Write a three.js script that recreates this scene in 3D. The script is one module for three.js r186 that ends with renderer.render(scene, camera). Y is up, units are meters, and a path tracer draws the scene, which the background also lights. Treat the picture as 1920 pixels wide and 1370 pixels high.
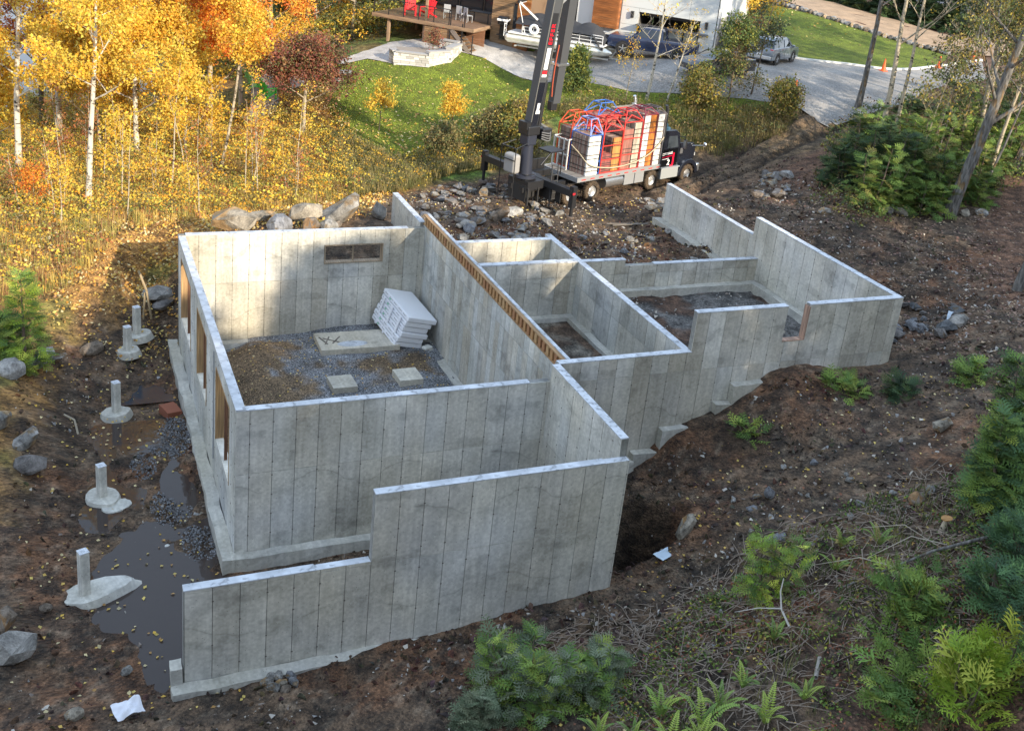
import * as THREE from 'three';
import { mergeGeometries, toCreasedNormals } from 'three/addons/utils/BufferGeometryUtils.js';
import { RoundedBoxGeometry } from 'three/addons/geometries/RoundedBoxGeometry.js';
import { ConvexGeometry } from 'three/addons/geometries/ConvexGeometry.js';

// ---------- camera, sky, sun, exposure ----------
// metres; x runs along the front of the foundation, y up, depth d = -z runs away from the front wall
const scene = new THREE.Scene();
const camera = new THREE.PerspectiveCamera(2 * Math.atan(890 / 2005) * 180 / Math.PI, 2002 / 1780, 0.5, 1200);
{
  const p = 19.88 * Math.PI / 180, r = -6.68 * Math.PI / 180, w = 25.63 * Math.PI / 180, c = Math.cos(r), s = Math.sin(r);
  const fwd = new THREE.Vector3(Math.sin(w) * Math.cos(p), -Math.sin(p), -Math.cos(w) * Math.cos(p));
  const rt = new THREE.Vector3(Math.cos(w), 0, Math.sin(w)), dn = new THREE.Vector3(-Math.sin(w) * Math.sin(p), -Math.cos(p), Math.cos(w) * Math.sin(p));
  const right = rt.clone().multiplyScalar(c).addScaledVector(dn, s), down = rt.clone().multiplyScalar(-s).addScaledVector(dn, c);
  camera.quaternion.setFromRotationMatrix(new THREE.Matrix4().makeBasis(right, down.negate(), fwd.negate()));
  camera.position.set(-4.074, 18.426, 25.152);
  camera.setViewOffset(2002, 1780, 0, 410, 1920, 1370);
}
const sunTo = new THREE.Vector3(0.36, 0.43, 1).normalize();
const sun = new THREE.DirectionalLight(new THREE.Color(1, 0.87, 0.68), 4.1);
sun.position.copy(sunTo).multiplyScalar(150).add(new THREE.Vector3(15, 5, -20));
sun.target.position.set(15, 5, -20);
sun.castShadow = true; sun.shadow.radius = 1;
sun.shadow.mapSize.set(4096, 4096);
Object.assign(sun.shadow.camera, { left: -70, right: 70, top: 70, bottom: -70, near: 10, far: 320 });
scene.add(sun, sun.target);
{ // clear autumn sky: paler toward the horizon and round the sun
  const W = 256, H = 128, data = new Float32Array(W * H * 4), v = new THREE.Vector3();
  for (let j = 0; j < H; j++) for (let i = 0; i < W; i++) {
    const el = ((j + 0.5) / H - 0.5) * Math.PI, az = ((i + 0.5) / W - 0.5) * 2 * Math.PI;
    v.set(Math.cos(el) * Math.cos(az), Math.sin(el), Math.cos(el) * Math.sin(az));
    const up = Math.max(0, v.y), hz = Math.pow(1 - up, 2.2), glow = 0.35 * Math.pow(Math.max(0, v.dot(sunTo)), 6);
    const k = (j * W + i) * 4;
    data[k] = 0.44 + 0.38 * hz + glow; data[k + 1] = 0.58 + 0.32 * hz + glow * 0.92; data[k + 2] = 0.79 + 0.18 * hz + glow * 0.8; data[k + 3] = 1;
  }
  const sky = new THREE.DataTexture(data, W, H, THREE.RGBAFormat, THREE.FloatType);
  sky.mapping = THREE.EquirectangularReflectionMapping; sky.magFilter = sky.minFilter = THREE.LinearFilter; sky.needsUpdate = true;
  scene.background = sky; scene.environment = sky;
}
const renderer = new THREE.WebGLRenderer({ antialias: true });
renderer.toneMapping = THREE.LinearToneMapping;
renderer.toneMappingExposure = 1.9;
renderer.shadowMap.enabled = true;

// ---------- helpers ----------
const PI = Math.PI, lerp = (a, b, t) => a + (b - a) * t, clamp = (x, a = 0, b = 1) => Math.min(b, Math.max(a, x));
const sstep = (a, b, x) => { const t = clamp((x - a) / (b - a)); return t * t * (3 - 2 * t); };
function rngOf(seed) { let a = seed >>> 0; return () => { a = (a + 0x6D2B79F5) | 0; let t = Math.imul(a ^ (a >>> 15), 1 | a); t = (t + Math.imul(t ^ (t >>> 7), 61 | t)) ^ t; return ((t ^ (t >>> 14)) >>> 0) / 4294967296; }; }
const hash2 = (x, y, s) => { let h = Math.imul(x, 374761393) + Math.imul(y, 668265263) + Math.imul(s, 974634777); h = Math.imul(h ^ (h >>> 13), 1274126177); return ((h ^ (h >>> 16)) >>> 0) / 4294967296; };
function vnoise(x, y, s = 0, px = 0, py = 0) { // value noise, periodic when px, py are given
  let i = Math.floor(x), j = Math.floor(y), fx = x - i, fy = y - j; fx = fx * fx * (3 - 2 * fx); fy = fy * fy * (3 - 2 * fy);
  let i1 = i + 1, j1 = j + 1;
  if (px) { i = ((i % px) + px) % px; i1 = ((i1 % px) + px) % px; } if (py) { j = ((j % py) + py) % py; j1 = ((j1 % py) + py) % py; }
  return lerp(lerp(hash2(i, j, s), hash2(i1, j, s), fx), lerp(hash2(i, j1, s), hash2(i1, j1, s), fx), fy);
}
function fbm(x, y, oct = 4, s = 0, px = 0, py = 0) { let v = 0, a = 0.5, t = 0; for (let o = 0; o < oct; o++) { v += a * vnoise(x, y, s + o * 17, px, py); t += a; a *= 0.5; x *= 2; y *= 2; px *= 2; py *= 2; } return v / t; }
const V3 = (x, y, d) => new THREE.Vector3(x, y, -d);
const taken = {};
const numbered = (n) => { const k = taken[n] = (taken[n] ?? -1) + 1; return k ? n + '_' + String(k).padStart(3, '0') : n; };
function shadows(o) { o.traverse((m) => { if (m.isMesh) { m.castShadow = true; m.receiveShadow = true; } }); return o; }
function tag(o, label, category, group, kind) {
  o.name = numbered(o.name); if (label) o.userData.label = label; if (category) o.userData.category = category; if (group) o.userData.group = group; if (kind) o.userData.kind = kind;
  scene.add(o); return o;
}
function thing(name, label, category, group) { const g = new THREE.Group(); g.name = name; return tag(g, label, category, group); }
function mesh(name, geo, mat, parent, kind) { const m = new THREE.Mesh(Array.isArray(geo) ? join(geo) : geo, mat); m.name = name; if (kind) m.userData.kind = kind; if (parent) parent.add(m); return m; }
function setting(name, geo, mat) { const m = mesh(name, geo, mat); m.userData.kind = 'structure'; m.name = numbered(name); scene.add(m); return m; }
function join(list) {
  const g = list.map((x) => { const y = x.index ? x.toNonIndexed() : x; for (const k of Object.keys(y.attributes)) if (!['position', 'normal', 'uv'].includes(k)) y.deleteAttribute(k); if (!y.attributes.uv) y.setAttribute('uv', new THREE.BufferAttribute(new Float32Array(y.attributes.position.count * 2), 2)); return y; });
  return g.length === 1 ? g[0] : mergeGeometries(g);
}
function metUV(g, du = 0, dv = 0, sc = 1) { // uv in metres from the dominant normal
  const p = g.attributes.position, n = g.attributes.normal, uv = new Float32Array(p.count * 2);
  for (let i = 0; i < p.count; i++) {
    const ax = Math.abs(n.getX(i)), ay = Math.abs(n.getY(i)), az = Math.abs(n.getZ(i)), x = p.getX(i), y = p.getY(i), z = p.getZ(i);
    const [a, b] = ay > ax && ay > az ? [x, z] : ax > az ? [z, y] : [x, y];
    uv[i * 2] = a * sc + du; uv[i * 2 + 1] = b * sc + dv;
  }
  g.setAttribute('uv', new THREE.BufferAttribute(uv, 2)); return g;
}
function box(x0, x1, y0, y1, d0, d1, du, dv) { // axis-aligned, in x / y / depth
  const g = new THREE.BoxGeometry(Math.abs(x1 - x0), Math.abs(y1 - y0), Math.abs(d1 - d0)); g.translate((x0 + x1) / 2, (y0 + y1) / 2, -(d0 + d1) / 2); return metUV(g, du, dv);
}
function lb(x0, x1, y0, y1, z0, z1) { return box(x0, x1, y0, y1, -z0, -z1); } // box in a thing's own x / y / z
function rb(w, h, l, r = 0.03, seg = 2) { return new RoundedBoxGeometry(w, h, l, seg, r); }
function rbox(x0, x1, y0, y1, z0, z1, r = 0.03) { const g = rb(x1 - x0, y1 - y0, z1 - z0, Math.min(r, (x1 - x0) / 2.01, (y1 - y0) / 2.01, (z1 - z0) / 2.01)); g.translate((x0 + x1) / 2, (y0 + y1) / 2, (z0 + z1) / 2); return metUV(g); }
function bar(a, b, w, h = w, round = 0) { // beam from a to b
  const d = b.clone().sub(a), L = d.length(), g = round ? new THREE.CylinderGeometry(h / 2, w / 2, L, round) : new THREE.BoxGeometry(w, L, h);
  d.normalize(); const q = new THREE.Quaternion();
  if (Math.abs(d.y) > 0.9) q.setFromUnitVectors(new THREE.Vector3(0, 1, 0), d); else { const u = new THREE.Vector3(0, 1, 0).addScaledVector(d, -d.y).normalize(); q.setFromRotationMatrix(new THREE.Matrix4().makeBasis(u, d, u.clone().cross(d))); } // w stands upright, h lies level
  g.applyMatrix4(new THREE.Matrix4().compose(a.clone().add(b).multiplyScalar(0.5), q, new THREE.Vector3(1, 1, 1))); return g;
}
const W3 = (x, y, z) => new THREE.Vector3(x, y, z);
function pipe(pts, r, sides = 6, seg = 0) { return new THREE.TubeGeometry(new THREE.CatmullRomCurve3(pts), seg || pts.length * 4, r, sides); }
function bentRod(pts, r, sides = 5) { const out = []; for (let i = 0; i + 1 < pts.length; i++) out.push(bar(pts[i], pts[i + 1], r * 2, r * 2, sides)); return out; }
function cyl(r0, r1, h, n = 16) { return new THREE.CylinderGeometry(r1, r0, h, n); }
function wheelGeo(g, x, y, z) { g.rotateX(PI / 2); g.translate(x, y, z); return g; }
function tex(w, h, fn, srgb = true, rep = true) { // fn(u, v) -> [r, g, b] in 0..1 display values
  const d = new Uint8Array(w * h * 4);
  for (let j = 0; j < h; j++) for (let i = 0; i < w; i++) { const c = fn(i / w, j / h), k = (j * w + i) * 4; d[k] = clamp(c[0]) * 255; d[k + 1] = clamp(c[1]) * 255; d[k + 2] = clamp(c[2]) * 255; d[k + 3] = 255; }
  const t = new THREE.DataTexture(d, w, h); t.magFilter = t.minFilter = THREE.LinearFilter; if (rep) t.wrapS = t.wrapT = THREE.RepeatWrapping; if (srgb) t.colorSpace = THREE.SRGBColorSpace; t.needsUpdate = true; return t;
}
const scaled = (t, sx, sy = sx) => { const c = t.clone(); c.repeat.set(sx, sy); c.needsUpdate = true; return c; };
const lin = (r, g, b) => new THREE.Color().setRGB(r, g, b);
const std = (r, g, b, rough = 0.8, more = {}) => new THREE.MeshStandardMaterial({ color: lin(r, g, b), roughness: rough, ...more });
function canvasTex(w, h, draw) { const c = document.createElement('canvas'); c.width = w; c.height = h; const x = c.getContext('2d'); draw(x, w, h); const t = new THREE.CanvasTexture(c); t.colorSpace = THREE.SRGBColorSpace; return t; }
function scatter(name, geo, mat, items, parent) { // items: [matrix, color]
  const m = new THREE.InstancedMesh(geo, mat, items.length); m.name = name;
  items.forEach(([mm, c], i) => { m.setMatrixAt(i, mm); if (c) m.setColorAt(i, c); });
  if (parent) parent.add(m); return m;
}
const _q = new THREE.Quaternion(), _e = new THREE.Euler(), _s = new THREE.Vector3();
function mat4(x, y, z, rx = 0, ry = 0, rz = 0, s = 1, sy = s, sz = s) { return new THREE.Matrix4().compose(new THREE.Vector3(x, y, z), _q.setFromEuler(_e.set(rx, ry, rz)).clone(), _s.set(s, sy, sz).clone()); }

// ---------- shared textures and materials ----------
const concreteTex = tex(1024, 1024, (u, v) => { // 8 m square of board-formed concrete
  const cloud = fbm(u * 6, v * 6, 5, 3, 6, 6), streak = fbm(u * 96, v * 5, 3, 11, 96, 5), grain = fbm(u * 128, v * 128, 2, 23, 128, 128), blot = fbm(u * 14, v * 22, 4, 31, 14, 22);
  let t = 0.735 + (cloud - 0.5) * 0.26 + (streak - 0.5) * 0.1 + (grain - 0.5) * 0.12;
  t -= sstep(0.6, 0.78, blot) * 0.07;
  for (let k = 0; k < 3; k++) { // wavy lines left where one pour met the next
    const y = v - (0.17 + k * 0.31) - 0.028 * Math.sin(u * 2 * PI * (2 + k) + k) - 0.05 * (fbm(u * 10, k + 0.5, 3, 51, 10, 0) - 0.5);
    t -= 0.1 * Math.exp(-Math.abs(y) * 420) * sstep(0.4, 0.62, fbm(u * 20, k, 2, 61, 20, 0)); t -= 0.06 * sstep(0.03, 0, Math.abs(y + 0.012)) * sstep(0.42, 0.66, fbm(u * 16, v * 16, 3, 71, 16, 16));
  }
  if (hash2(Math.floor(u * 512), Math.floor(v * 512), 5) > 0.9975) t -= 0.24;
  const w = (fbm(u * 5, v * 3, 3, 81, 5, 3) - 0.5) * 0.055;
  return [t + w, t + w * 0.5 + 0.002, t - w * 0.9 - 0.012];
});
const concreteBump = tex(512, 512, (u, v) => { const t = 0.5 + (fbm(u * 160, v * 160, 2, 7, 160, 160) - 0.5) * 0.7 + (fbm(u * 60, v * 8, 2, 8, 60, 8) - 0.5) * 0.3; return [t, t, t]; }, false);
const cTex = scaled(concreteTex, 1 / 8), cBump = scaled(concreteBump, 1 / 4);
const concrete = (k, warm = 0, rough = 0.9) => new THREE.MeshStandardMaterial({ color: lin(k * (1.02 + warm), k * 0.995, k * (0.94 - warm * 1.2)), map: cTex, bumpMap: cBump, bumpScale: 0.006, roughness: rough });
const MC = [concrete(0.98, 0.02), concrete(0.93, 0.035), concrete(1.03, 0.02), concrete(0.95, 0.01), concrete(1.0, 0.035), concrete(0.9, 0.03)];
const MCwarm = [concrete(0.92, 0.05), concrete(0.99, 0.04), concrete(0.84, 0.07), concrete(0.95, 0.02), concrete(1.03, 0.03), concrete(0.8, 0.05), concrete(0.97, 0.05)];
const MCore = concrete(0.45), MFoot = concrete(0.86, 0.03);
const stripTex = tex(256, 256, (u, v) => { const t = 0.92 + (fbm(u * 8, v * 8, 4, 3, 8, 8) - 0.5) * 0.3 - 0.2 * sstep(0.55, 0.75, fbm(u * 20, v * 20, 3, 13, 20, 20)); return [t, t, t]; });
const MStrip = new THREE.MeshStandardMaterial({ color: lin(0.62, 0.645, 0.68), map: scaled(stripTex, 0.5), roughness: 0.75 });
const woodTex = tex(256, 512, (u, v) => { const g = fbm(u * 26, v * 3, 4, 5, 26, 3), k = fbm(u * 3, v * 2, 3, 9, 3, 2), t = 0.72 + (g - 0.5) * 0.45 + (k - 0.5) * 0.25; return [t, t, t]; });
const woodMap = scaled(woodTex, 2, 0.5), woodMapX = woodMap.clone(); woodMapX.rotation = PI / 2; woodMapX.needsUpdate = true;
const wood = (r, g, b, rough = 0.75, flat) => new THREE.MeshStandardMaterial({ color: lin(r, g, b), map: flat ? woodMapX : woodMap, roughness: rough });
const MPine = wood(0.72, 0.44, 0.2), MPineDark = wood(0.36, 0.17, 0.09), MGreyWood = wood(0.32, 0.27, 0.22);
const rockTex = tex(512, 512, (u, v) => {
  const a = fbm(u * 7, v * 7, 5, 101, 7, 7), b = fbm(u * 30, v * 12, 3, 111, 30, 12), r = fbm(u * 4, v * 5, 4, 121, 4, 5), gr = fbm(u * 90, v * 90, 2, 131, 90, 90);
  const t = 0.62 + (a - 0.5) * 0.55 + (b - 0.5) * 0.22 + (gr - 0.5) * 0.2, rust = sstep(0.52, 0.72, r) * 0.28;
  return [t + rust * 0.25, t - rust * 0.12, t - rust * 0.62];
});
const rockMap = scaled(rockTex, 0.6), rockBump = scaled(rockTex, 0.9);
const rock = (r, g, b) => new THREE.MeshStandardMaterial({ color: lin(r, g, b), map: rockMap, bumpMap: rockBump, bumpScale: 0.05, roughness: 0.9 });
const MRock = [rock(0.62, 0.58, 0.52), rock(0.5, 0.5, 0.52), rock(0.7, 0.6, 0.46), rock(0.4, 0.36, 0.33), rock(0.78, 0.74, 0.68), rock(0.46, 0.36, 0.27)];
const leafMat = new THREE.MeshPhysicalMaterial({ color: 0xffffff, roughness: 0.75, transmission: 0.35, thickness: 0 });
const needleMat = new THREE.MeshStandardMaterial({ color: 0xffffff, roughness: 0.8 });
const twigMat = std(0.16, 0.12, 0.09, 0.95), barkGrey = std(0.3, 0.27, 0.23, 0.95);
const chromeMat = std(0.75, 0.76, 0.78, 0.28, { metalness: 0.9 }), blackMetal = std(0.018, 0.018, 0.02, 0.45), rubber = std(0.03, 0.028, 0.026, 0.9), glassDark = new THREE.MeshPhysicalMaterial({ color: lin(0.02, 0.025, 0.03), roughness: 0.05, clearcoat: 1, clearcoatRoughness: 0.03 });

// ---------- lie of the land ----------
const LAND = [-3.63,8.46,-0.35,-3.54,2.39,-0.38,-2.76,-2.36,-0.38,-1.86,0.7,-0.38,-2.09,11.97,-0.3,-0.54,14.89,-0.05,-0.49,17.63,0.5,-2.39,4.93,-0.38,-1.03,4.56,-0.35,-0.37,7.66,-0.3,-4.99,7.53,0.9,-5.61,9.44,1.3,-5.4,3.89,0.7,-5.5,1.33,0.35,-5.42,-2.88,0.35,-4.56,-5.23,0.4,-5.17,12.24,1.1,-3.42,13.75,0.9,-4.24,17.41,1.6,-2.31,17.23,1.8,-1.42,18.54,2.3,-0.16,18.8,1.8,-1.62,15.83,1.2,-5.62,21.48,1.5,-3.11,22.72,1.7,-4.28,6.13,0.1,-4.48,3.27,-0.1,-4.42,-1.78,-0.15,0.13,22,2.1,-2.92,29.42,1.3,1.08,32.35,1.5,-5.37,35.91,0.5,6.15,29.57,1.7,8.71,28.49,2,3.41,23.96,1.6,10.93,26.15,2.4,15.64,27.24,2.9,9.24,36.46,2.2,4.87,40.15,1.2,1.04,50.48,0.3,-5.24,54.22,-0.7,6.72,48.65,1.2,-2.92,70.51,-1,5.11,63.04,-0.5,15.4,31.26,3.3,13.51,35.83,3.7,12.66,40.48,4.6,12.99,43.4,5.2,24.44,39.13,5.2,19.84,39.95,5.6,20.01,35.12,4.3,19.36,30.63,3.8,22.16,43.48,6.4,16.95,45.5,6,28.91,42.58,7.2,32.89,38.96,7.3,41.9,40.09,7.6,32.25,30.86,7.2,10.74,44.15,4.8,8.83,44.58,2.2,26.64,34.16,6,28.66,30.71,5.5,29.4,36.04,6.7,41.01,35.16,7.6,38.38,28.64,6.9,49.95,34.14,7.6,38,25.09,5.7,36.89,25.91,6.3,34.29,27.64,6,30.91,28.06,5.2,31.87,23.51,4.2,28.95,22.64,3.55,25.68,21.63,3.3,20.13,20.01,3.2,18.86,19.57,3.15,16.7,24.42,3,15.49,17.91,3.2,14.29,22.58,2.9,11.85,21.87,2.9,19.92,24.12,3.2,26.42,26.02,3.5,12.91,16.01,3.3,17.93,15.54,3.3,19.51,13.42,3.5,17.84,11.85,3.7,23.37,18.76,3.4,26.52,17.88,3.9,27.04,14.15,4.3,27.87,11.23,4.5,30.53,8.99,4.7,37.25,11,5.1,26.48,-0.73,5.4,26.14,3.15,3.7,23.96,-1.42,4.9,21.74,-0.8,4,18.73,-0.71,3.75,16.55,-0.91,3.4,15.53,-0.82,2.7,13.46,-0.3,1.7,12.73,0.05,1.4,13.64,-2.73,2,15.84,-3.39,3,18.2,-3.89,3.9,18.27,-6.83,4.7,21.26,-5.66,5.4,12.55,-5.66,2.3,14.92,-6.8,3.5,15.57,-9.67,4.5,17,-9.78,5.1,11.33,-5.24,1.2,10.07,-4.68,0.6,9.19,-4.52,0.4,10.01,-7.3,1.5,11.43,-9.36,2.8,12.98,-10.95,3.7,14.32,-12.48,4.6,7.91,-8.41,1.3,9.17,-10.68,2.2,10.25,-12.68,3,12.23,-14.58,4.2,6.2,-6.24,0.7,3.99,-4.73,0.15,1.34,-4.56,-0.1,-1.3,-5.6,0,0.75,-7.09,0.5,3.1,-7.3,0.8,4.84,-9.25,1.2,-1.99,-4.55,-0.3,35.15,18.61,5.6,35.22,14.46,5.4,36.53,12.09,5.3,45.13,17.06,6,42.51,23.02,6.6,56.03,32.8,7.4,53.09,44.7,8.2,57.75,40.48,7.9,63.85,47.53,8.6,55.64,53.64,9.5,84.36,66.3,8.8,59.39,49.34,9,78.01,52.19,8.4,48.84,46.07,8.2,-20,20,1,-20,0,1,-20,-15,1.5,0,-30,3,20,-30,6,40,-20,8,50,10,8,40,0,7,30,-8,6.3,70,30,9,100,60,10,110,100,12,60,120,12,30,120,9,0,110,-1.4,-30,110,-1.4,-60,60,-1.4,-30,50,-1.2,-15,35,0.2,-60,0,1,-40,-40,4,40,-50,9,120,0,11,10,80,2.5,-8,70,-1.3,2,15.5,2.4,5,15.5,3.1,8.5,15.5,3.1,-1.5,15.5,1.3,0.5,17,2,12,12.5,3.3,11.5,-3,1];
const landN = LAND.length / 3, landW = (() => { // thin-plate spline through surveyed heights
  const n = landN, m = n + 3, A = []; const ph = (r2) => (r2 > 1e-9 ? 0.5 * r2 * Math.log(r2 + 1e-12) : 0), X = (i) => LAND[i * 3] / 20, Y = (i) => LAND[i * 3 + 1] / 20;
  for (let i = 0; i < m; i++) { A.push(new Float64Array(m + 1)); }
  for (let i = 0; i < n; i++) { for (let j = 0; j < n; j++) A[i][j] = ph((X(i) - X(j)) ** 2 + (Y(i) - Y(j)) ** 2) + (i === j ? 0.0008 : 0); A[i][n] = A[n][i] = 1; A[i][n + 1] = A[n + 1][i] = X(i); A[i][n + 2] = A[n + 2][i] = Y(i); A[i][m] = LAND[i * 3 + 2]; }
  for (let c = 0; c < m; c++) { let p = c; for (let r = c + 1; r < m; r++) if (Math.abs(A[r][c]) > Math.abs(A[p][c])) p = r; [A[c], A[p]] = [A[p], A[c]]; for (let r = c + 1; r < m; r++) { const f = A[r][c] / A[c][c]; if (f) for (let k = c; k <= m; k++) A[r][k] -= f * A[c][k]; } }
  const w = new Float64Array(m); for (let r = m - 1; r >= 0; r--) { let s = A[r][m]; for (let k = r + 1; k < m; k++) s -= A[r][k] * w[k]; w[r] = s / A[r][r]; } return w;
})();
function landBase(x, d) {
  x = clamp(x, -62, 122); d = clamp(d, -52, 122); const X = x / 20, Y = d / 20; let s = landW[landN] + landW[landN + 1] * X + landW[landN + 2] * Y;
  for (let i = 0; i < landN; i++) { const a = X - LAND[i * 3] / 20, b = Y - LAND[i * 3 + 1] / 20, r2 = a * a + b * b; if (r2 > 1e-9) s += landW[i] * 0.5 * r2 * Math.log(r2); } return s;
}
function inPoly(p, x, y) { let c = false; for (let i = 0, j = p.length - 1; i < p.length; j = i++) if ((p[i][1] > y) !== (p[j][1] > y) && x < (p[j][0] - p[i][0]) * (y - p[i][1]) / (p[j][1] - p[i][1]) + p[i][0]) c = !c; return c; }
function polyDist(p, x, y) { let m = 1e9; for (let i = 0, j = p.length - 1; i < p.length; j = i++) { const ax = p[j][0], ay = p[j][1], bx = p[i][0] - ax, by = p[i][1] - ay, t = clamp(((x - ax) * bx + (y - ay) * by) / (bx * bx + by * by)); m = Math.min(m, Math.hypot(x - ax - t * bx, y - ay - t * by)); } return inPoly(p, x, y) ? -m : m; }
const gridX0 = -62, gridD0 = -52, gridN = 369, gridM = 349, landCache = new Float32Array(gridN * gridM);
for (let j = 0; j < gridM; j++) for (let i = 0; i < gridN; i++) landCache[j * gridN + i] = landBase(gridX0 + i * 0.5, gridD0 + j * 0.5);
function landSmooth(x, d) {
  const u = clamp((x - gridX0) * 2, 0, gridN - 1.001), v = clamp((d - gridD0) * 2, 0, gridM - 1.001), i = Math.floor(u), j = Math.floor(v), k = j * gridN + i;
  return lerp(lerp(landCache[k], landCache[k + 1], u - i), lerp(landCache[k + gridN], landCache[k + gridN + 1], u - i), v - j);
}
const LAWN = [[12.1, 42.3], [14.9, 42.8], [16.4, 41.0], [18.1, 40.2], [19.6, 40.8], [21.2, 42.7], [22.6, 41.9], [24.6, 39.0], [26.3, 34.9], [28.6, 32.2], [31.7, 29.7], [34.8, 28.6], [37.4, 26.7], [35.9, 26.0], [33.6, 27.7], [29.7, 29.2], [27.1, 31.1], [23.5, 31.7], [20.1, 30.0], [16.1, 27.9], [13.1, 27.7], [11.7, 31.1], [11.4, 35.2], [11.4, 38.1], [12.5, 39.9]];
const LAWN2 = [[43.0, 40.7], [43.9, 39.6], [44.7, 37.4], [48.0, 35.6], [50.3, 34.5], [57.4, 36.5], [61.2, 39.4], [60.0, 43.1], [58.0, 47.6], [55.3, 51.5], [53.5, 53.9], [55.1, 59.6], [46.4, 47.4]];
const PATIO = [[10.0, 43.6], [12.3, 42.8], [15.4, 44.5], [17.5, 46.1], [22.2, 45.8], [24.3, 44.5], [26.3, 42.1], [25.1, 37.9], [24.6, 39.0], [22.6, 41.9], [21.2, 42.7], [19.6, 40.8], [18.1, 40.2], [16.4, 41.0], [14.9, 42.8], [12.1, 42.3], [10.7, 41.4], [9.9, 41.8]];
const DRIVE = [[26.3, 42.1], [29.4, 43.6], [34.0, 41.0], [38.5, 38.7], [42.8, 40.7], [43.9, 39.6], [44.7, 37.4], [48.0, 35.6], [50.3, 34.5], [57.4, 36.5], [62.8, 37.6], [58.2, 32.4], [52.9, 30.6], [45.1, 26.0], [41.1, 25.1], [38.3, 25.0], [37.4, 26.7], [34.8, 28.6], [31.7, 29.7], [28.6, 32.2], [26.3, 34.9], [25.1, 37.9]];
const ROAD = [[61.6, 71.2], [56.5, 58.1], [56.5, 51.7], [58.5, 46.7], [60.8, 42.7], [62.6, 39.8], [67.3, 37.1], [77.0, 42.6], [74.3, 45.5], [68.5, 45.9], [67.6, 51.8], [67.8, 59.7], [71.5, 69.5], [74.7, 79.8]];
const STONES = [[54.0, 54.5], [55.5, 51.9], [57.0, 49.2], [58.3, 46.5], [60.1, 43.2], [61.5, 39.7]];
const RUT = [[24.6, 20.4], [27.0, 21.6], [29.8, 22.9], [32.6, 23.6], [36.0, 24.6], [39.5, 26.2], [43.4, 27.0]];
const DOCK = [[7.5, 43.0], [9.7, 41.2], [10.4, 42.5], [10.8, 54.3], [8.9, 51.3], [7.6, 47.4]];
const SITE = [[-6, -14], [16, -12], [24, -6], [30, 4], [40, 14], [31, 14], [29.5, 19], [34, 25.5], [38, 25], [30, 25.5], [25, 24.5], [15, 25], [8.5, 20.5], [2, 18.5], [-4.2, 13], [-5.4, 6], [-6.4, -4]];
const ruts = (x, d) => { let best = 9; for (let i = 0; i + 1 < RUT.length; i++) { const [ax, ay] = RUT[i], bx = RUT[i + 1][0] - ax, by = RUT[i + 1][1] - ay, t = clamp(((x - ax) * bx + (d - ay) * by) / (bx * bx + by * by)); best = Math.min(best, Math.hypot(x - ax - t * bx, d - ay - t * by)); } return best; };
const basin = (x, d, cx, cd, rx, rd) => sstep(1.15, 0.55, Math.hypot((x - cx) / rx, (d - cd) / rd) + (fbm(x * 0.9, d * 0.9, 3, 77) - 0.5) * 0.7);
const wetness = (x, d) => Math.max(basin(x, d, -3.4, 5.0, 0.9, 3.2), basin(x, d, -0.95, 4.6, 0.7, 2.0), basin(x, d, -2.2, -1.2, 1.9, 3.6), basin(x, d, 0.4, -1.9, 2.2, 1.2));
function land(x, d) {
  let y = landSmooth(x, d);
  if (x < -30 || x > 80 || d > 80 || d < -40) return y;
  const hard = (x > 9 && d > 25 && (inPoly(DRIVE, x, d) || inPoly(PATIO, x, d))) ? 1 : 0, grassy = x > 10 && d > 26 && inPoly(LAWN, x, d) || x > 40 && inPoly(LAWN2, x, d) ? 1 : 0;
  if (hard) return y;
  const s = polyDist(SITE, x, d), site = sstep(0.6, -0.8, s), pitFloor = x > -4.6 && x < 9 && d > -6 && d < 13 && y < 0.1 ? 1 : 0;
  const a = grassy ? 0.03 : pitFloor ? 0.14 : lerp(0.12, 0.3, site);
  y += a * (fbm(x * 0.7, d * 0.7, 4, 5) - 0.5) * 2 + (grassy ? 0.01 : 0.06) * (fbm(x * 3.1, d * 3.1, 3, 9) - 0.5) * 2;
  if (x > 20 && d > 16 && d < 30) { const r = ruts(x, d); y -= 0.26 * Math.exp(-(((r - 0.95) / 0.3) ** 2)) - 0.12 * Math.exp(-(((r - 0.45) / 0.3) ** 2)); if (r < 1.5) y += 0.03 * (fbm(x * 5, d * 5, 2, 19) - 0.5); }
  if (pitFloor || (x > -5 && x < 3 && d > -6 && d < 9)) y -= 0.15 * wetness(x, d);
  if (x > 12 && x < 20 && d > -3 && d < 0.3) y += 0.45 * sstep(-2.6, -0.3, d) * sstep(12.4, 13.6, x) * sstep(20, 18, x);
  if (x > 8.6 && x < 14 && d > -6 && d < 1) { // the hollow washed out beside the return wall
    const q = Math.hypot((x - 10.7) / 1.45, (d + 2.95) / 1.1) + (fbm(x * 1.3, d * 1.3, 3, 41) - 0.5) * 0.5, low = sstep(1.08, 0.78, q); y = lerp(y, Math.min(y, -3.2), low);
  }
  return y;
}
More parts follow.
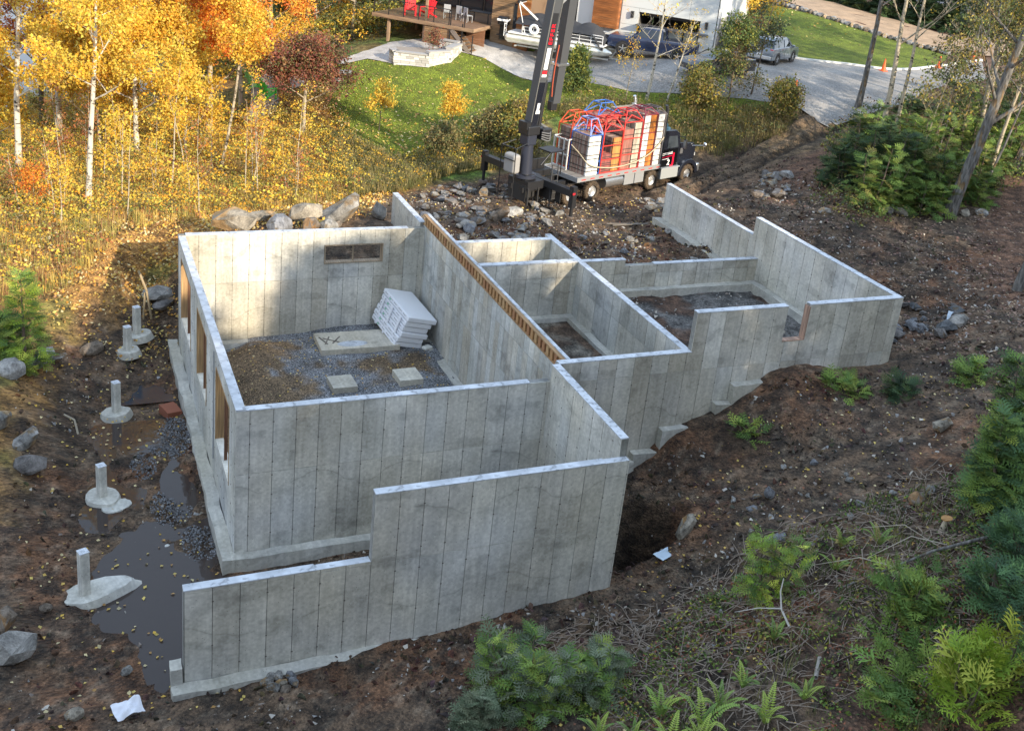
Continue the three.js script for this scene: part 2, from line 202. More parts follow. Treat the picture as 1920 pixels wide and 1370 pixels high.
// --- ground sheet: fine over the site, coarser out to the horizon ---
const rooms = [[-0.1 + 0.22, 9.45 + 0.1, 0.1, 13.5], [9.55, 13.7, 0.1, 10.4], [13.7, 21.83, 0.1, 7.95]];
const inRoom = (x, d) => rooms.some((r) => x > r[0] && x < r[1] && d > r[2] && d < r[3]);
const lines = (a0, f0, f1, a1, fine) => { const out = []; let x = f0, st = fine; while (x > a0) { st *= 1.22; x -= st; out.unshift(x); } for (x = f0; x <= f1 + 1e-6; x += fine) out.push(x); st = fine; x = out[out.length - 1]; while (x < a1) { st *= 1.09; x += st; out.push(x); } return out; };
const gxs = lines(-500, -16, 34, 600, 0.17), gds = lines(-400, -15.5, 27, 700, 0.17);
const tint = (x, d, y) => { // colour of the ground matter itself
  const n1 = fbm(x * 0.45, d * 0.45, 4, 201), n2 = fbm(x * 1.7, d * 1.7, 3, 211), n3 = fbm(x * 5, d * 5, 2, 221);
  let c = [0.115, 0.077, 0.05];                                           // site soil
  const mix = (o, t) => { c = c.map((v, i) => lerp(v, o[i], clamp(t))); };
  mix([0.15, 0.073, 0.038], sstep(0.5, 0.68, n1) * 0.75);                    // rusty subsoil
  mix([0.05, 0.037, 0.027], sstep(0.5, 0.64, n2) * 0.75);                    // wet clods
  mix([0.18, 0.145, 0.11], sstep(0.62, 0.72, n3) * 0.5);                    // dry grit
  const s = x > -30 && x < 60 ? polyDist(SITE, x, d) : 9;
  if (s > -0.6) { // outside the stripped site: leaf litter and turf
    const t = sstep(-0.6, 0.8, s + (n2 - 0.5) * 1.6);
    if (x < 14 && d > 2) { mix([0.34, 0.19, 0.06], t * 0.95); mix([0.15, 0.15, 0.04], t * sstep(0.5, 0.6, n1) * 0.8); }
    else if (d > 22 && x < 42) { mix([0.2, 0.16, 0.06], t); mix([0.1, 0.16, 0.03], t * sstep(0.42, 0.6, n1)); }
    else mix([0.15, 0.085, 0.055], t);
  }
  if (x > 20 && x < 42 && d > 17 && d < 29) { const r = ruts(x, d); if (r < 2.8) { mix([0.13, 0.088, 0.058], 0.8); mix([0.055, 0.04, 0.03], 0.85 * Math.exp(-(((r - 0.95 - 0.15 * (n2 - 0.5)) / 0.28) ** 2))); mix([0.17, 0.125, 0.085], 0.8 * Math.exp(-(((r - 0.4) / 0.22) ** 2)) + 0.6 * Math.exp(-(((r - 1.6) / 0.25) ** 2))); } }
  return c;
};
{
  const nx = gxs.length, nd = gds.length, pos = new Float32Array(nx * nd * 3), col = new Float32Array(nx * nd * 3), uv = new Float32Array(nx * nd * 2), idx = [];
  for (let j = 0; j < nd; j++) for (let i = 0; i < nx; i++) {
    const k = j * nx + i, x = gxs[i], d = gds[j], y = land(x, d); pos.set([x, y, -d], k * 3); col.set(tint(x, d, y), k * 3); uv.set([x + y * 0.6, d + y], k * 2);
    if (i && j) { const xm = x - 0.01, dm = d - 0.01, x0 = gxs[i - 1] + 0.01, d0 = gds[j - 1] + 0.01; if (inRoom(x, d) && inRoom(x0, d0) && inRoom(x, d0) && inRoom(x0, d)) continue; idx.push(k - nx - 1, k - nx, k, k - nx - 1, k, k - 1); }
  }
  const g = new THREE.BufferGeometry(); g.setAttribute('position', new THREE.BufferAttribute(pos, 3)); g.setAttribute('color', new THREE.BufferAttribute(col, 3)); g.setAttribute('uv', new THREE.BufferAttribute(uv, 2)); g.setIndex(idx); g.computeVertexNormals();
  var soilTex = tex(1024, 1024, (u, v) => { // 5 m square of clods, grit and pale chips
    const a = fbm(u * 16, v * 16, 5, 301, 16, 16), b = fbm(u * 90, v * 90, 3, 311, 90, 90), c = vnoise(u * 150, v * 150, 321, 150, 150); let t = 0.66 + (a - 0.5) * 0.75 + (b - 0.5) * 0.6;
    if (c > 0.86) t += 0.5 * (c - 0.86) / 0.14; return [t, t * 0.985, t * 0.965];
  });
  var soilMap = scaled(soilTex, 0.2), soilBump = scaled(soilTex, 0.31);
  setting('ground', g, new THREE.MeshStandardMaterial({ vertexColors: true, color: lin(2.25, 2.2, 2.1), map: soilMap, bumpMap: soilBump, bumpScale: 0.09, roughness: 0.95 }));
}
// --- sheets draped over the ground ---
function drape(poly, lift, cell, height = land) {
  const xs = poly.map((p) => p[0]), ds = poly.map((p) => p[1]), pos = [], idx = [], uv = [];
  const cut = (pts, a, keep) => { const out = []; for (let i = 0; i < pts.length; i++) { const p = pts[i], q = pts[(i + 1) % pts.length], fp = keep(p), fq = keep(q); if (fp >= 0) out.push(p); if ((fp < 0) !== (fq < 0)) { const t = fp / (fp - fq); out.push([lerp(p[0], q[0], t), lerp(p[1], q[1], t)]); } } return out; };
  const x0 = Math.floor(Math.min(...xs) / cell), x1 = Math.ceil(Math.max(...xs) / cell), d0 = Math.floor(Math.min(...ds) / cell), d1 = Math.ceil(Math.max(...ds) / cell);
  for (let i = x0; i < x1; i++) {
    const strip = cut(cut(poly, 0, (p) => p[0] - i * cell), 0, (p) => (i + 1) * cell - p[0]); if (strip.length < 3) continue;
    for (let j = d0; j < d1; j++) {
      const c = cut(cut(strip, 0, (p) => p[1] - j * cell), 0, (p) => (j + 1) * cell - p[1]); if (c.length < 3) continue;
      const area = THREE.ShapeUtils.area(c.map((p) => new THREE.Vector2(...p))); if (Math.abs(area) < 1e-5) continue;
      const b = pos.length / 3; for (const [x, d] of c) { pos.push(x, height(x, d) + lift, -d); uv.push(x, d); }
      for (const f of THREE.ShapeUtils.triangulateShape(c.map((p) => new THREE.Vector2(...p)), [])) { const [p, q, r] = f.map((k) => c[k]); const s = (q[0] - p[0]) * (r[1] - p[1]) - (q[1] - p[1]) * (r[0] - p[0]); s > 0 ? idx.push(b + f[0], b + f[1], b + f[2]) : idx.push(b + f[0], b + f[2], b + f[1]); }
    }
  }
  const g = new THREE.BufferGeometry(); g.setAttribute('position', new THREE.Float32BufferAttribute(pos, 3)); g.setAttribute('uv', new THREE.Float32BufferAttribute(uv, 2)); g.setIndex(idx); g.computeVertexNormals(); return g;
}
const wobble = (poly, a = 0.35) => { const out = []; poly.forEach((p, i) => { const q = poly[(i + 1) % poly.length], n = Math.max(2, Math.round(Math.hypot(q[0] - p[0], q[1] - p[1]) / 0.5)); for (let k = 0; k < n; k++) { const x = lerp(p[0], q[0], k / n), d = lerp(p[1], q[1], k / n); out.push([x + (fbm(x, d, 3, 401) - 0.5) * 2 * a, d + (fbm(x, d, 3, 411) - 0.5) * 2 * a]); } }); return out; };
const grassTex = tex(512, 512, (u, v) => { const a = fbm(u * 8, v * 8, 4, 421, 8, 8), b = fbm(u * 120, v * 120, 2, 431, 120, 120), t = 0.7 + (a - 0.5) * 0.3 + (b - 0.5) * 0.7; return [t * 0.96, t, t * 0.82]; });
const grassMat = new THREE.MeshStandardMaterial({ color: lin(0.36, 0.42, 0.05), map: scaled(grassTex, 0.25), bumpMap: scaled(grassTex, 0.5), bumpScale: 0.08, roughness: 0.95 });
const paveTex = tex(512, 512, (u, v) => { const a = fbm(u * 5, v * 5, 4, 441, 5, 5), b = fbm(u * 140, v * 140, 2, 451, 140, 140), t = 0.78 + (a - 0.5) * 0.22 + (b - 0.5) * 0.35; return [t, t * 0.99, t * 0.98]; });
setting('lawn', drape(wobble(LAWN, 0.25), 0.05, 0.5), grassMat);
setting('lawn', drape(wobble(LAWN2, 0.2), 0.05, 0.5), grassMat);
setting('patio', drape(PATIO, 0.075, 0.5), new THREE.MeshStandardMaterial({ color: lin(0.7, 0.68, 0.65), map: scaled(paveTex, 0.4), roughness: 0.85 }));
setting('driveway', drape(DRIVE, 0.065, 0.5), new THREE.MeshStandardMaterial({ color: lin(0.46, 0.44, 0.415), map: scaled(paveTex, 0.15), roughness: 0.9 }));
setting('gravel_road', drape(ROAD, 0.06, 1), new THREE.MeshStandardMaterial({ color: lin(0.6, 0.42, 0.27), map: scaled(paveTex, 0.3), roughness: 0.95 }));
{ // pale kerb along the drive
  const line = [[43.9, 39.6], [44.7, 37.4], [48, 35.6], [50.3, 34.5], [57.4, 36.5], [62.8, 37.6]], pts = new THREE.CatmullRomCurve3(line.map(([x, d]) => V3(x, 0, d))).getPoints(50), g = [];
  for (let i = 0; i + 1 < pts.length; i++) { const a = pts[i], b = pts[i + 1]; a.y = land(a.x, -a.z) + 0.1; b.y = land(b.x, -b.z) + 0.1; g.push(metUV(bar(a, b, 0.16, 0.2))); }
  setting('kerb', join(g), std(0.72, 0.72, 0.7, 0.8));
}
// lake behind the trees, puddles in the excavation
setting('lake_water', metUV(new THREE.PlaneGeometry(420, 460, 1, 1).rotateX(-PI / 2).translate(-196, -0.55, -240)), new THREE.MeshPhysicalMaterial({ color: lin(0.025, 0.035, 0.05), roughness: 0.12, ior: 1.33 }));
{
  const ripple = tex(256, 256, (u, v) => { const t = fbm(u * 6, v * 6, 3, 461, 6, 6); return [t, t, t]; }, false);
  setting('puddle_water', drape([[-4.7, -5.2], [2.9, -5.2], [2.9, -0.35], [-0.38, -0.35], [-0.38, 8.6], [-4.7, 8.6]], 0, 0.7, () => -0.435), new THREE.MeshPhysicalMaterial({ color: lin(0.055, 0.043, 0.038), roughness: 0.03, ior: 1.33, bumpMap: scaled(ripple, 0.5), bumpScale: 0.004 }));
}
// --- floors inside the walls ---
function floorA(x, d) { return 0.36 * sstep(0.5, 2.1, x + (fbm(x, d, 3, 471) - 0.5) * 1.1 - sstep(9, 13, d) * 0.8) - 0.02 + 0.25 * Math.exp(-(((x - 2.6) / 1.0) ** 2) - (((d - 9.8) / 2.2) ** 2)) + 0.06 * (fbm(x * 1.5, d * 1.5, 4, 481) - 0.5) * 2 - 0.25 * sstep(12.2, 12.9, d) * sstep(6.5, 4, x) - 0.12 * sstep(8.2, 8.9, x); }
const floorB = (x, d) => 2.62 + 0.08 * (fbm(x * 1.2, d * 1.2, 4, 491) - 0.5) * 2, floorC = (x, d) => 3.42 + 0.14 * (fbm(x * 1.1, d * 1.1, 4, 501) - 0.5) * 2;
function floor(name, x0, x1, d0, d1, fn, shade, map) {
  const c = 0.14, nx = Math.round((x1 - x0) / c), nd = Math.round((d1 - d0) / c), g = new THREE.PlaneGeometry(x1 - x0, d1 - d0, nx, nd).rotateX(-PI / 2).translate((x0 + x1) / 2, 0, -(d0 + d1) / 2), p = g.attributes.position, col = new Float32Array(p.count * 3), uv = new Float32Array(p.count * 2);
  for (let i = 0; i < p.count; i++) { const x = p.getX(i), d = -p.getZ(i); p.setY(i, fn(x, d)); col.set(shade(x, d), i * 3); uv.set([x, d], i * 2); }
  g.setAttribute('color', new THREE.BufferAttribute(col, 3)); g.setAttribute('uv', new THREE.BufferAttribute(uv, 2)); g.computeVertexNormals();
  return setting(name, g, new THREE.MeshStandardMaterial({ vertexColors: true, color: lin(1.8, 1.8, 1.8), map, bumpMap: soilBump, bumpScale: 0.05, roughness: 0.95 }));
}
const gravelTex = tex(1024, 1024, (u, v) => { const a = fbm(u * 6, v * 6, 3, 511, 6, 6), b = vnoise(u * 170, v * 170, 521, 170, 170), c = vnoise(u * 90, v * 90, 531, 90, 90); const t = 0.58 + (a - 0.5) * 0.25 + (b - 0.5) * 0.6 + (c - 0.5) * 0.3; return [t, t, t * 1.01]; });
const gravelMap = scaled(gravelTex, 0.25);
floor('gravel_floor', 0.1, 9.55, 0.1, 13.5, floorA, (x, d) => { const t = sstep(0.53, 0.68, fbm(x * 0.6, d * 0.6, 4, 541) + 0.3 * sstep(3.4, 2.6, x + (fbm(x * 1.6, d * 1.6, 4, 545) - 0.5) * 2.4)); return [lerp(0.3, 0.25, t), lerp(0.305, 0.17, t), lerp(0.31, 0.095, t)]; }, gravelMap);
floor('soil_floor', 9.56, 13.69, 0.1, 10.4, floorB, (x, d) => { const t = sstep(0.45, 0.58, fbm(x * 0.8, d * 0.8, 4, 551)); return [lerp(0.12, 0.2, t), lerp(0.08, 0.18, t), lerp(0.055, 0.15, t)]; }, soilMap);
floor('soil_floor', 13.7, 21.83, 0.1, 7.95, floorC, (x, d) => { const t = sstep(0.5, 0.6, fbm(x * 0.6, d * 0.6, 4, 561) + 0.22 * sstep(18.5, 21, x)); return [lerp(0.1, 0.14, t), lerp(0.058, 0.135, t), lerp(0.038, 0.13, t)]; }, soilMap);

// ---------- the foundation ----------
const foundation = thing('concrete_foundation', 'unfinished house foundation of tall poured grey concrete walls with open tops', 'foundation');
const SKIN = 0.02, GAP = 0.016;
// axis 'x': wall runs along x, near face at depth d0, far face at d1; axis 'd': runs along depth, faces at x = f0, f1
function wall({ axis, f0, f1, rects, rows, off = 0, near = true, far = false, mats = MC, pitch = 0.61, ties = true, strip = [], seed = 1 }) {
  const rnd = rngOf(seed), B = (a0, a1, y0, y1, b0, b1) => (axis === 'x' ? box(a0, a1, y0, y1, b0, b1, seed * 1.7, seed * 0.9) : box(b0, b1, y0, y1, a0, a1, seed * 1.3, seed * 0.7));
  const c0 = f0 + (near ? SKIN : 0), c1 = f1 - (far ? SKIN : 0);
  const w = mesh('wall', rects.map((r) => B(r[0], r[1], r[2], r[3], c0, c1)), MCore, foundation);
  const tieGeo = [];
  for (const side of [0, 1]) {
    if (!(side ? far : near)) continue;
    const s0 = side ? f1 - SKIN : f0, s1 = side ? f1 : f0 + SKIN;
    for (const [ra, rb_, ry0, ry1] of rects) {
      const kA = Math.floor((ra - off) / pitch) - 1, kB = Math.ceil((rb_ - off) / pitch) + 1, ys = [-9, ...rows, 99];
      for (let k = kA; k < kB; k++) for (let j = 0; j + 1 < ys.length; j++) {
        const a0 = Math.max(ra, off + k * pitch + GAP / 2), a1 = Math.min(rb_, off + (k + 1) * pitch - GAP / 2), y0 = Math.max(ry0, ys[j] + GAP / 3), y1 = Math.min(ry1, ys[j + 1] - GAP / 3);
        if (a1 - a0 < 0.03 || y1 - y0 < 0.03) continue;
        const push = (rnd() - 0.5) * 0.008; // forms never line up exactly
        mesh('panel', B(a0, a1, y0, y1, side ? s0 : s0 - push, side ? s1 + push : s1), mats[Math.floor(hash2(k, j, seed) * mats.length)], w);
        if (ties && a1 < rb_ - 0.02) for (let y = y0 + 0.3; y < y1; y += 0.61) if (hash2(k, Math.round(y * 9), seed + 3) > 0.2) tieGeo.push(B(a1 - 0.008, a1 + GAP + 0.006 + 0.016 * rnd(), y - 0.014, y + 0.008, side ? f1 - 0.004 : f0 - 0.01, side ? f1 + 0.01 : f0 + 0.004));
      }
    }
  }
  if (tieGeo.length) mesh('form_ties', tieGeo, std(0.12, 0.105, 0.09, 0.9), w, 'stuff');
  for (const [a0, a1, y, h = 0.03, o = 0.012] of strip) mesh('top_strip', B(a0, a1, y + 0.002, y + h, f0 - o, f1 + o), MStrip, w);
  return w;
}
const H1 = 4.35, H2 = 4.88, H3 = 6.2;
// main room: front, rear and window walls
wall({ axis: 'x', f0: 0, f1: 0.22, rects: [[0, 9.0, -0.4, H1]], rows: [2.44], off: -0.26, mats: MC, strip: [[0.23, 8.35, H1]], seed: 2 });
const rear = wall({ axis: 'x', f0: 13.38, f1: 13.6, rects: [[0, 5.4, -0.4, 4.4], [7.77, 9.45, -0.4, 4.4], [5.4, 7.77, -0.4, 3.05], [5.4, 7.77, 3.83, 4.4]], rows: [2.44], off: 0.1, mats: MCwarm, strip: [[0.24, 8.75, 4.4]], seed: 3 });
{ // timber-lined basement window
  const B = (a, b, c, d) => box(a, b, c, d, 13.34, 13.63); mesh('window_frame', [B(5.41, 7.76, 3.055, 3.1), B(5.41, 7.76, 3.785, 3.825), B(5.41, 5.45, 3.1, 3.785), B(7.72, 7.76, 3.1, 3.785), box(6.55, 6.6, 3.1, 3.785, 13.45, 13.53)], wood(0.55, 0.42, 0.28), rear);
}
const O = [[1.1, 3.7], [5.75, 8.05], [9.75, 12.6]], sill = 1.45, head = 3.85, lw = [];
{ let p = 0; for (const [a, b] of O) { lw.push([p, a, -0.4, H1]); lw.push([a, b, -0.4, sill], [a, b, head, H1]); p = b; } lw.push([p, 13.6, -0.4, H1]); }
const left = wall({ axis: 'd', f0: 0, f1: 0.22, rects: lw, rows: [2.44], off: 0.12, mats: [concrete(0.92), concrete(0.86, -0.01), concrete(0.98)], strip: [[0, 13.62, H1], [0.002, 3.9, H1 + 0.031, 0.025, 0.016], [3.92, 9.1, H1 + 0.031, 0.025, 0.008]], seed: 4 });  // left-facing wall: the cool light from the sky is put into its concrete colours
for (const [a, b] of O) { // timber bucks left in the openings
  const B = (d0, d1, y0, y1, x0 = -0.015, x1 = 0.235) => box(x0, x1, y0, y1, d0, d1);
  mesh('window_buck', [B(b - 0.042, b - 0.004, sill + 0.005, head - 0.04), B(a + 0.004, a + 0.042, sill + 0.005, head - 0.04), B(a + 0.004, b - 0.004, head - 0.04, head - 0.004)], MPine, left);
  mesh('window_sill', B(a + 0.045, b - 0.045, sill + 0.003, sill + 0.035, -0.005, 0.225), concrete(1.0, 0.06), left);
  mesh('window_post', B((a + b) / 2 - 0.02, (a + b) / 2 + 0.02, sill + 0.04, head - 0.04, 0.06, 0.15), MPineDark, left);
}
mesh('formwork_rail', [box(-0.035, -0.002, 0.6, 4.2, 4.0, 4.06), ...[1, 1.6, 2.2, 2.8, 3.4, 4].map((y) => box(-0.045, -0.001, y, y + 0.03, 3.98, 4.08))], std(0.32, 0.33, 0.34, 0.6), left);
// dividing wall with its row of timber blocks let in under the top
const dividing = wall({ axis: 'd', f0: 9.45, f1: 9.67, rects: [[0, 13.6, -0.2, 4.5]], rows: [2.44, 3.9], off: 0.2, pitch: 0.405, mats: [concrete(0.82), concrete(0.94, 0.03), concrete(0.72, 0.02), concrete(0.9, -0.02), concrete(1.0), concrete(0.78, 0.05), concrete(0.86, -0.02)], ties: false, seed: 5 });  // left-facing too: cooler, darker mixes carry the shade in their colour
mesh('upstand', box(9.56, 9.67, 4.5, H2, 0.0, 13.6), MC[1], dividing);
mesh('block_rail', [box(9.43, 9.558, 4.502, 4.54, 0.25, 13.6), box(9.43, 9.558, 4.86, 4.9, 0.25, 13.6)], wood(0.6, 0.36, 0.17, 0.8), dividing);
{ const g = box(9.445, 9.555, 4.542, 4.858, -0.082, 0.082), m = [wood(0.66, 0.36, 0.15), wood(0.56, 0.27, 0.12), wood(0.7, 0.43, 0.2)], r = rngOf(8); for (let d = 0.42; d < 13.5; d += 0.302) { const b = mesh('timber_block', g, m[Math.floor(r() * 3)], dividing); b.position.z = -d; } }
mesh('top_strip', box(9.575, 9.69, H2 + 0.002, H2 + 0.04, 0.23, 13.6), MStrip, dividing);
wall({ axis: 'd', f0: 9.3, f1: 9.52, rects: [[13.61, 17.5, 1.5, 4.55]], rows: [], off: 0, far: false, mats: MC, strip: [[13.63, 17.5, 4.55]], seed: 6 });
// return wall and stepped wing wall in front
wall({ axis: 'd', f0: 9.002, f1: 9.22, rects: [[-4.36, 0.0, -0.4, H1 - 0.02], [-4.36, 0.0, H1 - 0.02, H2]], rows: [2.44], off: -0.3, mats: MC, strip: [[-4.34, 0.0, H2]], seed: 7 });
wall({ axis: 'x', f0: -4.58, f1: -4.362, rects: [[-1.83, 2.46, -0.6, 2.52], [2.46, 9.215, -0.6, 4.37]], rows: [2.44], off: -1.2, mats: MC, strip: [[-1.83, 1.12, 2.52], [1.12, 2.44, 2.52, 0.012, -0.004], [2.46, 8.5, 4.37], [8.5, 9.2, 4.37, 0.01, -0.004]], seed: 9 });
// long stepped front of the upper rooms
wall({ axis: 'x', f0: 0.001, f1: 0.22, rects: [[9.2, 13.77, 0.6, H2], [13.77, 17.18, 1.6, H3], [17.18, 18.06, 2.6, 4.97], [18.06, 21.93, 3.0, H3]], rows: [4.25], off: 9.35, mats: MCwarm, strip: [[9.23, 13.79, H2], [13.77, 17.18, H3], [18.06, 21.7, H3]], seed: 10 });
mesh('notch_buck', [box(18.02, 18.056, 4.99, H3 - 0.05, -0.02, 0.24), box(17.19, 18.02, 4.972, 5.0, -0.01, 0.23)], wood(0.66, 0.42, 0.3), foundation.children[foundation.children.length - 1]);
wall({ axis: 'd', f0: 21.71, f1: 21.93, rects: [[0.225, 8.4, 2.8, H3]], rows: [3.76], off: 0.22, mats: MC, strip: [[-0.0, 8.4, H3]], seed: 11 });
wall({ axis: 'd', f0: 21.715, f1: 21.925, rects: [[8.41, 15.4, 3.0, 5.45]], rows: [], off: 0.1, mats: MC, strip: [[8.42, 15.4, 5.45]], seed: 12 });
// inner walls of the upper rooms
wall({ axis: 'd', f0: 13.58, f1: 13.8, rects: [[0.225, 7.795, 2.2, H2]], rows: [4.0], off: 0, mats: [concrete(0.8), concrete(0.9, 0.03), concrete(0.7), concrete(0.86, -0.01)], strip: [[0.23, 10.85, H2]], ties: false, seed: 13 });  // darker concrete mixes here: shade of the left-facing side put into the colour
wall({ axis: 'd', f0: 13.582, f1: 13.798, rects: [[8.02, 10.85, 2.2, H2]], rows: [], off: 0, mats: MC, seed: 14 });
wall({ axis: 'x', f0: 7.8, f1: 8.015, rects: [[9.68, 15.6, 2.2, H2], [15.6, 21.7, 2.8, 4.64]], rows: [4.3], off: 9.7, mats: MCwarm, strip: [[9.68, 13.57, H2, 0.06, 0.02], [13.82, 15.62, H2 - 0.01, 0.03], [16.9, 21.7, 4.64]], seed: 15 });
wall({ axis: 'x', f0: 10.25, f1: 10.46, rects: [[9.68, 13.575, 2.2, H2]], rows: [], off: 9.7, mats: MCwarm, strip: [[9.68, 13.57, H2]], seed: 16 });
// footings
const rough = (g, a = 0.03, s = 3) => { const h = g.index ? g.toNonIndexed() : g, p = h.attributes.position; for (let i = 0; i < p.count; i++) { const x = p.getX(i), y = p.getY(i), z = p.getZ(i); p.setXYZ(i, x + (fbm(z * s + y, y * s, 2, 601) - 0.5) * a, y + (fbm(x * s, z * s, 2, 611) - 0.5) * a * 0.6, z + (fbm(x * s + y, y * s, 2, 621) - 0.5) * a); } h.computeVertexNormals(); return metUV(h); };
function footing(x0, x1, y0, y1, d0, d1) { const g = new THREE.BoxGeometry(x1 - x0, y1 - y0, d1 - d0, Math.ceil((x1 - x0) / 0.25), 2, Math.ceil((d1 - d0) / 0.25)); g.translate((x0 + x1) / 2, (y0 + y1) / 2, -(d0 + d1) / 2); mesh('footing', rough(g, 0.09, 2.3), MFoot, foundation); }
footing(-0.36, -0.005, -0.5, 0, -0.32, 13.9); footing(0, 9.0, -0.5, -0.005, -0.32, -0.005); footing(0.23, 0.5, -0.4, 0.05, 0.3, 13.3); footing(0.5, 9.1, -0.4, 0.06, 13.05, 13.37); footing(9.1, 9.44, -0.4, 0.24, 0.3, 13.3);
footing(-2.1, 9.0, -0.8, 0.0, -4.95, -4.59); footing(-2.1, -1.84, -0.8, 0.42, -4.62, -4.25);
footing(9.24, 12.1, 0.2, 1.4, -0.4, -0.005); footing(12.1, 13.3, 0.4, 1.62, -0.3, -0.006); footing(13.0, 14.95, 1.0, 2.35, -0.28, -0.004); footing(14.9, 15.6, 1.8, 3.05, -0.26, -0.005); footing(15.45, 18.4, 2.6, 3.68, -0.28, -0.004);
footing(9.69, 13.56, 2.3, 2.8, 7.5, 7.79); footing(13.28, 13.575, 2.3, 2.78, 0.3, 7.5); footing(13.81, 21.7, 3.0, 3.72, 7.48, 7.79); footing(21.4, 21.705, 3.0, 3.74, 0.3, 7.48); footing(21.3, 21.71, 3.0, 3.8, 8.45, 15.5);

// ---------- things about the site ----------
function rockGeo(seed, n = 22, flat = 0.75) {
  const r = rngOf(seed), pts = []; for (let i = 0; i < n; i++) { const z = r() * 2 - 1, a = r() * 2 * PI, q = Math.sqrt(1 - z * z), k = 0.8 + 0.25 * r(); pts.push(W3(Math.cos(a) * q * k * 0.5, z * flat * k * 0.5, Math.sin(a) * q * k * 0.42)); }
  const g = new ConvexGeometry(pts); return metUV(toCreasedNormals(g, 0.35), r() * 5, r() * 5);
}
const ROCKS = Array.from({ length: 12 }, (_, i) => rockGeo(700 + i, 14 + (i % 4) * 6, 0.6 + (i % 3) * 0.14)), BOULD = Array.from({ length: 6 }, (_, i) => rockGeo(760 + i, 34, 0.8));
function boulder(x, d, w, h, l, ry, tilt, mat, label, k = 0, sink = 0.25, name = 'boulder', group, geo = BOULD, at = land) {
  const m = new THREE.Mesh(geo[k % geo.length], mat); m.name = name; m.scale.set(w, h, l); m.rotation.set(tilt, ry, tilt * 0.6); m.position.set(x, at(x, d) + h * (0.36 - sink), -d); return tag(m, label, 'rock', group);
}
boulder(2.6, 17.3, 2.3, 1.5, 1.5, -0.5, 0.35, MRock[2], 'rust and grey slab of rock tilted against the row behind the rear wall', 0, 0.05);
boulder(4.3, 16.6, 1.35, 1.35, 1.2, 0.4, 0.1, MRock[1], 'blue-grey rounded boulder in the middle of the row behind the rear wall', 1, 0.1);
boulder(5.6, 17.6, 1.7, 1.2, 1.2, 0.1, 0.2, MRock[2], 'brown boulder behind the blue-grey boulder of the rear wall row', 2, 0.05);
boulder(7.1, 17.9, 2.3, 1.6, 1.5, 0.6, 0.45, MRock[0], 'largest tan boulder lying tilted behind the basement window wall', 3, 0.05);
boulder(9.0, 18.4, 1.15, 1.4, 0.9, 1.2, 0.1, MRock[0], 'upright grey-brown stone standing alone near the end of the wall', 4, 0.15);
boulder(3.7, 17.9, 1.5, 0.8, 1.1, 0.2, 0.1, MRock[2], 'flat tan rock wedged between slab and blue-grey boulder', 5, 0.05);
boulder(5.5, 16.3, 1.0, 0.95, 0.9, 0.9, 0.1, MRock[5], 'small brown rock in front of the brown boulder', 0, 0.05);
boulder(6.3, 16.4, 1.0, 0.85, 0.8, 0.3, -0.2, MRock[0], 'small tan rock below the largest tan boulder', 1, 0.05);
boulder(3.1, 16.0, 1.8, 0.7, 0.9, 0.0, 0.05, MRock[1], 'long low grey rock lying along the rear wall top', 3, -0.1);
boulder(1.3, 17.6, 1.5, 0.6, 0.9, 0.1, 0.0, MRock[0], 'pale flat rock near the rear corner of the foundation', 2, 0.0);
boulder(-0.5, 16.0, 1.5, 0.75, 1.1, 0.3, 0.05, MRock[0], 'cracked slab of rock in the wall shadow by the rear corner', 4, 0.1);
boulder(-0.35, 15.6, 1.2, 0.5, 0.8, 0.6, 0.1, MRock[3], 'dark slab under the cracked slab by the rear corner', 5, 0.1);
boulder(6.7, 17.0, 0.9, 0.3, 0.5, 0.5, 0.4, MRock[5], 'thin brown flake of rock leaning between two tan boulders', 4, 0.0);
boulder(-5.65, 9.3, 1.25, 0.95, 1.0, 0.3, 0.1, MRock[4], 'smooth grey boulder beside the small cedar on the bank', 1, 0.2);
boulder(-5.2, 5.85, 1.05, 0.8, 0.8, 0.9, 0.2, MRock[4], 'white and grey boulder at the edge of the excavation', 3, 0.15);
boulder(-5.05, 4.7, 1.1, 0.85, 0.9, 0.2, -0.1, MRock[3], 'brown boulder just below the white and grey one', 2, 0.2);
boulder(-5.9, 6.2, 0.9, 0.8, 0.8, 0.5, 0.1, MRock[0], 'rosy stone beside the white and grey boulder', 5, 0.15);
boulder(-5.4, -3.3, 1.3, 1.0, 1.0, 0.2, 0.1, MRock[0], 'large tan boulder standing at the edge of the muddy water', 4, 0.1);
boulder(-5.6, -2.1, 0.8, 0.7, 0.7, 1.2, 0.1, MRock[5], 'rusty boulder behind the large tan boulder by the water', 0, 0.1);
boulder(-4.8, 10.9, 1.5, 0.5, 0.7, 0.7, 0.3, MRock[4], 'broken grey slab lying on the bank below the small cedar', 2, 0.1);
boulder(-4.35, 11.6, 0.9, 0.4, 0.5, 0.2, 0.3, MRock[0], 'short grey slab end beside the broken slab on the bank', 3, 0.1);
boulder(-3.1, 12.6, 1.1, 0.6, 0.7, 0.4, 0.2, MRock[5], 'brown stone half buried in leaves above the piers', 1, 0.15);
boulder(19.0, -5.4, 0.75, 0.55, 0.6, 0.3, 0.2, MRock[2], 'tan stone lying alone on the dark slope', 3, 0.1);
boulder(13.95, -4.6, 0.45, 0.62, 0.4, 0.9, 0.1, MRock[1], 'grey upright stone with a pale cap on the slope', 4, 0.1);
boulder(25.2, 0.4, 1.1, 0.85, 0.8, 0.3, 0.05, MRock[0], 'square tan block beside the slate rubble', 5, 0.1);
boulder(16.2, -7.7, 0.75, 0.5, 0.7, 0.3, 0.0, MRock[5], 'rust brown stone sunk in the slope near the cut stump', 0, 0.25);
boulder(11.75, -4.05, 0.95, 0.6, 0.55, 0.7, 0.5, MRock[2], 'pale flat stone on the lip of the black hollow', 2, 0.1);
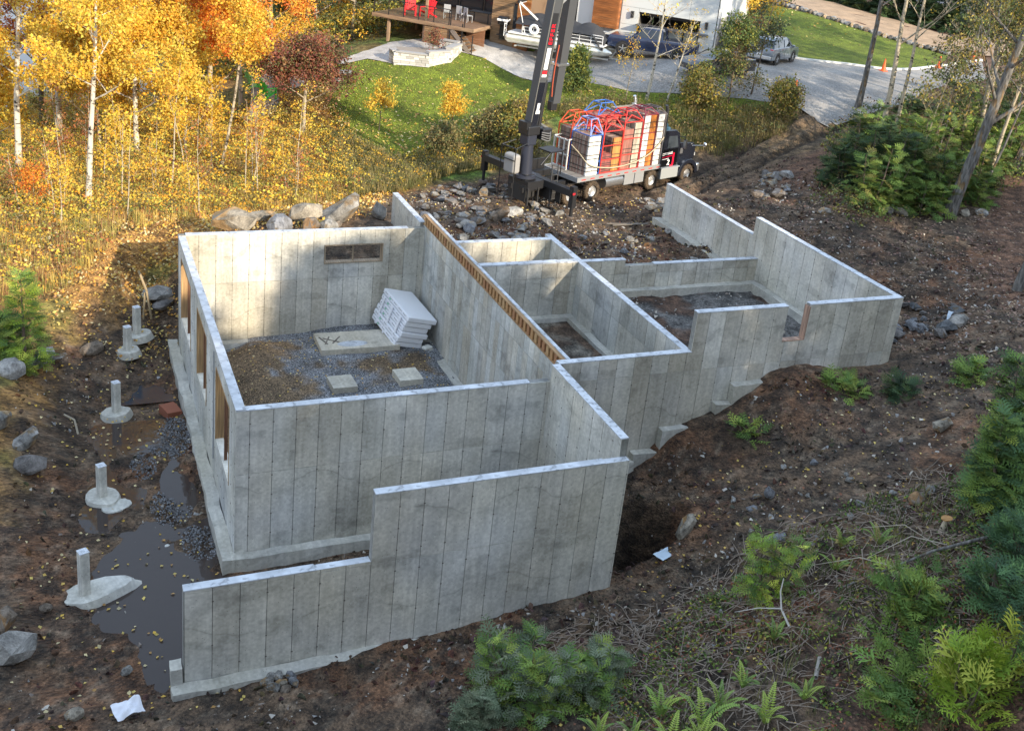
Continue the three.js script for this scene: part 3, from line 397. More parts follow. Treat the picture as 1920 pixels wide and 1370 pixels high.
boulder(14.2, 17.0, 1.3, 0.95, 0.8, 0.5, 0.25, MRock[5], 'rust stained boulder in the rubble behind the small room', 3, 0.1);
boulder(12.4, 16.0, 1.0, 0.55, 0.7, 0.9, 0.2, MRock[1], 'grey slab in the rubble beside the dividing wall', 4, 0.1);
boulder(15.2, 18.0, 1.6, 0.7, 0.9, 0.2, 0.2, MRock[4], 'broad pale slab in the rubble below the truck', 1, 0.1);
boulder(-4.15, -5.5, 0.5, 0.35, 0.4, 0.2, 0.0, MRock[2], 'small rusty and white stone in the mud by the white rag', 1, 0.1);
boulder(-4.7, -1.0, 0.4, 0.3, 0.32, 0.4, 0.0, MRock[5], 'small brown stone in the mud near the last pier', 4, 0.1);
boulder(-3.0, -3.6, 0.36, 0.26, 0.3, 0.8, 0.0, MRock[0], 'small buff pebble at the edge of the muddy water', 2, 0.1);
function cluster(poly, n, lo, hi, label, group, seed, mats = MRock, sink = 0.12) {
  const r = rngOf(seed), xs = poly.map((p) => p[0]), ds = poly.map((p) => p[1]); let made = 0;
  for (let t = 0; t < n * 20 && made < n; t++) { const x = lerp(Math.min(...xs), Math.max(...xs), r()), d = lerp(Math.min(...ds), Math.max(...ds), r()); if (!inPoly(poly, x, d) || inRoom(x, d)) continue; const s = lo + (hi - lo) * Math.pow(r(), 2.2); boulder(x, d, s * (0.9 + r() * 0.6), s * (0.6 + 0.4 * r()), s * (0.9 + r() * 0.4), r() * 6, (r() - 0.5) * 0.9, mats[Math.floor(r() * mats.length)], label, Math.floor(r() * 12), sink, 'rubble_stone', group, ROCKS); made++; }
}
cluster([[11.9, 21.82], [14.8, 25.0], [16.9, 23.41], [17.6, 20.5], [18.1, 18.17], [14.0, 13.6], [11.6, 13.4], [10.4, 17.5]], 190, 0.15, 0.7, 'angular grey blasted stone in the rubble heap behind the crane truck', 'rubble between the truck and the dividing wall', 801, [MRock[0], MRock[1], MRock[4], MRock[3], MRock[0]]);
cluster([[22.96, 20.0], [25.0, 18.6], [24.3, 16.8], [22.3, 16.6], [21.9, 18.2]], 18, 0.25, 0.8, 'stone in the loose row beside the truck wheels', 'stones beside the truck wheels', 802, [MRock[0], MRock[2], MRock[4]]);
cluster([[30.6, 20.6], [31.6, 19.4], [28.9, 15.4], [27.2, 16.0]], 34, 0.25, 0.95, 'grey stone in the heap beside the muddy track', 'stones heaped beside the muddy track', 803);
cluster([[26.9, 4.6], [28.2, 3.4], [24.4, -1.0], [22.2, -0.3], [22.2, 3.0]], 46, 0.25, 0.85, 'dark slate stone in the ditch beside the tall end wall', 'slate rubble beside the tall end wall', 804, [MRock[1], MRock[3], MRock[3], rock(0.25, 0.26, 0.27)], 0.05);
cluster([[11.5, -6.2], [13.2, -3.2], [17, -4], [17, -8], [13, -8]], 30, 0.12, 0.38, 'pale fist sized stone on the open dark slope', 'pale stones on the slope', 805, [MRock[4], MRock[0], MRock[1]]);
cluster([[13.5, 7.99], [21.6, 8.2], [21.4, 15], [14.0, 14]], 40, 0.15, 0.5, 'stone on the bare soil behind the low wall', 'stones behind the low wall', 806, [MRock[0], MRock[1], MRock[4], MRock[5]]);
for (const [i, [x, d]] of [[-0.06, -5.19], [0.25, -5.0], [0.52, -5.15], [0.03, -5.56], [0.28, -5.7], [0.52, -5.41], [0.25, -5.38], [0.07, -5.0]].entries()) boulder(x, d, 0.34, 0.3, 0.3, i, 0.1 * i, MRock[[0, 4, 1, 0, 5, 1, 2, 4][i]], 'rounded cobble in the small heap at the foot of the wing wall', i, 0.05, 'cobble', 'cobbles heaped at the wing wall');
for (const [i, [x, d]] of [[28.91, 12.8], [31.9, 11.9], [32.44, 11.6], [36.57, 10.67], [35.58, 10.71], [34.2, 11.21]].entries()) boulder(x, d, 0.8, 0.5, 0.6, i, 0.1, MRock[[0, 4, 2, 4, 2, 0][i]], 'pale stone in the row along the foot of the evergreen thicket', i, 0.15, 'stone', 'stones in a row below the thicket', BOULD);
STONES.slice(0, -1).forEach(([x, d], i) => { const [x1, d1] = STONES[i + 1]; for (let k = 0; k < 7; k++) { const t = (k + 0.5) / 7, px = lerp(x, x1, t), pd = lerp(d, d1, t); boulder(px, pd, 0.75, 0.65, 0.7, k * 1.3 + i, 0.2, MRock[[0, 1, 4, 3][(k + i) % 4]], 'round stone edging the lawn below the gravel road', k + i, 0.15, 'edging_stone', 'stones edging the gravel road', BOULD); } });
{ // loose chips nobody could count
  const r = rngOf(811), items = [], cols = [lin(0.42, 0.38, 0.33), lin(0.3, 0.29, 0.28), lin(0.5, 0.45, 0.38), lin(0.22, 0.18, 0.15)], zones = [[-5.5, 9.0, -6.5, 13, 1500], [9.4, 24, -9, -0.6, 900], [9.8, 22, 8.2, 22, 3800], [22.2, 32, -4, 20, 3000], [13.9, 21.6, 0.4, 7.7, 700], [-4, 12, -9, -5, 900]];
  for (const [x0, x1, d0, d1, n] of zones) for (let i = 0; i < n; i++) { const x = lerp(x0, x1, r()), d = lerp(d0, d1, r()); if (fbm(x * 0.6, d * 0.6, 3, 821) < 0.36 + 0.3 * r()) continue; const C = x > 13.8 && x < 21.7 && d > 0.3 && d < 7.8; if (inRoom(x, d) && !C) continue; const s = 0.045 + 0.12 * Math.pow(r(), 3); items.push([mat4(x, (C ? floorC : land)(x, d) + s * 0.15, -d, r() * 6, r() * 6, r() * 6, s * 1.3, s, s * 1.2), cols[Math.floor(r() * 4)]]); }
  const g = new ConvexGeometry(Array.from({ length: 9 }, () => W3(r() - 0.5, (r() - 0.5) * 0.8, r() - 0.5))); tag(scatter('loose_gravel', g, new THREE.MeshStandardMaterial({ color: 0xffffff, roughness: 0.9 }), items), 'scattered small stone chips lying on the bare soil', 'gravel', null, 'stuff');
}
{ // clods turned up by the digger
  const r = rngOf(812), it = []; for (const [x0, x1, d0, d1, n] of [[-5.5, 9.0, -7.5, 14, 5200], [3, 24, -12, -0.6, 9000], [9.8, 22, 8.2, 24, 6500], [22.2, 34, -5, 24, 8000]]) for (let k = 0; k < n; k++) { const x = lerp(x0, x1, r()), d = lerp(d0, d1, r()), y = land(x, d); if (inRoom(x, d) || y < -0.42 || fbm(x * 0.9, d * 0.9, 3, 822) < 0.3 + 0.3 * r()) continue; const s = 0.05 + 0.2 * Math.pow(r(), 4), c = tint(x, d, y); it.push([mat4(x, y + s * 0.1, -d, r() * 6, r() * 6, r() * 6, s * 1.3, s * 0.8, s * 1.1), lin(...c.map((v) => v * (1.0 + 0.7 * r())))]); }
  tag(scatter('soil_clods', ROCKS[4], new THREE.MeshStandardMaterial({ color: 0xffffff, map: soilMap, roughness: 0.95 }), it), 'clods of dark turned soil all over the site', 'soil', null, 'stuff');
}
{ // heaps of grey crushed stone tipped in the mud
  const r = rngOf(813), it = []; for (const [cx, cd, rx, rd, n] of [[-1.0, 7.3, 0.75, 1.4, 900], [-1.3, 3.2, 0.6, 1.0, 500], [-0.75, 1.3, 0.5, 0.9, 420], [-1.9, 5.6, 0.4, 0.8, 220]]) for (let k = 0; k < n; k++) { const a = r() * 2 * PI, q = Math.sqrt(r()), x = cx + Math.cos(a) * q * rx, d = cd + Math.sin(a) * q * rd, s = 0.03 + 0.05 * r(); it.push([mat4(x, land(x, d) + 0.16 * (1 - q) * r() + 0.01, -d, r() * 6, r() * 6, r() * 6, s * 1.3, s, s), lin(0.16, 0.16, 0.165).multiplyScalar(0.6 + r())]); }
  tag(scatter('crushed_stone', ROCKS[1], new THREE.MeshStandardMaterial({ color: 0xffffff, roughness: 0.9 }), it), 'grey crushed stone tipped in the mud beside the footing', 'gravel', null, 'stuff');
}
// concrete piers
const pierBase = (seed, rx, rz, h, tail) => { const g = new THREE.CylinderGeometry(0.82, 1, 1, 28, 3), p = g.attributes.position; for (let i = 0; i < p.count; i++) { const x = p.getX(i), z = p.getZ(i), a = Math.atan2(z, x), k = 0.86 + 0.34 * fbm(Math.cos(a) * 1.6 + 5, Math.sin(a) * 1.6 + 5, 3, seed); let px = x * rx * k; if (tail && x > 0.2) px += (x - 0.2) * tail * (0.6 + 0.6 * vnoise(z * 3, 1, seed)); p.setXYZ(i, px, (p.getY(i) + 0.5) * h + (p.getY(i) > 0 ? 0.05 * (fbm(x * 3, z * 3, 2, seed) - 0.5) : 0), z * rz * k); } g.computeVertexNormals(); return metUV(g); };
[[-1.45, 14.1, 1.2, 0.62, 0.5, 0, 'pale concrete pier standing farthest back, closest to the propped sticks'], [-1.85, 13.1, 1.05, 0.52, 0.42, 0, 'pale concrete pier with a round base just in front of the farthest one'], [-2.47, 9.3, 1.22, 0.55, 0.45, 0, 'concrete pier on a round grey base in dry mud'], [-3.17, 4.2, 1.15, 0.55, 0.62, 0, 'concrete pier whose double base stands in the brown puddle'], [-3.8, -0.4, 1.38, 0.66, 0.5, 1.0, 'concrete pier on a wide spilled base beside the grey water']].forEach(([x, d, h, rx, rz, tail, label], i) => {
  const t = thing('concrete_pier', label, 'pier', 'piers in a row beside the window wall'); t.position.set(x, land(x, d) - 0.06, -d); t.rotation.y = 0.35;
  mesh('base', pierBase(830 + i, rx, rz, 0.24, tail), concrete(1.02, 0.02), t);
  if (i === 3) { const b = mesh('base', pierBase(840, 0.5, 0.34, 0.2, 0), concrete(1.05), t); b.position.set(0.15, -0.02, 0.62); }
  const post = rb(0.24, h, 0.24, 0.02); post.translate(0, h / 2 + 0.1, 0); mesh('post', metUV(post), concrete(1.12, 0.01), t); const cap = rb(0.25, 0.03, 0.25, 0.01); cap.translate(0, h + 0.115, 0); mesh('cap', cap, MStrip, t);
});
{ // spatter of spilled concrete by the last pier
  const r = rngOf(851), it = []; for (let i = 0; i < 90; i++) { const t = r(), x = -3.1 + t * 1.5, d = -0.1 + t * 1.3 + (r() - 0.5) * 0.5, s = 0.06 + 0.12 * r(); it.push([mat4(x, land(x, d) + 0.01, -d, 0, r() * 6, 0, s * 1.4, s * 0.4, s), lin(0.55, 0.54, 0.5)]); }
  tag(scatter('concrete_rubble', ROCKS[2], new THREE.MeshStandardMaterial({ color: 0xffffff, roughness: 0.9 }), it), 'crumbs of spilled concrete beside the last pier', 'rubble', null, 'stuff');
}
{ // slab and pads on the gravel
  const s = thing('concrete_slab', 'long flat concrete slab with white splashes on the gravel floor', 'slab'); s.position.set(6.4, floorA(6.4, 11.6) - 0.02, -11.6); s.rotation.y = -0.02;
  mesh('slab_body', rough(new THREE.BoxGeometry(3.05, 0.24, 1.55, 24, 2, 12).translate(0, 0.12, 0), 0.02), concrete(0.95, 0.09), s);
  mesh('stain', metUV(new THREE.CircleGeometry(0.42, 24).rotateX(-PI / 2).scale(1.4, 1, 0.6).translate(-0.25, 0.245, 0.35)), MStrip, s); mesh('plank_imprint', [[-1.3, 0.3], [-1.0, 0.9], [-0.8, -0.6], [-1.15, -0.4]].map(([x, a]) => metUV(new THREE.BoxGeometry(0.05, 0.02, 0.7).rotateY(a).translate(x, 0.25, -0.05))), MGreyWood, s);
  for (const [x, d, l, k] of [[5.0, 8.25, 'small square concrete pad with a dark stain, beside the brown soil', 0.8], [7.45, 8.3, 'small square concrete pad, clean and pale, on the grey gravel', 1.05]]) { const p = mesh('concrete_pad', rough(new THREE.BoxGeometry(0.88, 0.28, 0.95, 6, 2, 6), 0.02), concrete(k, 0.06)); p.position.set(x, floorA(x, d) + 0.1, -d); p.rotation.y = 0.03; tag(p, l, 'concrete pad'); }
}
{ // wrapped insulation bundle lying askew
  const t = thing('insulation_bundle', 'strapped stack of white wrapped insulation packs leaning beside the dividing wall', 'insulation pack'); t.position.set(8.15, floorA(8.2, 11.9) + 0.12, -12.1); t.rotation.set(0.1, 0.12, -0.26, 'YXZ');
  const white = new THREE.MeshPhysicalMaterial({ color: lin(0.9, 0.9, 0.92), roughness: 0.4, clearcoat: 0.2, bumpMap: scaled(stripTex, 1.5), bumpScale: 0.02 });
  const print = canvasTex(512, 128, (c, w, h) => { c.fillStyle = '#e9e9ee'; c.fillRect(0, 0, w, h); c.fillStyle = '#26262c'; for (let k = 0; k < 5; k++) { const x = 12 + k * 104; c.fillRect(x, 34, 10, 26); c.fillRect(x + 14, 44, 44 + (k % 2) * 14, 9); c.fillRect(x + 14, 57, 32, 4); } c.fillStyle = '#3fbf86'; c.fillRect(110, 70, 34, 36); });
  const wide = [1.22, 1.16, 1.2, 1.14, 1.18, 1.3];
  for (let k = 0; k < 6; k++) {
    const o = k * 0.035 - (k < 2 ? 0.12 : 0), p = mesh('package', (() => { const g = rb(wide[k], 0.205, 2.4 + 0.08 * ((k * 7) % 3 - 1), 0.04, 3); g.translate(wide[k] / 2 - 0.6 + o * 0.4, 0.115 + k * 0.228, 0); return metUV(g); })(), white, t);
    mesh('label_print', new THREE.PlaneGeometry(2.2, 0.16).rotateY(-PI / 2).translate(-0.6 + o * 0.4 - 0.004, 0.115 + k * 0.228, 0.02), new THREE.MeshStandardMaterial({ map: print, roughness: 0.5 }), p);
  }
  for (const z of [-0.8, 0, 0.8]) mesh('strap', [lb(-0.635, -0.615, -0.04, 1.14, z - 0.06, z + 0.06)], std(0.85, 0.85, 0.88, 0.5), t);
  const f = mesh('foam_scrap', rough(rb(0.35, 0.12, 0.25, 0.04), 0.08, 6), std(0.8, 0.78, 0.7, 0.9)); f.position.set(9.05, floorA(9.0, 11.0) + 0.06, -10.9); f.rotation.y = 0.5; tag(f, 'torn scrap of white foam on the gravel beside the insulation stack', 'foam scrap');
}
function sheetThing(name, label, x, d, w, l, mat, ry, at = land, lift = 0.05, amp = 0.12) { const g = new THREE.PlaneGeometry(w, l, 14, 14).rotateX(-PI / 2), p = g.attributes.position; for (let i = 0; i < p.count; i++) { const X = p.getX(i), Z = p.getZ(i), k = 0.75 + 0.4 * fbm(X * 2 + 9, Z * 2 + 3, 2, 861); p.setXYZ(i, X * k, lift + amp * fbm(X * 4 + x, Z * 4 + d, 3, 871), Z * k); } g.computeVertexNormals(); const h = g.toNonIndexed(), m = mesh(name, metUV(h), mat); m.position.set(x, at(x, d), -d); m.rotation.y = ry; return tag(m, label, 'plastic sheet'); }
sheetThing('plastic_rag', 'crumpled white plastic rag lying in the mud', -3.09, -5.5, 0.6, 0.42, std(0.7, 0.7, 0.74, 0.6), 0.3, land, 0.02, 0.45);
sheetThing('plastic_sheet', 'white plastic sheet on the soil inside the notched wall', 17.7, 2.2, 1.5, 1.6, std(0.82, 0.84, 0.86, 0.5), 0.2, floorC, 0.05, 0.15);
sheetThing('plastic_sheet', 'blue-grey plastic scrap beside the slate rubble', 26.6, 1.9, 1.0, 0.5, std(0.4, 0.46, 0.52, 0.5), 0.8);
sheetThing('plastic_sheet', 'pale blue plastic strip on the lip of the black hollow', 11.0, -4.35, 0.7, 0.35, std(0.5, 0.6, 0.68, 0.5), 0.4);
{ // sticks
  const st = (name, label, pts, r, mat = MGreyWood) => tag(mesh(name, bentRod(pts, r, 6), mat), label, 'stick');
  const y = land(-0.95, 15.2); st('propped_stick', 'forked pale branch standing propped beside the rear corner', [W3(-0.85, y - 0.1, -15.0), W3(-1.0, y + 1.0, -15.2), W3(-1.25, y + 1.7, -15.6)], 0.05, wood(0.62, 0.46, 0.26)); st('propped_stick', 'second pale branch leaning against the forked one', [W3(-1.15, y - 0.1, -15.0), W3(-1.05, y + 0.9, -15.3)], 0.05, wood(0.62, 0.46, 0.26));
  st('loose_board', 'thin grey board lying on the soil behind the low wall', [W3(19.2, land(19.2, 16) + 0.12, -16.0), W3(20.6, land(20.6, 15.2) + 0.12, -15.2)], 0.04); st('loose_board', 'second grey board crossing the first behind the low wall', [W3(19.3, land(19.3, 15.6) + 0.12, -15.6), W3(20.8, land(20.8, 15.1) + 0.15, -15.0)], 0.035);
  st('root', 'pale bent root sticking out of the excavation bank', [W3(-4.1, 0.62, -7.6), W3(-3.8, 0.5, -7.4), W3(-3.72, 0.2, -7.0)], 0.035, wood(0.6, 0.5, 0.36));
  const b = mesh('brick_slab', rough(new THREE.BoxGeometry(0.5, 0.3, 0.75, 3, 2, 3), 0.08, 5), std(0.26, 0.09, 0.05, 0.9)); b.position.set(-0.75, land(-0.75, 9) + 0.1, -9.0); b.rotation.y = 0.3; tag(b, 'rust red lump of soil and brick beside the footing', 'brick');
}

// ---------- crane truck and its load ----------
const onTruck = { x: 18.43, d: 20.44, y: 3.2, turn: 19.6 * PI / 180 };
function placeOnTruck(o, x, y, z, ry = 0) { const c = Math.cos(onTruck.turn), s = Math.sin(onTruck.turn); o.position.set(onTruck.x + x * c + z * s, onTruck.y + y, -(onTruck.d + x * s - z * c)); o.rotation.y = onTruck.turn + ry; return o; }
const truckPaint = new THREE.MeshPhysicalMaterial({ color: lin(0.012, 0.014, 0.022), roughness: 0.25, clearcoat: 1, clearcoatRoughness: 0.08 }), boomPaint = std(0.07, 0.073, 0.078, 0.45), alu = std(0.55, 0.56, 0.57, 0.4, { metalness: 0.6 }), mudRubber = new THREE.MeshStandardMaterial({ color: lin(0.16, 0.115, 0.075), map: scaled(soilTex, 1.2), roughness: 0.95 }), redPaint = std(0.6, 0.02, 0.03, 0.45), whitePaint = std(0.85, 0.85, 0.85, 0.4);
{
  const t = thing('crane_truck', 'black boom truck with raised crane arm parked on the muddy track', 'truck'); placeOnTruck(t, 0, 0, 0); t.rotation.z = 0.012;
  function wheel(x, side) {
    const w = mesh('tyre', (() => { const g = new THREE.LatheGeometry([[0.3, -0.14], [0.44, -0.145], [0.5, -0.11], [0.515, -0.05], [0.515, 0.05], [0.5, 0.11], [0.44, 0.145], [0.3, 0.14]].map(([a, b]) => new THREE.Vector2(a, b)), 28); g.rotateX(PI / 2); return metUV(g); })(), mudRubber, t); w.position.set(x, 0.49, side * 1.08);
    const lug = []; for (let k = 0; k < 26; k++) { const a = k / 26 * 2 * PI, g = new THREE.BoxGeometry(0.03, 0.05, 0.2); g.translate(0, 0.515, (k % 2 - 0.5) * 0.06); g.rotateZ(a); lug.push(g); } mesh('tread', lug, mudRubber, w);
    const rim = mesh('rim', (() => { const g = new THREE.LatheGeometry([[0.0, 0.02], [0.1, 0.03], [0.12, 0.0], [0.2, -0.03], [0.27, 0.03], [0.31, 0.1], [0.31, -0.1]].map(([a, b]) => new THREE.Vector2(a, b)), 24); g.rotateX(PI / 2); if (side < 0) g.rotateY(PI); return g; })(), std(0.62, 0.62, 0.62, 0.35, { metalness: 0.6, side: THREE.DoubleSide }), w);
    const nuts = []; for (let k = 0; k < 10; k++) { const a = k / 10 * 2 * PI; nuts.push(cyl(0.016, 0.016, 0.03, 6).rotateX(PI / 2).translate(Math.cos(a) * 0.165, Math.sin(a) * 0.165, side * 0.0)); } mesh('wheel_nuts', nuts, chromeMat, w); return rim;
  }
  for (const x of [0, 1.55, 6.05, 8.95]) for (const s of [1, -1]) wheel(x, s);
  mesh('chassis', [lb(-2.6, 9.6, 0.75, 1.0, 0.3, 0.5), lb(-2.6, 9.6, 0.75, 1.0, -0.5, -0.3), ...[0, 1.55, 6.05, 8.95].map((x) => lb(x - 0.08, x + 0.08, 0.42, 0.58, -1.0, 1.0))], blackMetal, t);
  const deck = mesh('deck', [lb(0.35, 6.5, 1.2, 1.32, -1.2, 1.2)], new THREE.MeshStandardMaterial({ color: lin(0.42, 0.38, 0.34), map: woodMapX, roughness: 0.85 }), t);
  mesh('deck_edge', [lb(0.35, 6.5, 1.1, 1.335, 1.2, 1.27), lb(0.35, 6.5, 1.1, 1.335, -1.27, -1.2), lb(0.3, 0.348, 1.1, 1.335, -1.27, 1.27)], alu, deck);
  const refl = []; for (let x = 0.6; x < 6.3; x += 0.62) refl.push(lb(x, x + 0.3, 1.17, 1.225, 1.271, 1.278)); mesh('reflective_strip', refl, std(0.55, 0.06, 0.05, 0.4), deck);
  mesh('headboard', [...[-1.15, -0.6, 0, 0.6, 1.15].map((z) => lb(6.45, 6.53, 1.33, 4.0, z - 0.04, z + 0.04)), lb(6.44, 6.54, 2.6, 2.7, -1.2, 1.2), lb(6.44, 6.54, 3.95, 4.03, -1.2, 1.2)], alu, t);
  mesh('fuel_tank', [wheelGeo(new THREE.CylinderGeometry(0.3, 0.3, 1.3, 24), 0, 0, 0).rotateY(PI / 2).translate(3.1, 0.78, 0.95)], chromeMat, t);
  mesh('tool_box', [rbox(3.85, 4.6, 0.5, 1.08, 0.72, 1.2, 0.02), rbox(4.66, 5.35, 0.5, 1.08, 0.72, 1.2, 0.02)], alu, t);
  mesh('cab_step', [rbox(6.75, 8.15, 0.42, 0.98, 0.72, 1.2, 0.05), rbox(6.7, 8.2, 0.98, 1.04, 0.7, 1.24, 0.02)], std(0.45, 0.47, 0.47, 0.45, { metalness: 0.4 }), t);
  for (const z of [0.8, -1.35]) mesh('mud_flap', lb(-0.85, -0.82, 0.25, 1.1, z, z + 0.55), rubber, t);
  const ex = (pts, w, z0) => { const s = new THREE.Shape(pts.map(([a, b]) => new THREE.Vector2(a, b))); const g = new THREE.ExtrudeGeometry(s, { depth: w, bevelEnabled: true, bevelSize: 0.05, bevelThickness: 0.05, bevelSegments: 3 }); g.translate(0, 0, z0); return g; };
  const cab = mesh('cab', [ex([[6.72, 1.05], [8.25, 1.05], [8.25, 2.05], [7.98, 2.8], [7.7, 2.95], [6.72, 3.0]], 2.0, -1.0)], truckPaint, t);
  mesh('side_window', [-1, 1].map((s) => { const g = new THREE.ShapeGeometry(new THREE.Shape([[7.15, 2.05], [8.05, 2.05], [7.86, 2.68], [7.15, 2.72]].map(([a, b]) => new THREE.Vector2(a, b)))); g.translate(0, 0, s * 1.058); return g; }), new THREE.MeshPhysicalMaterial({ color: lin(0.05, 0.06, 0.07), roughness: 0.05, clearcoat: 1, side: THREE.DoubleSide }), cab);
  mesh('windscreen', [(() => { const g = new THREE.PlaneGeometry(1.8, 0.72); g.rotateY(PI / 2); g.rotateZ(0.34); g.translate(8.18, 2.46, 0); return g; })()], glassDark, cab);
  const hood = mesh('hood', [ex([[8.25, 1.2], [9.75, 1.15], [9.88, 1.4], [9.85, 1.85], [9.7, 2.0], [8.28, 2.16]], 1.5, -0.75)], truckPaint, t);
  mesh('hood_intake', [lb(8.45, 8.8, 1.55, 1.85, 0.8, 0.815)], chromeMat, hood); mesh('grille', [lb(9.93, 9.96, 1.1, 1.85, -0.5, 0.5)], chromeMat, hood); mesh('headlight', [rbox(9.82, 9.95, 1.3, 1.5, 0.56, 0.8, 0.04), rbox(9.82, 9.95, 1.3, 1.5, -0.8, -0.56, 0.04)], new THREE.MeshPhysicalMaterial({ color: lin(0.7, 0.7, 0.7), roughness: 0.1, clearcoat: 1 }), hood);
  for (const s of [1, -1]) { const sh = new THREE.Shape(); sh.absarc(8.95, 0.5, 0.78, 0, PI, false); sh.absarc(8.95, 0.5, 0.62, PI, 0, true); const g = new THREE.ExtrudeGeometry(sh, { depth: 0.46, bevelEnabled: true, bevelSize: 0.03, bevelThickness: 0.03, bevelSegments: 2, curveSegments: 16 }); g.translate(0, 0, s > 0 ? 0.76 : -1.22); mesh('fender', g, truckPaint, t); }
  mesh('bumper', [rbox(9.75, 10.05, 0.5, 0.95, -1.15, 1.15, 0.08)], chromeMat, t);
  for (const s of [1, -1]) { const m = mesh('mirror', [rbox(8.2, 8.32, 1.95, 2.5, s * 1.32 - 0.1, s * 1.32 + 0.1, 0.04), ...bentRod([W3(8.1, 2.6, s * 1.0), W3(8.2, 2.65, s * 1.3), W3(8.25, 2.4, s * 1.32)], 0.02)], blackMetal, t); if (s > 0) { mesh('convex_mirror', [new THREE.SphereGeometry(0.12, 14, 10).scale(0.6, 1, 1).translate(9.95, 2.05, 1.35), ...bentRod([W3(9.6, 1.9, 0.8), W3(9.9, 2.0, 1.3)], 0.015)], chromeMat, t); mesh('glass', [lb(8.185, 8.199, 2.0, 2.45, 1.25, 1.39)], chromeMat, m); } }
  for (const s of [1, -1]) mesh('exhaust_stack', [cyl(0.09, 0.09, 3.3, 14).translate(6.62, 2.55, s * 1.12), cyl(0.1, 0.08, 0.3, 14).rotateZ(0.4).translate(6.56, 4.3, s * 1.12)], s > 0 ? std(0.06, 0.06, 0.062, 0.4, { metalness: 0.5 }) : chromeMat, t);
  mesh('air_tank', [wheelGeo(new THREE.CylinderGeometry(0.28, 0.28, 0.9, 18), 6.95, 3.15, 0.4), rbox(6.75, 7.4, 2.95, 3.15, -0.9, 0.9, 0.06)], std(0.05, 0.12, 0.17, 0.35), t);
  const logo = canvasTex(512, 384, (c) => { c.fillStyle = '#07080c'; c.fillRect(0, 0, 512, 384); c.fillStyle = '#f4f2f0'; c.font = 'bold 74px sans-serif'; c.save(); c.translate(16, 130); c.rotate(-0.06); c.fillText('COFFRAGE', 0, 0, 330); c.restore(); c.fillStyle = '#b01236'; c.save(); c.translate(20, 186); c.rotate(-0.06); c.fillRect(0, -26, 330, 20); c.restore(); c.fillStyle = '#f4f2f0'; c.save(); c.translate(20, 226); c.rotate(-0.06); c.fillRect(0, -16, 220, 12); c.restore(); c.font = 'bold 170px sans-serif'; c.fillText('2', 190, 352); c.fillStyle = '#e01838'; c.font = 'bold 330px sans-serif'; c.fillText('J', 330, 330); });
  mesh('door_lettering', [new THREE.PlaneGeometry(1.3, 0.95).translate(7.42, 1.52, 1.06)], new THREE.MeshStandardMaterial({ map: logo, roughness: 0.3 }), cab);
  // --- crane ---
  const B = -2.05;
  const base = mesh('crane_base', [lb(B - 0.4, B + 0.9, 0.9, 1.3, -0.7, 0.7), lb(B - 0.3, B + 0.3, 1.3, 1.55, -0.4, 0.4), lb(B + 0.4, 0.3, 1.0, 1.3, -0.9, -0.6), lb(B + 0.4, 0.3, 1.0, 1.75, -1.15, -1.08)], blackMetal, t);
  mesh('crane_column', [cyl(0.33, 0.27, 1.9, 18).translate(B, 2.3, 0), rbox(B - 0.3, B + 0.3, 2.95, 3.5, -0.3, 0.3, 0.08), cyl(0.55, 0.55, 0.15, 20).translate(B, 1.45, 0)], std(0.03, 0.034, 0.05, 0.4), t);
  mesh('slew_head', [rbox(B - 0.38, B + 0.4, 3.45, 3.9, -0.36, 0.36, 0.06), lb(B - 0.45, B - 0.2, 3.75, 4.1, -0.3, 0.3), rbox(B + 0.45, B + 1.05, 3.2, 3.75, -0.15, 0.5, 0.05)], blackMetal, t);
  mesh('hose_bundle', [0, 1, 2, 3].map((k) => pipe([W3(B + 0.4, 3.3 + k * 0.1, 0.45), W3(B + 0.75, 3.2 + k * 0.12, 0.62), W3(B + 1.05, 3.5 + k * 0.05, 0.3), W3(B + 0.5, 4.0, 0.1)], 0.035, 6, 16)), std(0.12, 0.12, 0.12, 0.6), t);
  mesh('oil_tank', [rbox(B - 0.95, B - 0.5, 1.6, 2.55, -0.6, 0.2, 0.14)], std(0.3, 0.29, 0.28, 0.5), t);
  const P0 = W3(B + 0.05, 3.9, 0), P1 = W3(B + 0.55, 11.5, 0.5), dir = P1.clone().sub(P0).normalize(), at = (k, o = 0, z = 0) => P0.clone().addScaledVector(dir, k).add(W3(o, 0, z));
  const tap = (a, b, w0, w1, h0, h1) => { const g = new THREE.CylinderGeometry(Math.SQRT1_2, Math.SQRT1_2, 1, 4, 1); g.rotateY(PI / 4); const p = g.attributes.position; for (let i = 0; i < p.count; i++) { const k = p.getY(i) + 0.5; p.setXYZ(i, p.getX(i) * lerp(w0, w1, k), p.getY(i), p.getZ(i) * lerp(h0, h1, k)); } const d = b.clone().sub(a), L = d.length(); g.scale(1, L, 1); g.applyQuaternion(new THREE.Quaternion().setFromUnitVectors(W3(0, 1, 0), d.normalize())); g.translate((a.x + b.x) / 2, (a.y + b.y) / 2, (a.z + b.z) / 2); return toCreasedNormals(g, 0.5); };
  const boom = mesh('main_boom', [tap(at(0), at(2.2), 0.46, 0.5, 0.42, 0.44), tap(at(2.2), at(7.8), 0.5, 0.58, 0.46, 0.46)], boomPaint, t);
  mesh('boom_foot', [tap(at(-0.05), at(2.1), 0.37, 0.4, 0.47, 0.49)], truckPaint, boom);
  mesh('boom_edge', [bar(at(0.2, -0.23, 0.24), at(7.8, -0.28, 0.24), 0.03), bar(at(2.2, 0.24, 0.24), at(7.8, 0.28, 0.24), 0.03)], std(0.3, 0.29, 0.26, 0.4, { metalness: 0.5 }), boom);
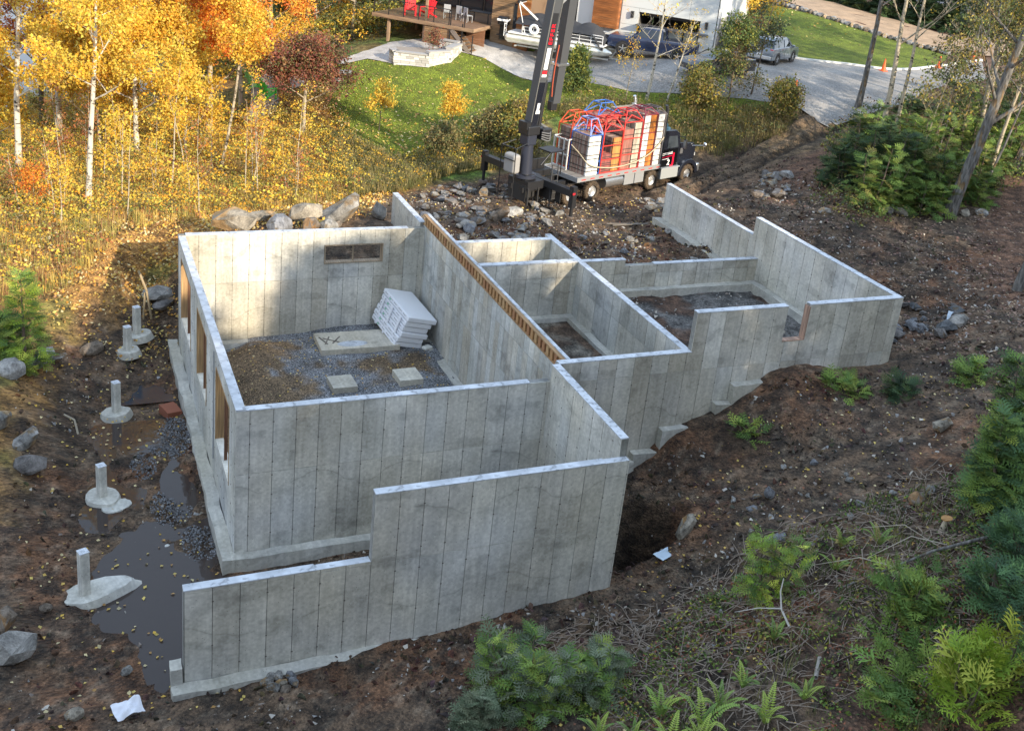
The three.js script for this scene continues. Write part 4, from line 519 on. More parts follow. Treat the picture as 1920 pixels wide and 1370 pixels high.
  const ang = Math.atan2(dir.x, dir.y), plate = (k, w, h, m, name, z = 0.245, o = 0) => { const g = new THREE.PlaneGeometry(w, h); g.rotateZ(-ang); const c = at(k, o); g.rotateX(Math.asin(dir.z)); g.translate(c.x, c.y, c.z + z); mesh(name, g, m, boom); };
  const brand = canvasTex(128, 512, (c) => { c.fillStyle = '#2a2b2e'; c.fillRect(0, 0, 128, 512); c.fillStyle = '#e3152c'; c.save(); c.translate(100, 500); c.rotate(-PI / 2); c.font = 'bold 118px sans-serif'; c.fillText('EFFER', 0, 0, 490); c.restore(); });
  plate(4.55, 0.34, 1.5, new THREE.MeshStandardMaterial({ map: brand, roughness: 0.4 }), 'boom_lettering'); plate(3.2, 0.24, 1.0, whitePaint, 'boom_plate'); plate(2.56, 0.3, 0.16, redPaint, 'boom_badge'); plate(2.4, 0.3, 0.12, whitePaint, 'boom_badge'); plate(0.85, 0.16, 0.5, whitePaint, 'boom_badge', 0.262, 0.02); plate(0.66, 0.26, 0.16, whitePaint, 'boom_badge', 0.262, 0.04);
  mesh('lift_cylinder', [bar(W3(B + 0.45, 3.55, 0.1), at(2.0, 0.46), 0.22, 0.22, 14), bar(at(1.9, 0.46), at(3.0, 0.46), 0.11, 0.11, 12)], blackMetal, t);
  const J0 = W3(B + 1.8, 4.75, -0.35), J1 = W3(B + 1.75, 11.5, 0.2), jat = (k) => J0.clone().lerp(J1, k);
  const jib = mesh('jib', [tap(jat(0), jat(0.28), 0.46, 0.48, 0.36, 0.36), tap(jat(0.28), jat(1), 0.46, 0.54, 0.42, 0.42)], boomPaint, t); mesh('jib_collar', [tap(jat(0.275), jat(0.29), 0.72, 0.72, 0.5, 0.5)], chromeMat, jib); mesh('jib_hook', [rbox(J0.x - 0.3, J0.x + 0.1, J0.y - 0.35, J0.y + 0.1, J0.z - 0.15, J0.z + 0.15, 0.04)], blackMetal, jib);
  mesh('jib_hose', [pipe([jat(0.05).add(W3(-0.32, 0, 0.1)), jat(0.15).add(W3(-0.4, 0, 0.1)), jat(0.3).add(W3(-0.42, 0, 0.1)), jat(0.42).add(W3(-0.38, 0, 0.1))], 0.03, 6)], std(0.5, 0.1, 0.05, 0.5), jib);
  mesh('boom_link', [bar(at(6.2, 0.3), jat(0.86), 0.18, 0.14), bar(at(5.6, 0.3), jat(0.78), 0.12, 0.1)], alu, t);
  for (const [s, x, reach] of [[1, -1.25, 2.55], [-1, -1.1, -4.0]]) { // outriggers
    const foot = s > 0 ? -0.05 : -0.15, o = mesh('outrigger_beam', [lb(x - 0.17, x + 0.17, 1.0, 1.32, Math.min(0, reach), Math.max(0, reach))], blackMetal, t);
    mesh('outrigger_leg', [lb(x - 0.13, x + 0.13, 0.45, 1.5, reach - 0.13, reach + 0.13), cyl(0.08, 0.08, 0.6, 12).translate(x, foot + 0.3, reach)], blackMetal, o); mesh('outrigger_foot', [cyl(0.25, 0.2, 0.08, 16).translate(x, foot + 0.04, reach)], std(0.12, 0.09, 0.07, 0.8), o); mesh('reflector', [lb(x - 0.16, x + 0.0, 1.12, 1.22, reach + 0.132 * s, reach + 0.145 * s), lb(x + 0.171, x + 0.18, 1.12, 1.2, Math.min(reach, reach - 0.8 * s), Math.max(reach, reach - 0.8 * s))], redPaint, o);
  }
  const rung = []; for (let k = 0; k < 7; k++) rung.push(bar(W3(B + 0.85, 0.1 + k * 0.3, 1.0), W3(B + 1.25, 0.1 + k * 0.3, 1.0), 0.035)); mesh('ladder', [bar(W3(B + 0.85, 0, 1.0), W3(B + 0.85, 2.1, 0.95), 0.045), bar(W3(B + 1.25, 0, 1.0), W3(B + 1.25, 2.1, 0.95), 0.045), ...rung], std(0.06, 0.06, 0.062, 0.5), t);
  mesh('guard_rail', [...bentRod([W3(B - 1.0, 0.4, 0.3), W3(B - 1.0, 2.9, 0.3), W3(B - 0.3, 3.1, 0.3)], 0.025), ...bentRod([W3(B - 1.0, 0.4, -0.7), W3(B - 1.0, 2.9, -0.7), W3(B - 0.3, 3.1, -0.5)], 0.025), bar(W3(B - 1.0, 2.9, 0.3), W3(B - 1.0, 2.9, -0.7), 0.05), bar(W3(B - 1.0, 2.3, 0.3), W3(B - 1.0, 2.3, -0.7), 0.04), ...bentRod([W3(B + 0.5, 2.0, 0.5), W3(B + 1.1, 2.55, 0.5), W3(B + 1.9, 2.6, 0.5)], 0.05), lb(B + 1.0, B + 1.9, 2.55, 2.62, -0.3, 0.6), bar(W3(B + 1.85, 1.4, 0.55), W3(B + 1.85, 2.55, 0.55), 0.04)], blackMetal, t);
  mesh('rear_ballast', [rbox(B - 0.35, B + 0.5, 0.35, 0.85, -0.55, 0.3, 0.05), lb(B - 0.42, B - 0.36, 0.3, 1.1, -0.6, 0.6), bar(W3(B + 0.3, 0.15, 0.7), W3(B + 0.3, 1.0, 0.7), 0.08), bar(W3(B - 0.35, 0.15, 0.7), W3(B - 0.35, 1.0, 0.7), 0.08), lb(B + 0.9, -0.55, 0.35, 1.05, 0.2, 1.0)], std(0.025, 0.024, 0.024, 0.6), t);
}
// --- load of formwork panels ---
const redTube = std(0.62, 0.05, 0.04, 0.45), blueTube = std(0.05, 0.16, 0.5, 0.45), darkTube = std(0.2, 0.03, 0.05, 0.5), strapMat = std(0.03, 0.03, 0.03, 0.7), whitePly = new THREE.MeshStandardMaterial({ color: lin(0.82, 0.8, 0.76), map: scaled(stripTex, 0.6), roughness: 0.6 });
function bundle(x0, x1, z0, z1, h, mats, faceMat, label, strap = strapMat, base = 1.34) { // panels stood side by side across the deck
  const t = thing('formwork_bundle', label, 'formwork'); placeOnTruck(t, (x0 + x1) / 2, base, (z0 + z1) / 2); const w = x1 - x0, l = z1 - z0, n = Math.max(3, Math.round(l / 0.1)), r = rngOf(Math.round(x0 * 91 + z0 * 17 + h * 7) + 900), shared = metUV(new THREE.BoxGeometry(w, h, l / n - 0.012), r() * 3, r() * 3);
  for (let k = 0; k < n; k++) { const p = mesh('panel', shared, k === n - 1 ? faceMat : mats[Math.floor(r() * mats.length)], t); p.position.set((r() - 0.5) * 0.03, h / 2 + (r() - 0.5) * 0.04 * (k < n - 1), -l / 2 + (k + 0.5) * l / n); }
  const bands = []; for (const k of [0.1, 0.2, 0.42, 0.52, 0.76, 0.86]) bands.push(lb(-w / 2 - 0.03, w / 2 + 0.03, h * k, h * k + 0.03, l / 2 + 0.004, l / 2 + 0.02), lb(-w / 2 - 0.04, -w / 2 - 0.025, h * k, h * k + 0.03, -l / 2, l / 2 + 0.02)); mesh('steel_band', bands, strap, t); return t;
}
function cage(x0, x1, z0, z1, h, peak, mat, label, mat2 = mat) { // tubular lifting cage with a hipped top
  const t = thing('lifting_cage', label, 'lifting cage', ''); delete t.userData.group; placeOnTruck(t, (x0 + x1) / 2, 1.34, (z0 + z1) / 2); const a = (x1 - x0) / 2, b = (z1 - z0) / 2, P = [], S = [];
  for (const z of [-b, b]) { for (const x of [-a, a]) P.push(bar(W3(x, 0, z), W3(x, h, z), 0.05)); S.push(...bentRod([W3(-a, h, z), W3(-a * 0.5, h + peak, z * 0.55), W3(a * 0.5, h + peak, z * 0.55), W3(a, h, z)], 0.028)); for (const y of [0.05, h * 0.33, h * 0.66, h]) P.push(bar(W3(-a, y, z), W3(a, y, z), 0.04)); }
  for (const x of [-a, a]) { for (const y of [0.05, h * 0.66, h]) P.push(bar(W3(x, y, -b), W3(x, y, b), 0.04)); } for (const x of [-a * 0.5, a * 0.5]) S.push(bar(W3(x, h + peak, -b * 0.55), W3(x, h + peak, b * 0.55), 0.055));
  mesh('cage_frame', P, mat, t); mesh('lifting_yoke', S, mat2, t); for (const z of [-b, b]) mesh('brace', [bar(W3(-a, h, z), W3(0, h + peak * 0.6, z * 0.6), 0.04), bar(W3(a, h, z), W3(0, h + peak * 0.6, z * 0.6), 0.04)], mat2, t); return t;
}
const plyGrey = [wood(0.5, 0.36, 0.28), wood(0.4, 0.27, 0.21), wood(0.58, 0.44, 0.36), wood(0.46, 0.28, 0.22)], plyRed = [wood(0.62, 0.18, 0.13), wood(0.52, 0.14, 0.11), wood(0.62, 0.3, 0.24)], plyTan = [wood(0.62, 0.5, 0.36), wood(0.5, 0.38, 0.28), wood(0.4, 0.3, 0.24)];
bundle(0.95, 1.75, -0.05, 1.14, 1.95, plyGrey, whitePly, 'stack of weathered brown formwork panels with a white end panel at the deck tail');
bundle(1.95, 2.7, 0.1, 1.12, 0.95, plyRed, wood(0.5, 0.16, 0.14), 'low stack of red stained formwork panels inside the red cage');
bundle(2.72, 3.3, 0.0, 1.12, 1.75, plyGrey, wood(0.95, 0.42, 0.12), 'stack of panels with an orange plywood face inside the red cage');
bundle(3.36, 4.15, 0.0, 1.1, 2.1, plyGrey, wood(0.6, 0.26, 0.2), 'stack of reddish brown formwork boards beside the orange faced stack');
bundle(4.22, 4.72, 0.0, 1.12, 2.4, plyTan, wood(0.85, 0.74, 0.58), 'tall stack of beige edged formwork panels amid the load');
bundle(4.78, 5.3, -0.1, 1.16, 2.72, plyTan, whitePly, 'tall white faced stack of panels between beige and orange stacks');
bundle(5.34, 5.78, -0.1, 1.15, 2.74, plyRed, wood(0.95, 0.33, 0.06), 'tall stack with a bright orange face near the cab');
bundle(5.82, 6.4, -0.1, 1.16, 2.72, plyTan, whitePly, 'tall white faced stack of panels directly behind the cab');
bundle(1.2, 2.6, -1.15, -0.35, 2.0, plyGrey, plyGrey[0], 'stack of dark boards under a small red cage on the far deck side');
bundle(2.8, 4.6, -1.15, -0.2, 2.5, plyRed, plyRed[0], 'stack of reddish boards along the far side of the deck');
bundle(4.7, 6.38, -1.15, -0.2, 2.7, plyTan, plyTan[0], 'stack of pale boards along the far side beside the cab');
cage(1.0, 1.9, -0.1, 1.1, 2.0, 0.75, blueTube, 'blue tubular lifting cage over the tail stack', std(0.25, 0.33, 0.62, 0.45)); cage(1.92, 3.32, -0.05, 1.16, 2.15, 0.55, redTube, 'red tubular lifting cage round the orange faced stack');
cage(3.34, 4.74, -0.05, 1.17, 2.5, 0.5, redTube, 'taller red tubular lifting cage round the reddish brown boards'); cage(1.1, 2.5, -1.18, -0.3, 2.15, 0.6, std(0.72, 0.09, 0.03, 0.45), 'orange-red lifting cage on the far side of the deck tail'); cage(2.7, 4.4, -1.18, -0.15, 2.55, 0.6, redTube, 'red lifting cage with blue yoke on the far side of the load', blueTube);
cage(4.76, 5.8, -0.12, 1.19, 2.78, 0.28, darkTube, 'dark red lifting cage round the tall orange and white stacks'); cage(5.82, 6.42, -0.12, 1.19, 2.78, 0.25, std(0.12, 0.1, 0.1, 0.5), 'dark steel lifting cage round the stack behind the cab');
{
  const t = thing('steel_gate', 'grey tubular steel rack standing across the tail of the deck', 'rack'); placeOnTruck(t, 0.75, 1.34, -0.55); const P = []; for (const z of [-0.5, -0.15, 0.2, 0.5]) P.push(bar(W3(0, 0, z), W3(0, 1.55, z), 0.06)); P.forEach((g) => mesh('upright', g, std(0.6, 0.6, 0.57, 0.5), t)); [0.1, 0.75, 1.5].map((y) => bar(W3(0, y, -0.55), W3(0, y, 0.55), 0.06)).concat([bar(W3(0, 1.55, -0.5), W3(0.9, 1.55, -0.5), 0.05), bar(W3(0, 1.55, 0.5), W3(0.9, 1.55, 0.5), 0.05)]).forEach((g) => mesh('rail', g, std(0.6, 0.6, 0.57, 0.5), t));
  const s = thing('sling_strap', 'tan webbing strap sagging round the whole load', 'strap'); placeOnTruck(s, 0, 1.34, 0); mesh('webbing', [pipe([W3(0.9, 1.3, 0.0), W3(0.92, 1.0, 0.6), W3(1.0, 0.62, 1.2), W3(2.2, 0.32, 1.26), W3(3.6, 0.3, 1.26), W3(5.0, 0.55, 1.26), W3(6.0, 1.05, 1.24), W3(6.5, 1.5, 1.2)], 0.03, 6, 40)], std(0.5, 0.42, 0.28, 0.9), s);
}

// ---------- the house beyond the lawn ----------
const cedarA = wood(0.5, 0.3, 0.15, 0.75, true), cedarB = wood(0.42, 0.24, 0.12, 0.75, true), cedarC = wood(0.58, 0.2, 0.05, 0.7, true), whiteClad = std(0.72, 0.73, 0.72, 0.6), greyClad = std(0.6, 0.62, 0.61, 0.6);
const blackTrim = std(0.02, 0.02, 0.022, 0.5), paneMat = new THREE.MeshPhysicalMaterial({ color: lin(0.03, 0.035, 0.04), roughness: 0.04, clearcoat: 1 }), clearPane = new THREE.MeshPhysicalMaterial({ color: lin(0.9, 0.95, 0.95), roughness: 0.05, transmission: 1, thickness: 0 });
{
  const t = thing('modern_house', 'modern house with white panels, orange timber bay and raised timber deck', 'house'); t.position.set(37.2, 0, -36.8); t.rotation.y = -PI / 4;
  const slats = (part, x0, x1, y0, y1, z0, z1, h, mats, face = 'z') => { const r = rngOf(Math.round((x0 + y0 * 3 + z0 * 7) * 31) + 5000); for (let y = y0; y < y1 - 0.02; y += h) mesh('board', lb(x0, x1, y, Math.min(y1, y + h - 0.012), z0, z1), mats[Math.floor(r() * mats.length)], part); };
  // garage block
  const gw = mesh('garage_wall', [lb(-9.95, -5.44, 6.4, 14, -0.3, -0.03), lb(-5.44, -1.08, 9.85, 14, -0.3, -0.03), lb(-1.08, 0, 6.6, 14, -0.3, -0.03), lb(-0.3, -0.03, 6.6, 14, -12, -0.3), lb(-9.95, -0.3, 6.4, 14, -12.2, -12)], std(0.35, 0.35, 0.35, 0.8), t);
  for (const [x0, x1, y0, y1, m] of [[-9.95, -8.66, 7.0, 8.4, 0], [-9.95, -8.66, 8.41, 11.2, 0], [-9.95, -8.66, 11.22, 14, 0], [-8.65, -6.72, 6.6, 8.48, 0], [-6.71, -5.45, 6.8, 8.9, 1], [-6.71, -5.45, 8.91, 10.1, 1], [-6.71, -4.2, 10.11, 11.6, 1], [-4.19, -1.9, 9.86, 11.6, 1], [-5.44, -4.2, 9.86, 10.1, 1], [-1.89, 0, 9.86, 11.6, 1], [-6.71, -4.2, 11.61, 14, 1], [-4.19, -1.9, 11.61, 14, 1], [-1.89, 0, 11.61, 14, 1], [-1.07, 0, 6.9, 8.7, 1], [-1.07, 0, 8.71, 9.85, 1]]) mesh('cladding_panel', lb(x0 + 0.006, x1 - 0.006, y0 + 0.006, y1 - 0.006, -0.03, 0.0), m ? greyClad : whiteClad, gw);
  for (const [z0, z1, y0, y1] of [[-4, 0, 10.1, 14], [-8, -4.01, 10.1, 14], [-12, -8.01, 9.9, 14], [-0.9, -0.02, 6.8, 10.08], [-12, -6.6, 6.8, 9.88]]) mesh('cladding_panel', lb(-0.03, 0.0, y0 + 0.006, y1 - 0.006, z0 + 0.006, z1 - 0.006), whiteClad, gw);
  mesh('side_window', [lb(-0.12, -0.08, 9.1, 10.08, -6.6, -0.92)], paneMat, t); mesh('side_wall_base', [lb(-0.25, -0.05, 6.8, 9.1, -6.6, -0.9)], blackTrim, t);
  const gd = mesh('garage_dark_recess', [lb(-5.4, -1.12, 9.62, 9.85, -0.5, -0.35), lb(-5.44, -1.08, 7.2, 7.65, -4, -0.32), lb(-5.4, -1.12, 7.6, 9.8, -4.2, -4.0), lb(-5.6, -5.44, 7.2, 10, -4, -0.3), lb(-1.08, -0.92, 7.2, 10, -4, -0.3), lb(-5.5, -1.0, 9.86, 10, -4, -0.3)], std(0.05, 0.045, 0.04, 0.8), t);  // lining of the garage opening, near black: indoor shade put into its colour
  for (let k = 0; k < 4; k++) { const x0 = -5.36 + k * 1.06; mesh('door_pane', lb(x0 + 0.05, x0 + 1.0, 8.2, 8.95, -0.22, -0.19), new THREE.MeshPhysicalMaterial({ color: lin(0.45, 0.5, 0.48), roughness: 0.2, clearcoat: 0.6 }), gd); mesh('door_panel', lb(x0, x0 + 1.05, 7.5, 8.15, -0.23, -0.18), greyClad, gd); }
  mesh('garage_canopy', [lb(-5.45, -0.4, 8.98, 9.06, -0.3, 0.55)], std(0.08, 0.08, 0.085, 0.5), t);
  for (const x of [-5.88, -0.62]) mesh('wall_lamp', [rbox(x - 0.1, x + 0.1, 9.4, 9.85, 0.0, 0.18, 0.02)], blackTrim, t);
  const bay = mesh('timber_bay', [lb(-8.6, -6.78, 8.5, 13.5, 0.02, 0.55)], std(0.3, 0.12, 0.04, 0.8), t); slats(bay, -8.62, -6.9, 8.5, 13.5, 0.55, 0.575, 0.14, [cedarC, wood(0.5, 0.17, 0.04, 0.7, true), wood(0.64, 0.24, 0.07, 0.7, true)]); mesh('bay_corner', [lb(-6.9, -6.76, 8.48, 13.5, 0.02, 0.58)], cedarC, bay);
  // glazed stair hall
  mesh('hall_frame', [lb(-11.9, -9.97, 6.2, 14, -0.4, -0.3), ...[-11.85, -10.9, -10.02].map((x) => lb(x - 0.05, x + 0.05, 6.5, 13.9, -0.3, 0.05)), lb(-11.85, -10.02, 8.6, 8.7, -0.3, 0.05)], blackTrim, t); for (const [x0, x1] of [[-11.8, -10.95], [-10.85, -10.07]]) for (const [y0, y1] of [[6.6, 8.6], [8.7, 13.5]]) mesh('hall_pane', lb(x0, x1, y0, y1, -0.12, -0.1), paneMat, t);
  // timber clad wing
  const bw = mesh('timber_wing', [lb(-14.7, -12.0, 5.6, 13.5, -6, 4.0), lb(-12.0, -11.92, 5.8, 13.5, -0.3, 4.0), lb(-24, -14.7, 5.0, 13.5, -6, -1.0)], std(0.2, 0.13, 0.08, 0.8), t); slats(bw, -14.72, -13.0, 6.2, 13.4, 4.0, 4.03, 0.16, [cedarA, wood(0.56, 0.36, 0.2, 0.75, true), wood(0.5, 0.31, 0.17, 0.75, true)]); slats(bw, -12.98, -11.9, 6.3, 13.4, 4.0, 4.04, 0.16, [cedarC, wood(0.62, 0.27, 0.08, 0.7, true)]);
  mesh('narrow_window', [lb(-13.1, -12.85, 7.9, 9.6, 4.04, 4.07)], paneMat, t);
  // rooms behind the deck
  for (const [x0, x1] of [[-21.5, -19.6], [-19.5, -17.6], [-17.5, -15.2]]) { const f = mesh('patio_door', [lb(x0, x1, 8.0, 8.1, -1.0, -0.9), lb(x0, x1, 10.6, 10.7, -1.0, -0.9), lb(x0, x0 + 0.08, 8.1, 10.6, -1.0, -0.9), lb(x1 - 0.08, x1, 8.1, 10.6, -1.0, -0.9)], blackTrim, t); mesh('pane', lb(x0 + 0.08, x1 - 0.08, 8.1, 10.6, -0.97, -0.95), paneMat, f); const g = mesh('basement_door', [lb(x0, x1, 5.3, 5.4, -0.98, -0.9), lb(x0, x0 + 0.08, 5.4, 7.5, -0.98, -0.9)], blackTrim, t); mesh('pane', lb(x0 + 0.08, x1, 5.4, 7.5, -0.97, -0.95), paneMat, g); }
  const deck = mesh('deck', [lb(-22.4, -14.73, 7.62, 7.86, 6.94, 7.02), lb(-22.4, -22.32, 7.62, 7.86, -1.0, 6.94), lb(-14.72, -14.65, 7.62, 7.86, 4.05, 7.02)], wood(0.55, 0.36, 0.22, 0.8, true), t);
  for (let z = -0.95; z < 6.9; z += 0.15) mesh('deck_board', lb(-22.32, -14.75, 7.83, 7.86, z, z + 0.138), [cedarB, wood(0.36, 0.2, 0.11, 0.8, true), wood(0.3, 0.17, 0.1, 0.8, true)][Math.round(z * 7) % 3 < 0 ? 0 : Math.abs(Math.round(z * 7)) % 3], deck);
  for (const [x, z] of [[-21.2, 6.7], [-18.45, 6.7], [-21.2, 2.5]]) mesh('deck_post', [lb(x - 0.09, x + 0.09, 4.6, 7.62, z - 0.09, z + 0.09)], wood(0.62, 0.42, 0.27), t); mesh('porch_post', [lb(-18.5, -18.35, 7.86, 13, 6.55, 6.7)], wood(0.66, 0.44, 0.28), t);
  const rail = mesh('railing', [lb(-22.3, -16.4, 8.84, 8.89, 6.9, 6.95), lb(-15.1, -14.75, 8.84, 8.89, 6.9, 6.95)], blackTrim, t); for (let x = -22.3; x < -14.7; x += 1.15) { mesh('baluster', lb(x - 0.025, x + 0.025, 7.86, 8.86, 6.9, 6.95), blackTrim, rail); if (x < -17.5) mesh('rail_pane', lb(x + 0.04, x + 1.1, 7.95, 8.8, 6.915, 6.93), clearPane, rail); }
  const skirt = mesh('deck_skirt', [lb(-18.35, -16.0, 5.6, 7.6, 6.2, 6.88)], std(0.2, 0.13, 0.08, 0.8), t); slats(skirt, -18.36, -16.0, 5.75, 7.62, 6.88, 6.91, 0.13, [cedarA, cedarB, wood(0.52, 0.34, 0.2, 0.75, true)]); slats(skirt, -16.0, -14.6, 5.9, 7.62, 5.2, 5.24, 0.13, [wood(0.45, 0.2, 0.1, 0.75, true), wood(0.5, 0.24, 0.13, 0.75, true)]);
  const st = mesh('stair', [bar(W3(-16.5, 7.75, 6.95), W3(-14.9, 6.25, 6.95), 0.28, 0.06), bar(W3(-16.5, 7.75, 6.05), W3(-14.9, 6.25, 6.05), 0.28, 0.06)], wood(0.4, 0.33, 0.28), t); for (let k = 0; k < 8; k++) mesh('tread', lb(-16.4 + k * 0.2, -16.14 + k * 0.2, 7.6 - k * 0.18, 7.64 - k * 0.18, 6.05, 6.95), cedarB, st); for (const x of [-16.4, -15.5, -14.7]) mesh('stair_post', lb(x - 0.03, x + 0.03, 6.2, x < -16 ? 8.9 : x < -15 ? 8.1 : 7.4, 6.95, 7.01), blackTrim, st);
}
{ // planter of pale split stone
  const t = thing('stone_planter', 'white split-stone planter wall with grey cap beside the lawn', 'planter'); const pts = [[16.3, 42.0], [16.35, 41.35], [18.2, 40.45], [19.8, 41.0], [21.1, 42.7], [20.2, 43.6]], top = (i) => [6.35, 6.35, 6.55, 6.75, 6.85, 6.85][i], mats = [std(0.6, 0.58, 0.54, 0.85), std(0.48, 0.46, 0.43, 0.85), std(0.68, 0.66, 0.62, 0.85), std(0.4, 0.385, 0.36, 0.85)], r = rngOf(990);
  const core = []; for (let i = 0; i + 1 < pts.length; i++) { const [ax, ad] = pts[i], [bx, bd] = pts[i + 1], L = Math.hypot(bx - ax, bd - ad), y0 = 5.1, y1 = Math.min(top(i), top(i + 1)); core.push(bar(V3(ax, (y0 + y1) / 2, ad), V3(bx, (y0 + y1) / 2, bd), y1 - y0, 0.3)); }
  const c = mesh('planter_core', core, std(0.4, 0.39, 0.37, 0.9), t);
  for (let i = 0; i + 1 < pts.length; i++) {
    const [ax, ad] = pts[i], [bx, bd] = pts[i + 1], L = Math.hypot(bx - ax, bd - ad), y0 = 5.2, y1 = Math.min(top(i), top(i + 1)), ang = Math.atan2(bd - ad, bx - ax);
    for (let y = y0; y < y1 - 0.05; y += 0.16) for (let s = -0.1 * r(); s < L; ) { const w = 0.25 + 0.4 * r(), m = mesh('stone', new THREE.BoxGeometry(Math.min(w, L - s + 0.1) - 0.015, 0.145, 0.36 + 0.05 * r()), mats[Math.floor(r() * 4)], c); const k = (s + w / 2) / L; m.position.set(lerp(ax, bx, k), y + 0.08, -lerp(ad, bd, k)); m.rotation.y = ang; s += w; }
    const cap = mesh('cap', bar(V3(ax, y1 + 0.04, ad), V3(bx, y1 + 0.04, bd), 0.09, 0.5), std(0.36, 0.35, 0.34, 0.8), t);
  }
  const soil = drape([[16.5, 41.9], [18.3, 40.9], [19.6, 41.3], [20.7, 42.8], [20, 43.6], [17, 43.4]], 0, 1, () => 6.3); mesh('planting_soil', soil, std(0.3, 0.26, 0.22, 0.95), t);
}
{ // low terrace by the water with its edge of dark boulders
  const t = thing('stone_terrace', 'small paved terrace with dark boulder edge above the leaf-strewn slope', 'terrace'); const P = [[6.9, 39.4], [10.3, 43.0], [11.3, 46.2], [10.1, 50.3], [8.2, 46.8]], s = new THREE.Shape(P.map(([x, d]) => new THREE.Vector2(x, d))); const g = new THREE.ExtrudeGeometry(s, { depth: 1.8, bevelEnabled: false }); g.rotateX(-PI / 2); g.translate(0, 1.2, 0); mesh('paving', metUV(g), new THREE.MeshStandardMaterial({ color: lin(0.5, 0.42, 0.36), map: scaled(paveTex, 0.4), roughness: 0.9 }), t);
  for (let k = 0; k < 9; k++) { const u = k / 8, m = mesh('edge_boulder', BOULD[k % 6], [MRock[1], rock(0.2, 0.2, 0.22), MRock[4]][k % 3], t); m.scale.set(0.9, 0.9, 0.8); m.position.set(lerp(6.9, 10.3, u), 2.55, -lerp(39.2, 42.8, u)); m.rotation.set(k, k * 2, 0); }
}
function adirondack(x, y, d, turn, mat, label, name = 'garden_chair') {
  const t = thing(name, label, 'chair'); t.position.set(x, y, -d); t.rotation.y = turn;
  for (let k = 0; k < 5; k++) mesh('back_slat', bar(W3(-0.24 + k * 0.12, 0.3, -0.2), W3(-0.27 + k * 0.135, 1.05 - Math.abs(k - 2) * 0.05, -0.5), 0.1, 0.02), mat, t); for (let k = 0; k < 4; k++) mesh('seat_slat', bar(W3(-0.28, 0.36 - k * 0.03, 0.25 - k * 0.13), W3(0.28, 0.36 - k * 0.03, 0.25 - k * 0.13), 0.02, 0.11), mat, t);
  for (const s of [-1, 1]) { mesh('arm', lb(s * 0.33 - 0.07, s * 0.33 + 0.07, 0.55, 0.58, -0.4, 0.35), mat, t); mesh('leg', bar(W3(s * 0.32, 0, 0.3), W3(s * 0.32, 0.55, 0.3), 0.1, 0.03), mat, t); mesh('leg', bar(W3(s * 0.3, 0, -0.6), W3(s * 0.3, 0.38, 0.3), 0.1, 0.03), mat, t); }
  return t;
}
{ const red = std(0.75, 0.02, 0.03, 0.5), green = std(0.08, 0.62, 0.08, 0.5), H = (s, z) => [37.2 + s * 0.7071 - z * 0.7071, 36.8 - s * 0.7071 - z * 0.7071];
  for (const [i, [s, z]] of [[-20.2, 5.6], [-19.1, 5.2]].entries()) { const [x, d] = H(s, z); const c = adirondack(x, 7.87, d, -PI / 4 + 0.5 - i * 0.7, red, ['red slatted garden chair nearer the deck edge', 'red slatted garden chair beside the timber porch post'][i]); c.scale.setScalar(1.15); }
  adirondack(8.3, 3.02, 41.8, 2.2, green, 'bright green garden chair on the terrace edge').scale.setScalar(1.25); adirondack(8.0, 3.02, 44.6, 1.8, std(0.3, 0.7, 0.2, 0.5), 'light green garden chair farther back on the terrace').scale.setScalar(1.25);
  for (const [i, [s, z, r]] of [[-17.9, 4.4, 0.2], [-17.0, 4.2, -0.2], [-16.3, 4.5, -0.5]].entries()) { const [x, d] = H(s, z), c = thing('dining_chair', ['grey mesh dining chair near the porch post on the deck', 'grey mesh dining chair between two others on the deck', 'grey mesh dining chair closest to the timber wall'][i], 'chair', 'dining chairs on the deck'); c.position.set(x, 7.87, -d); c.rotation.y = -PI / 4 + r; const m = std(0.42, 0.43, 0.44, 0.5); mesh('seat', rbox(-0.24, 0.24, 0.44, 0.48, -0.24, 0.24, 0.02), m, c); mesh('backrest', rbox(-0.24, 0.24, 0.48, 1.0, 0.22, 0.25, 0.02), m, c); for (const a of [-0.22, 0.22]) for (const b of [-0.22, 0.22]) mesh('leg', bar(W3(a, 0, b), W3(a, 0.46, b), 0.03), m, c); }
  const [x, d] = H(-15.7, 3.6), tb = thing('dining_table', 'dark dining table on the deck beside the timber wall', 'table'); tb.position.set(x, 7.87, -d); tb.rotation.y = -PI / 4; mesh('table_top', rbox(-0.8, 0.8, 0.72, 0.76, -0.45, 0.45, 0.02), blackTrim, tb); for (const a of [-0.7, 0.7]) for (const b of [-0.38, 0.38]) mesh('leg', lb(a - 0.03, a + 0.03, 0, 0.72, b - 0.03, b + 0.03), blackTrim, tb);
}
{ const t = thing('stone_bench', 'low grey stone bench at the lawn edge beside the crimson tree', 'bench'); t.position.set(12.75, land(12.75, 40.6), -40.6); t.rotation.y = 0.5; mesh('seat', rbox(-0.6, 0.6, 0.35, 0.5, -0.25, 0.25, 0.03), std(0.22, 0.22, 0.23, 0.8), t); for (const x of [-0.42, 0.42]) mesh('leg', rbox(x - 0.12, x + 0.12, -0.1, 0.35, -0.2, 0.2, 0.02), std(0.3, 0.29, 0.28, 0.9), t); }
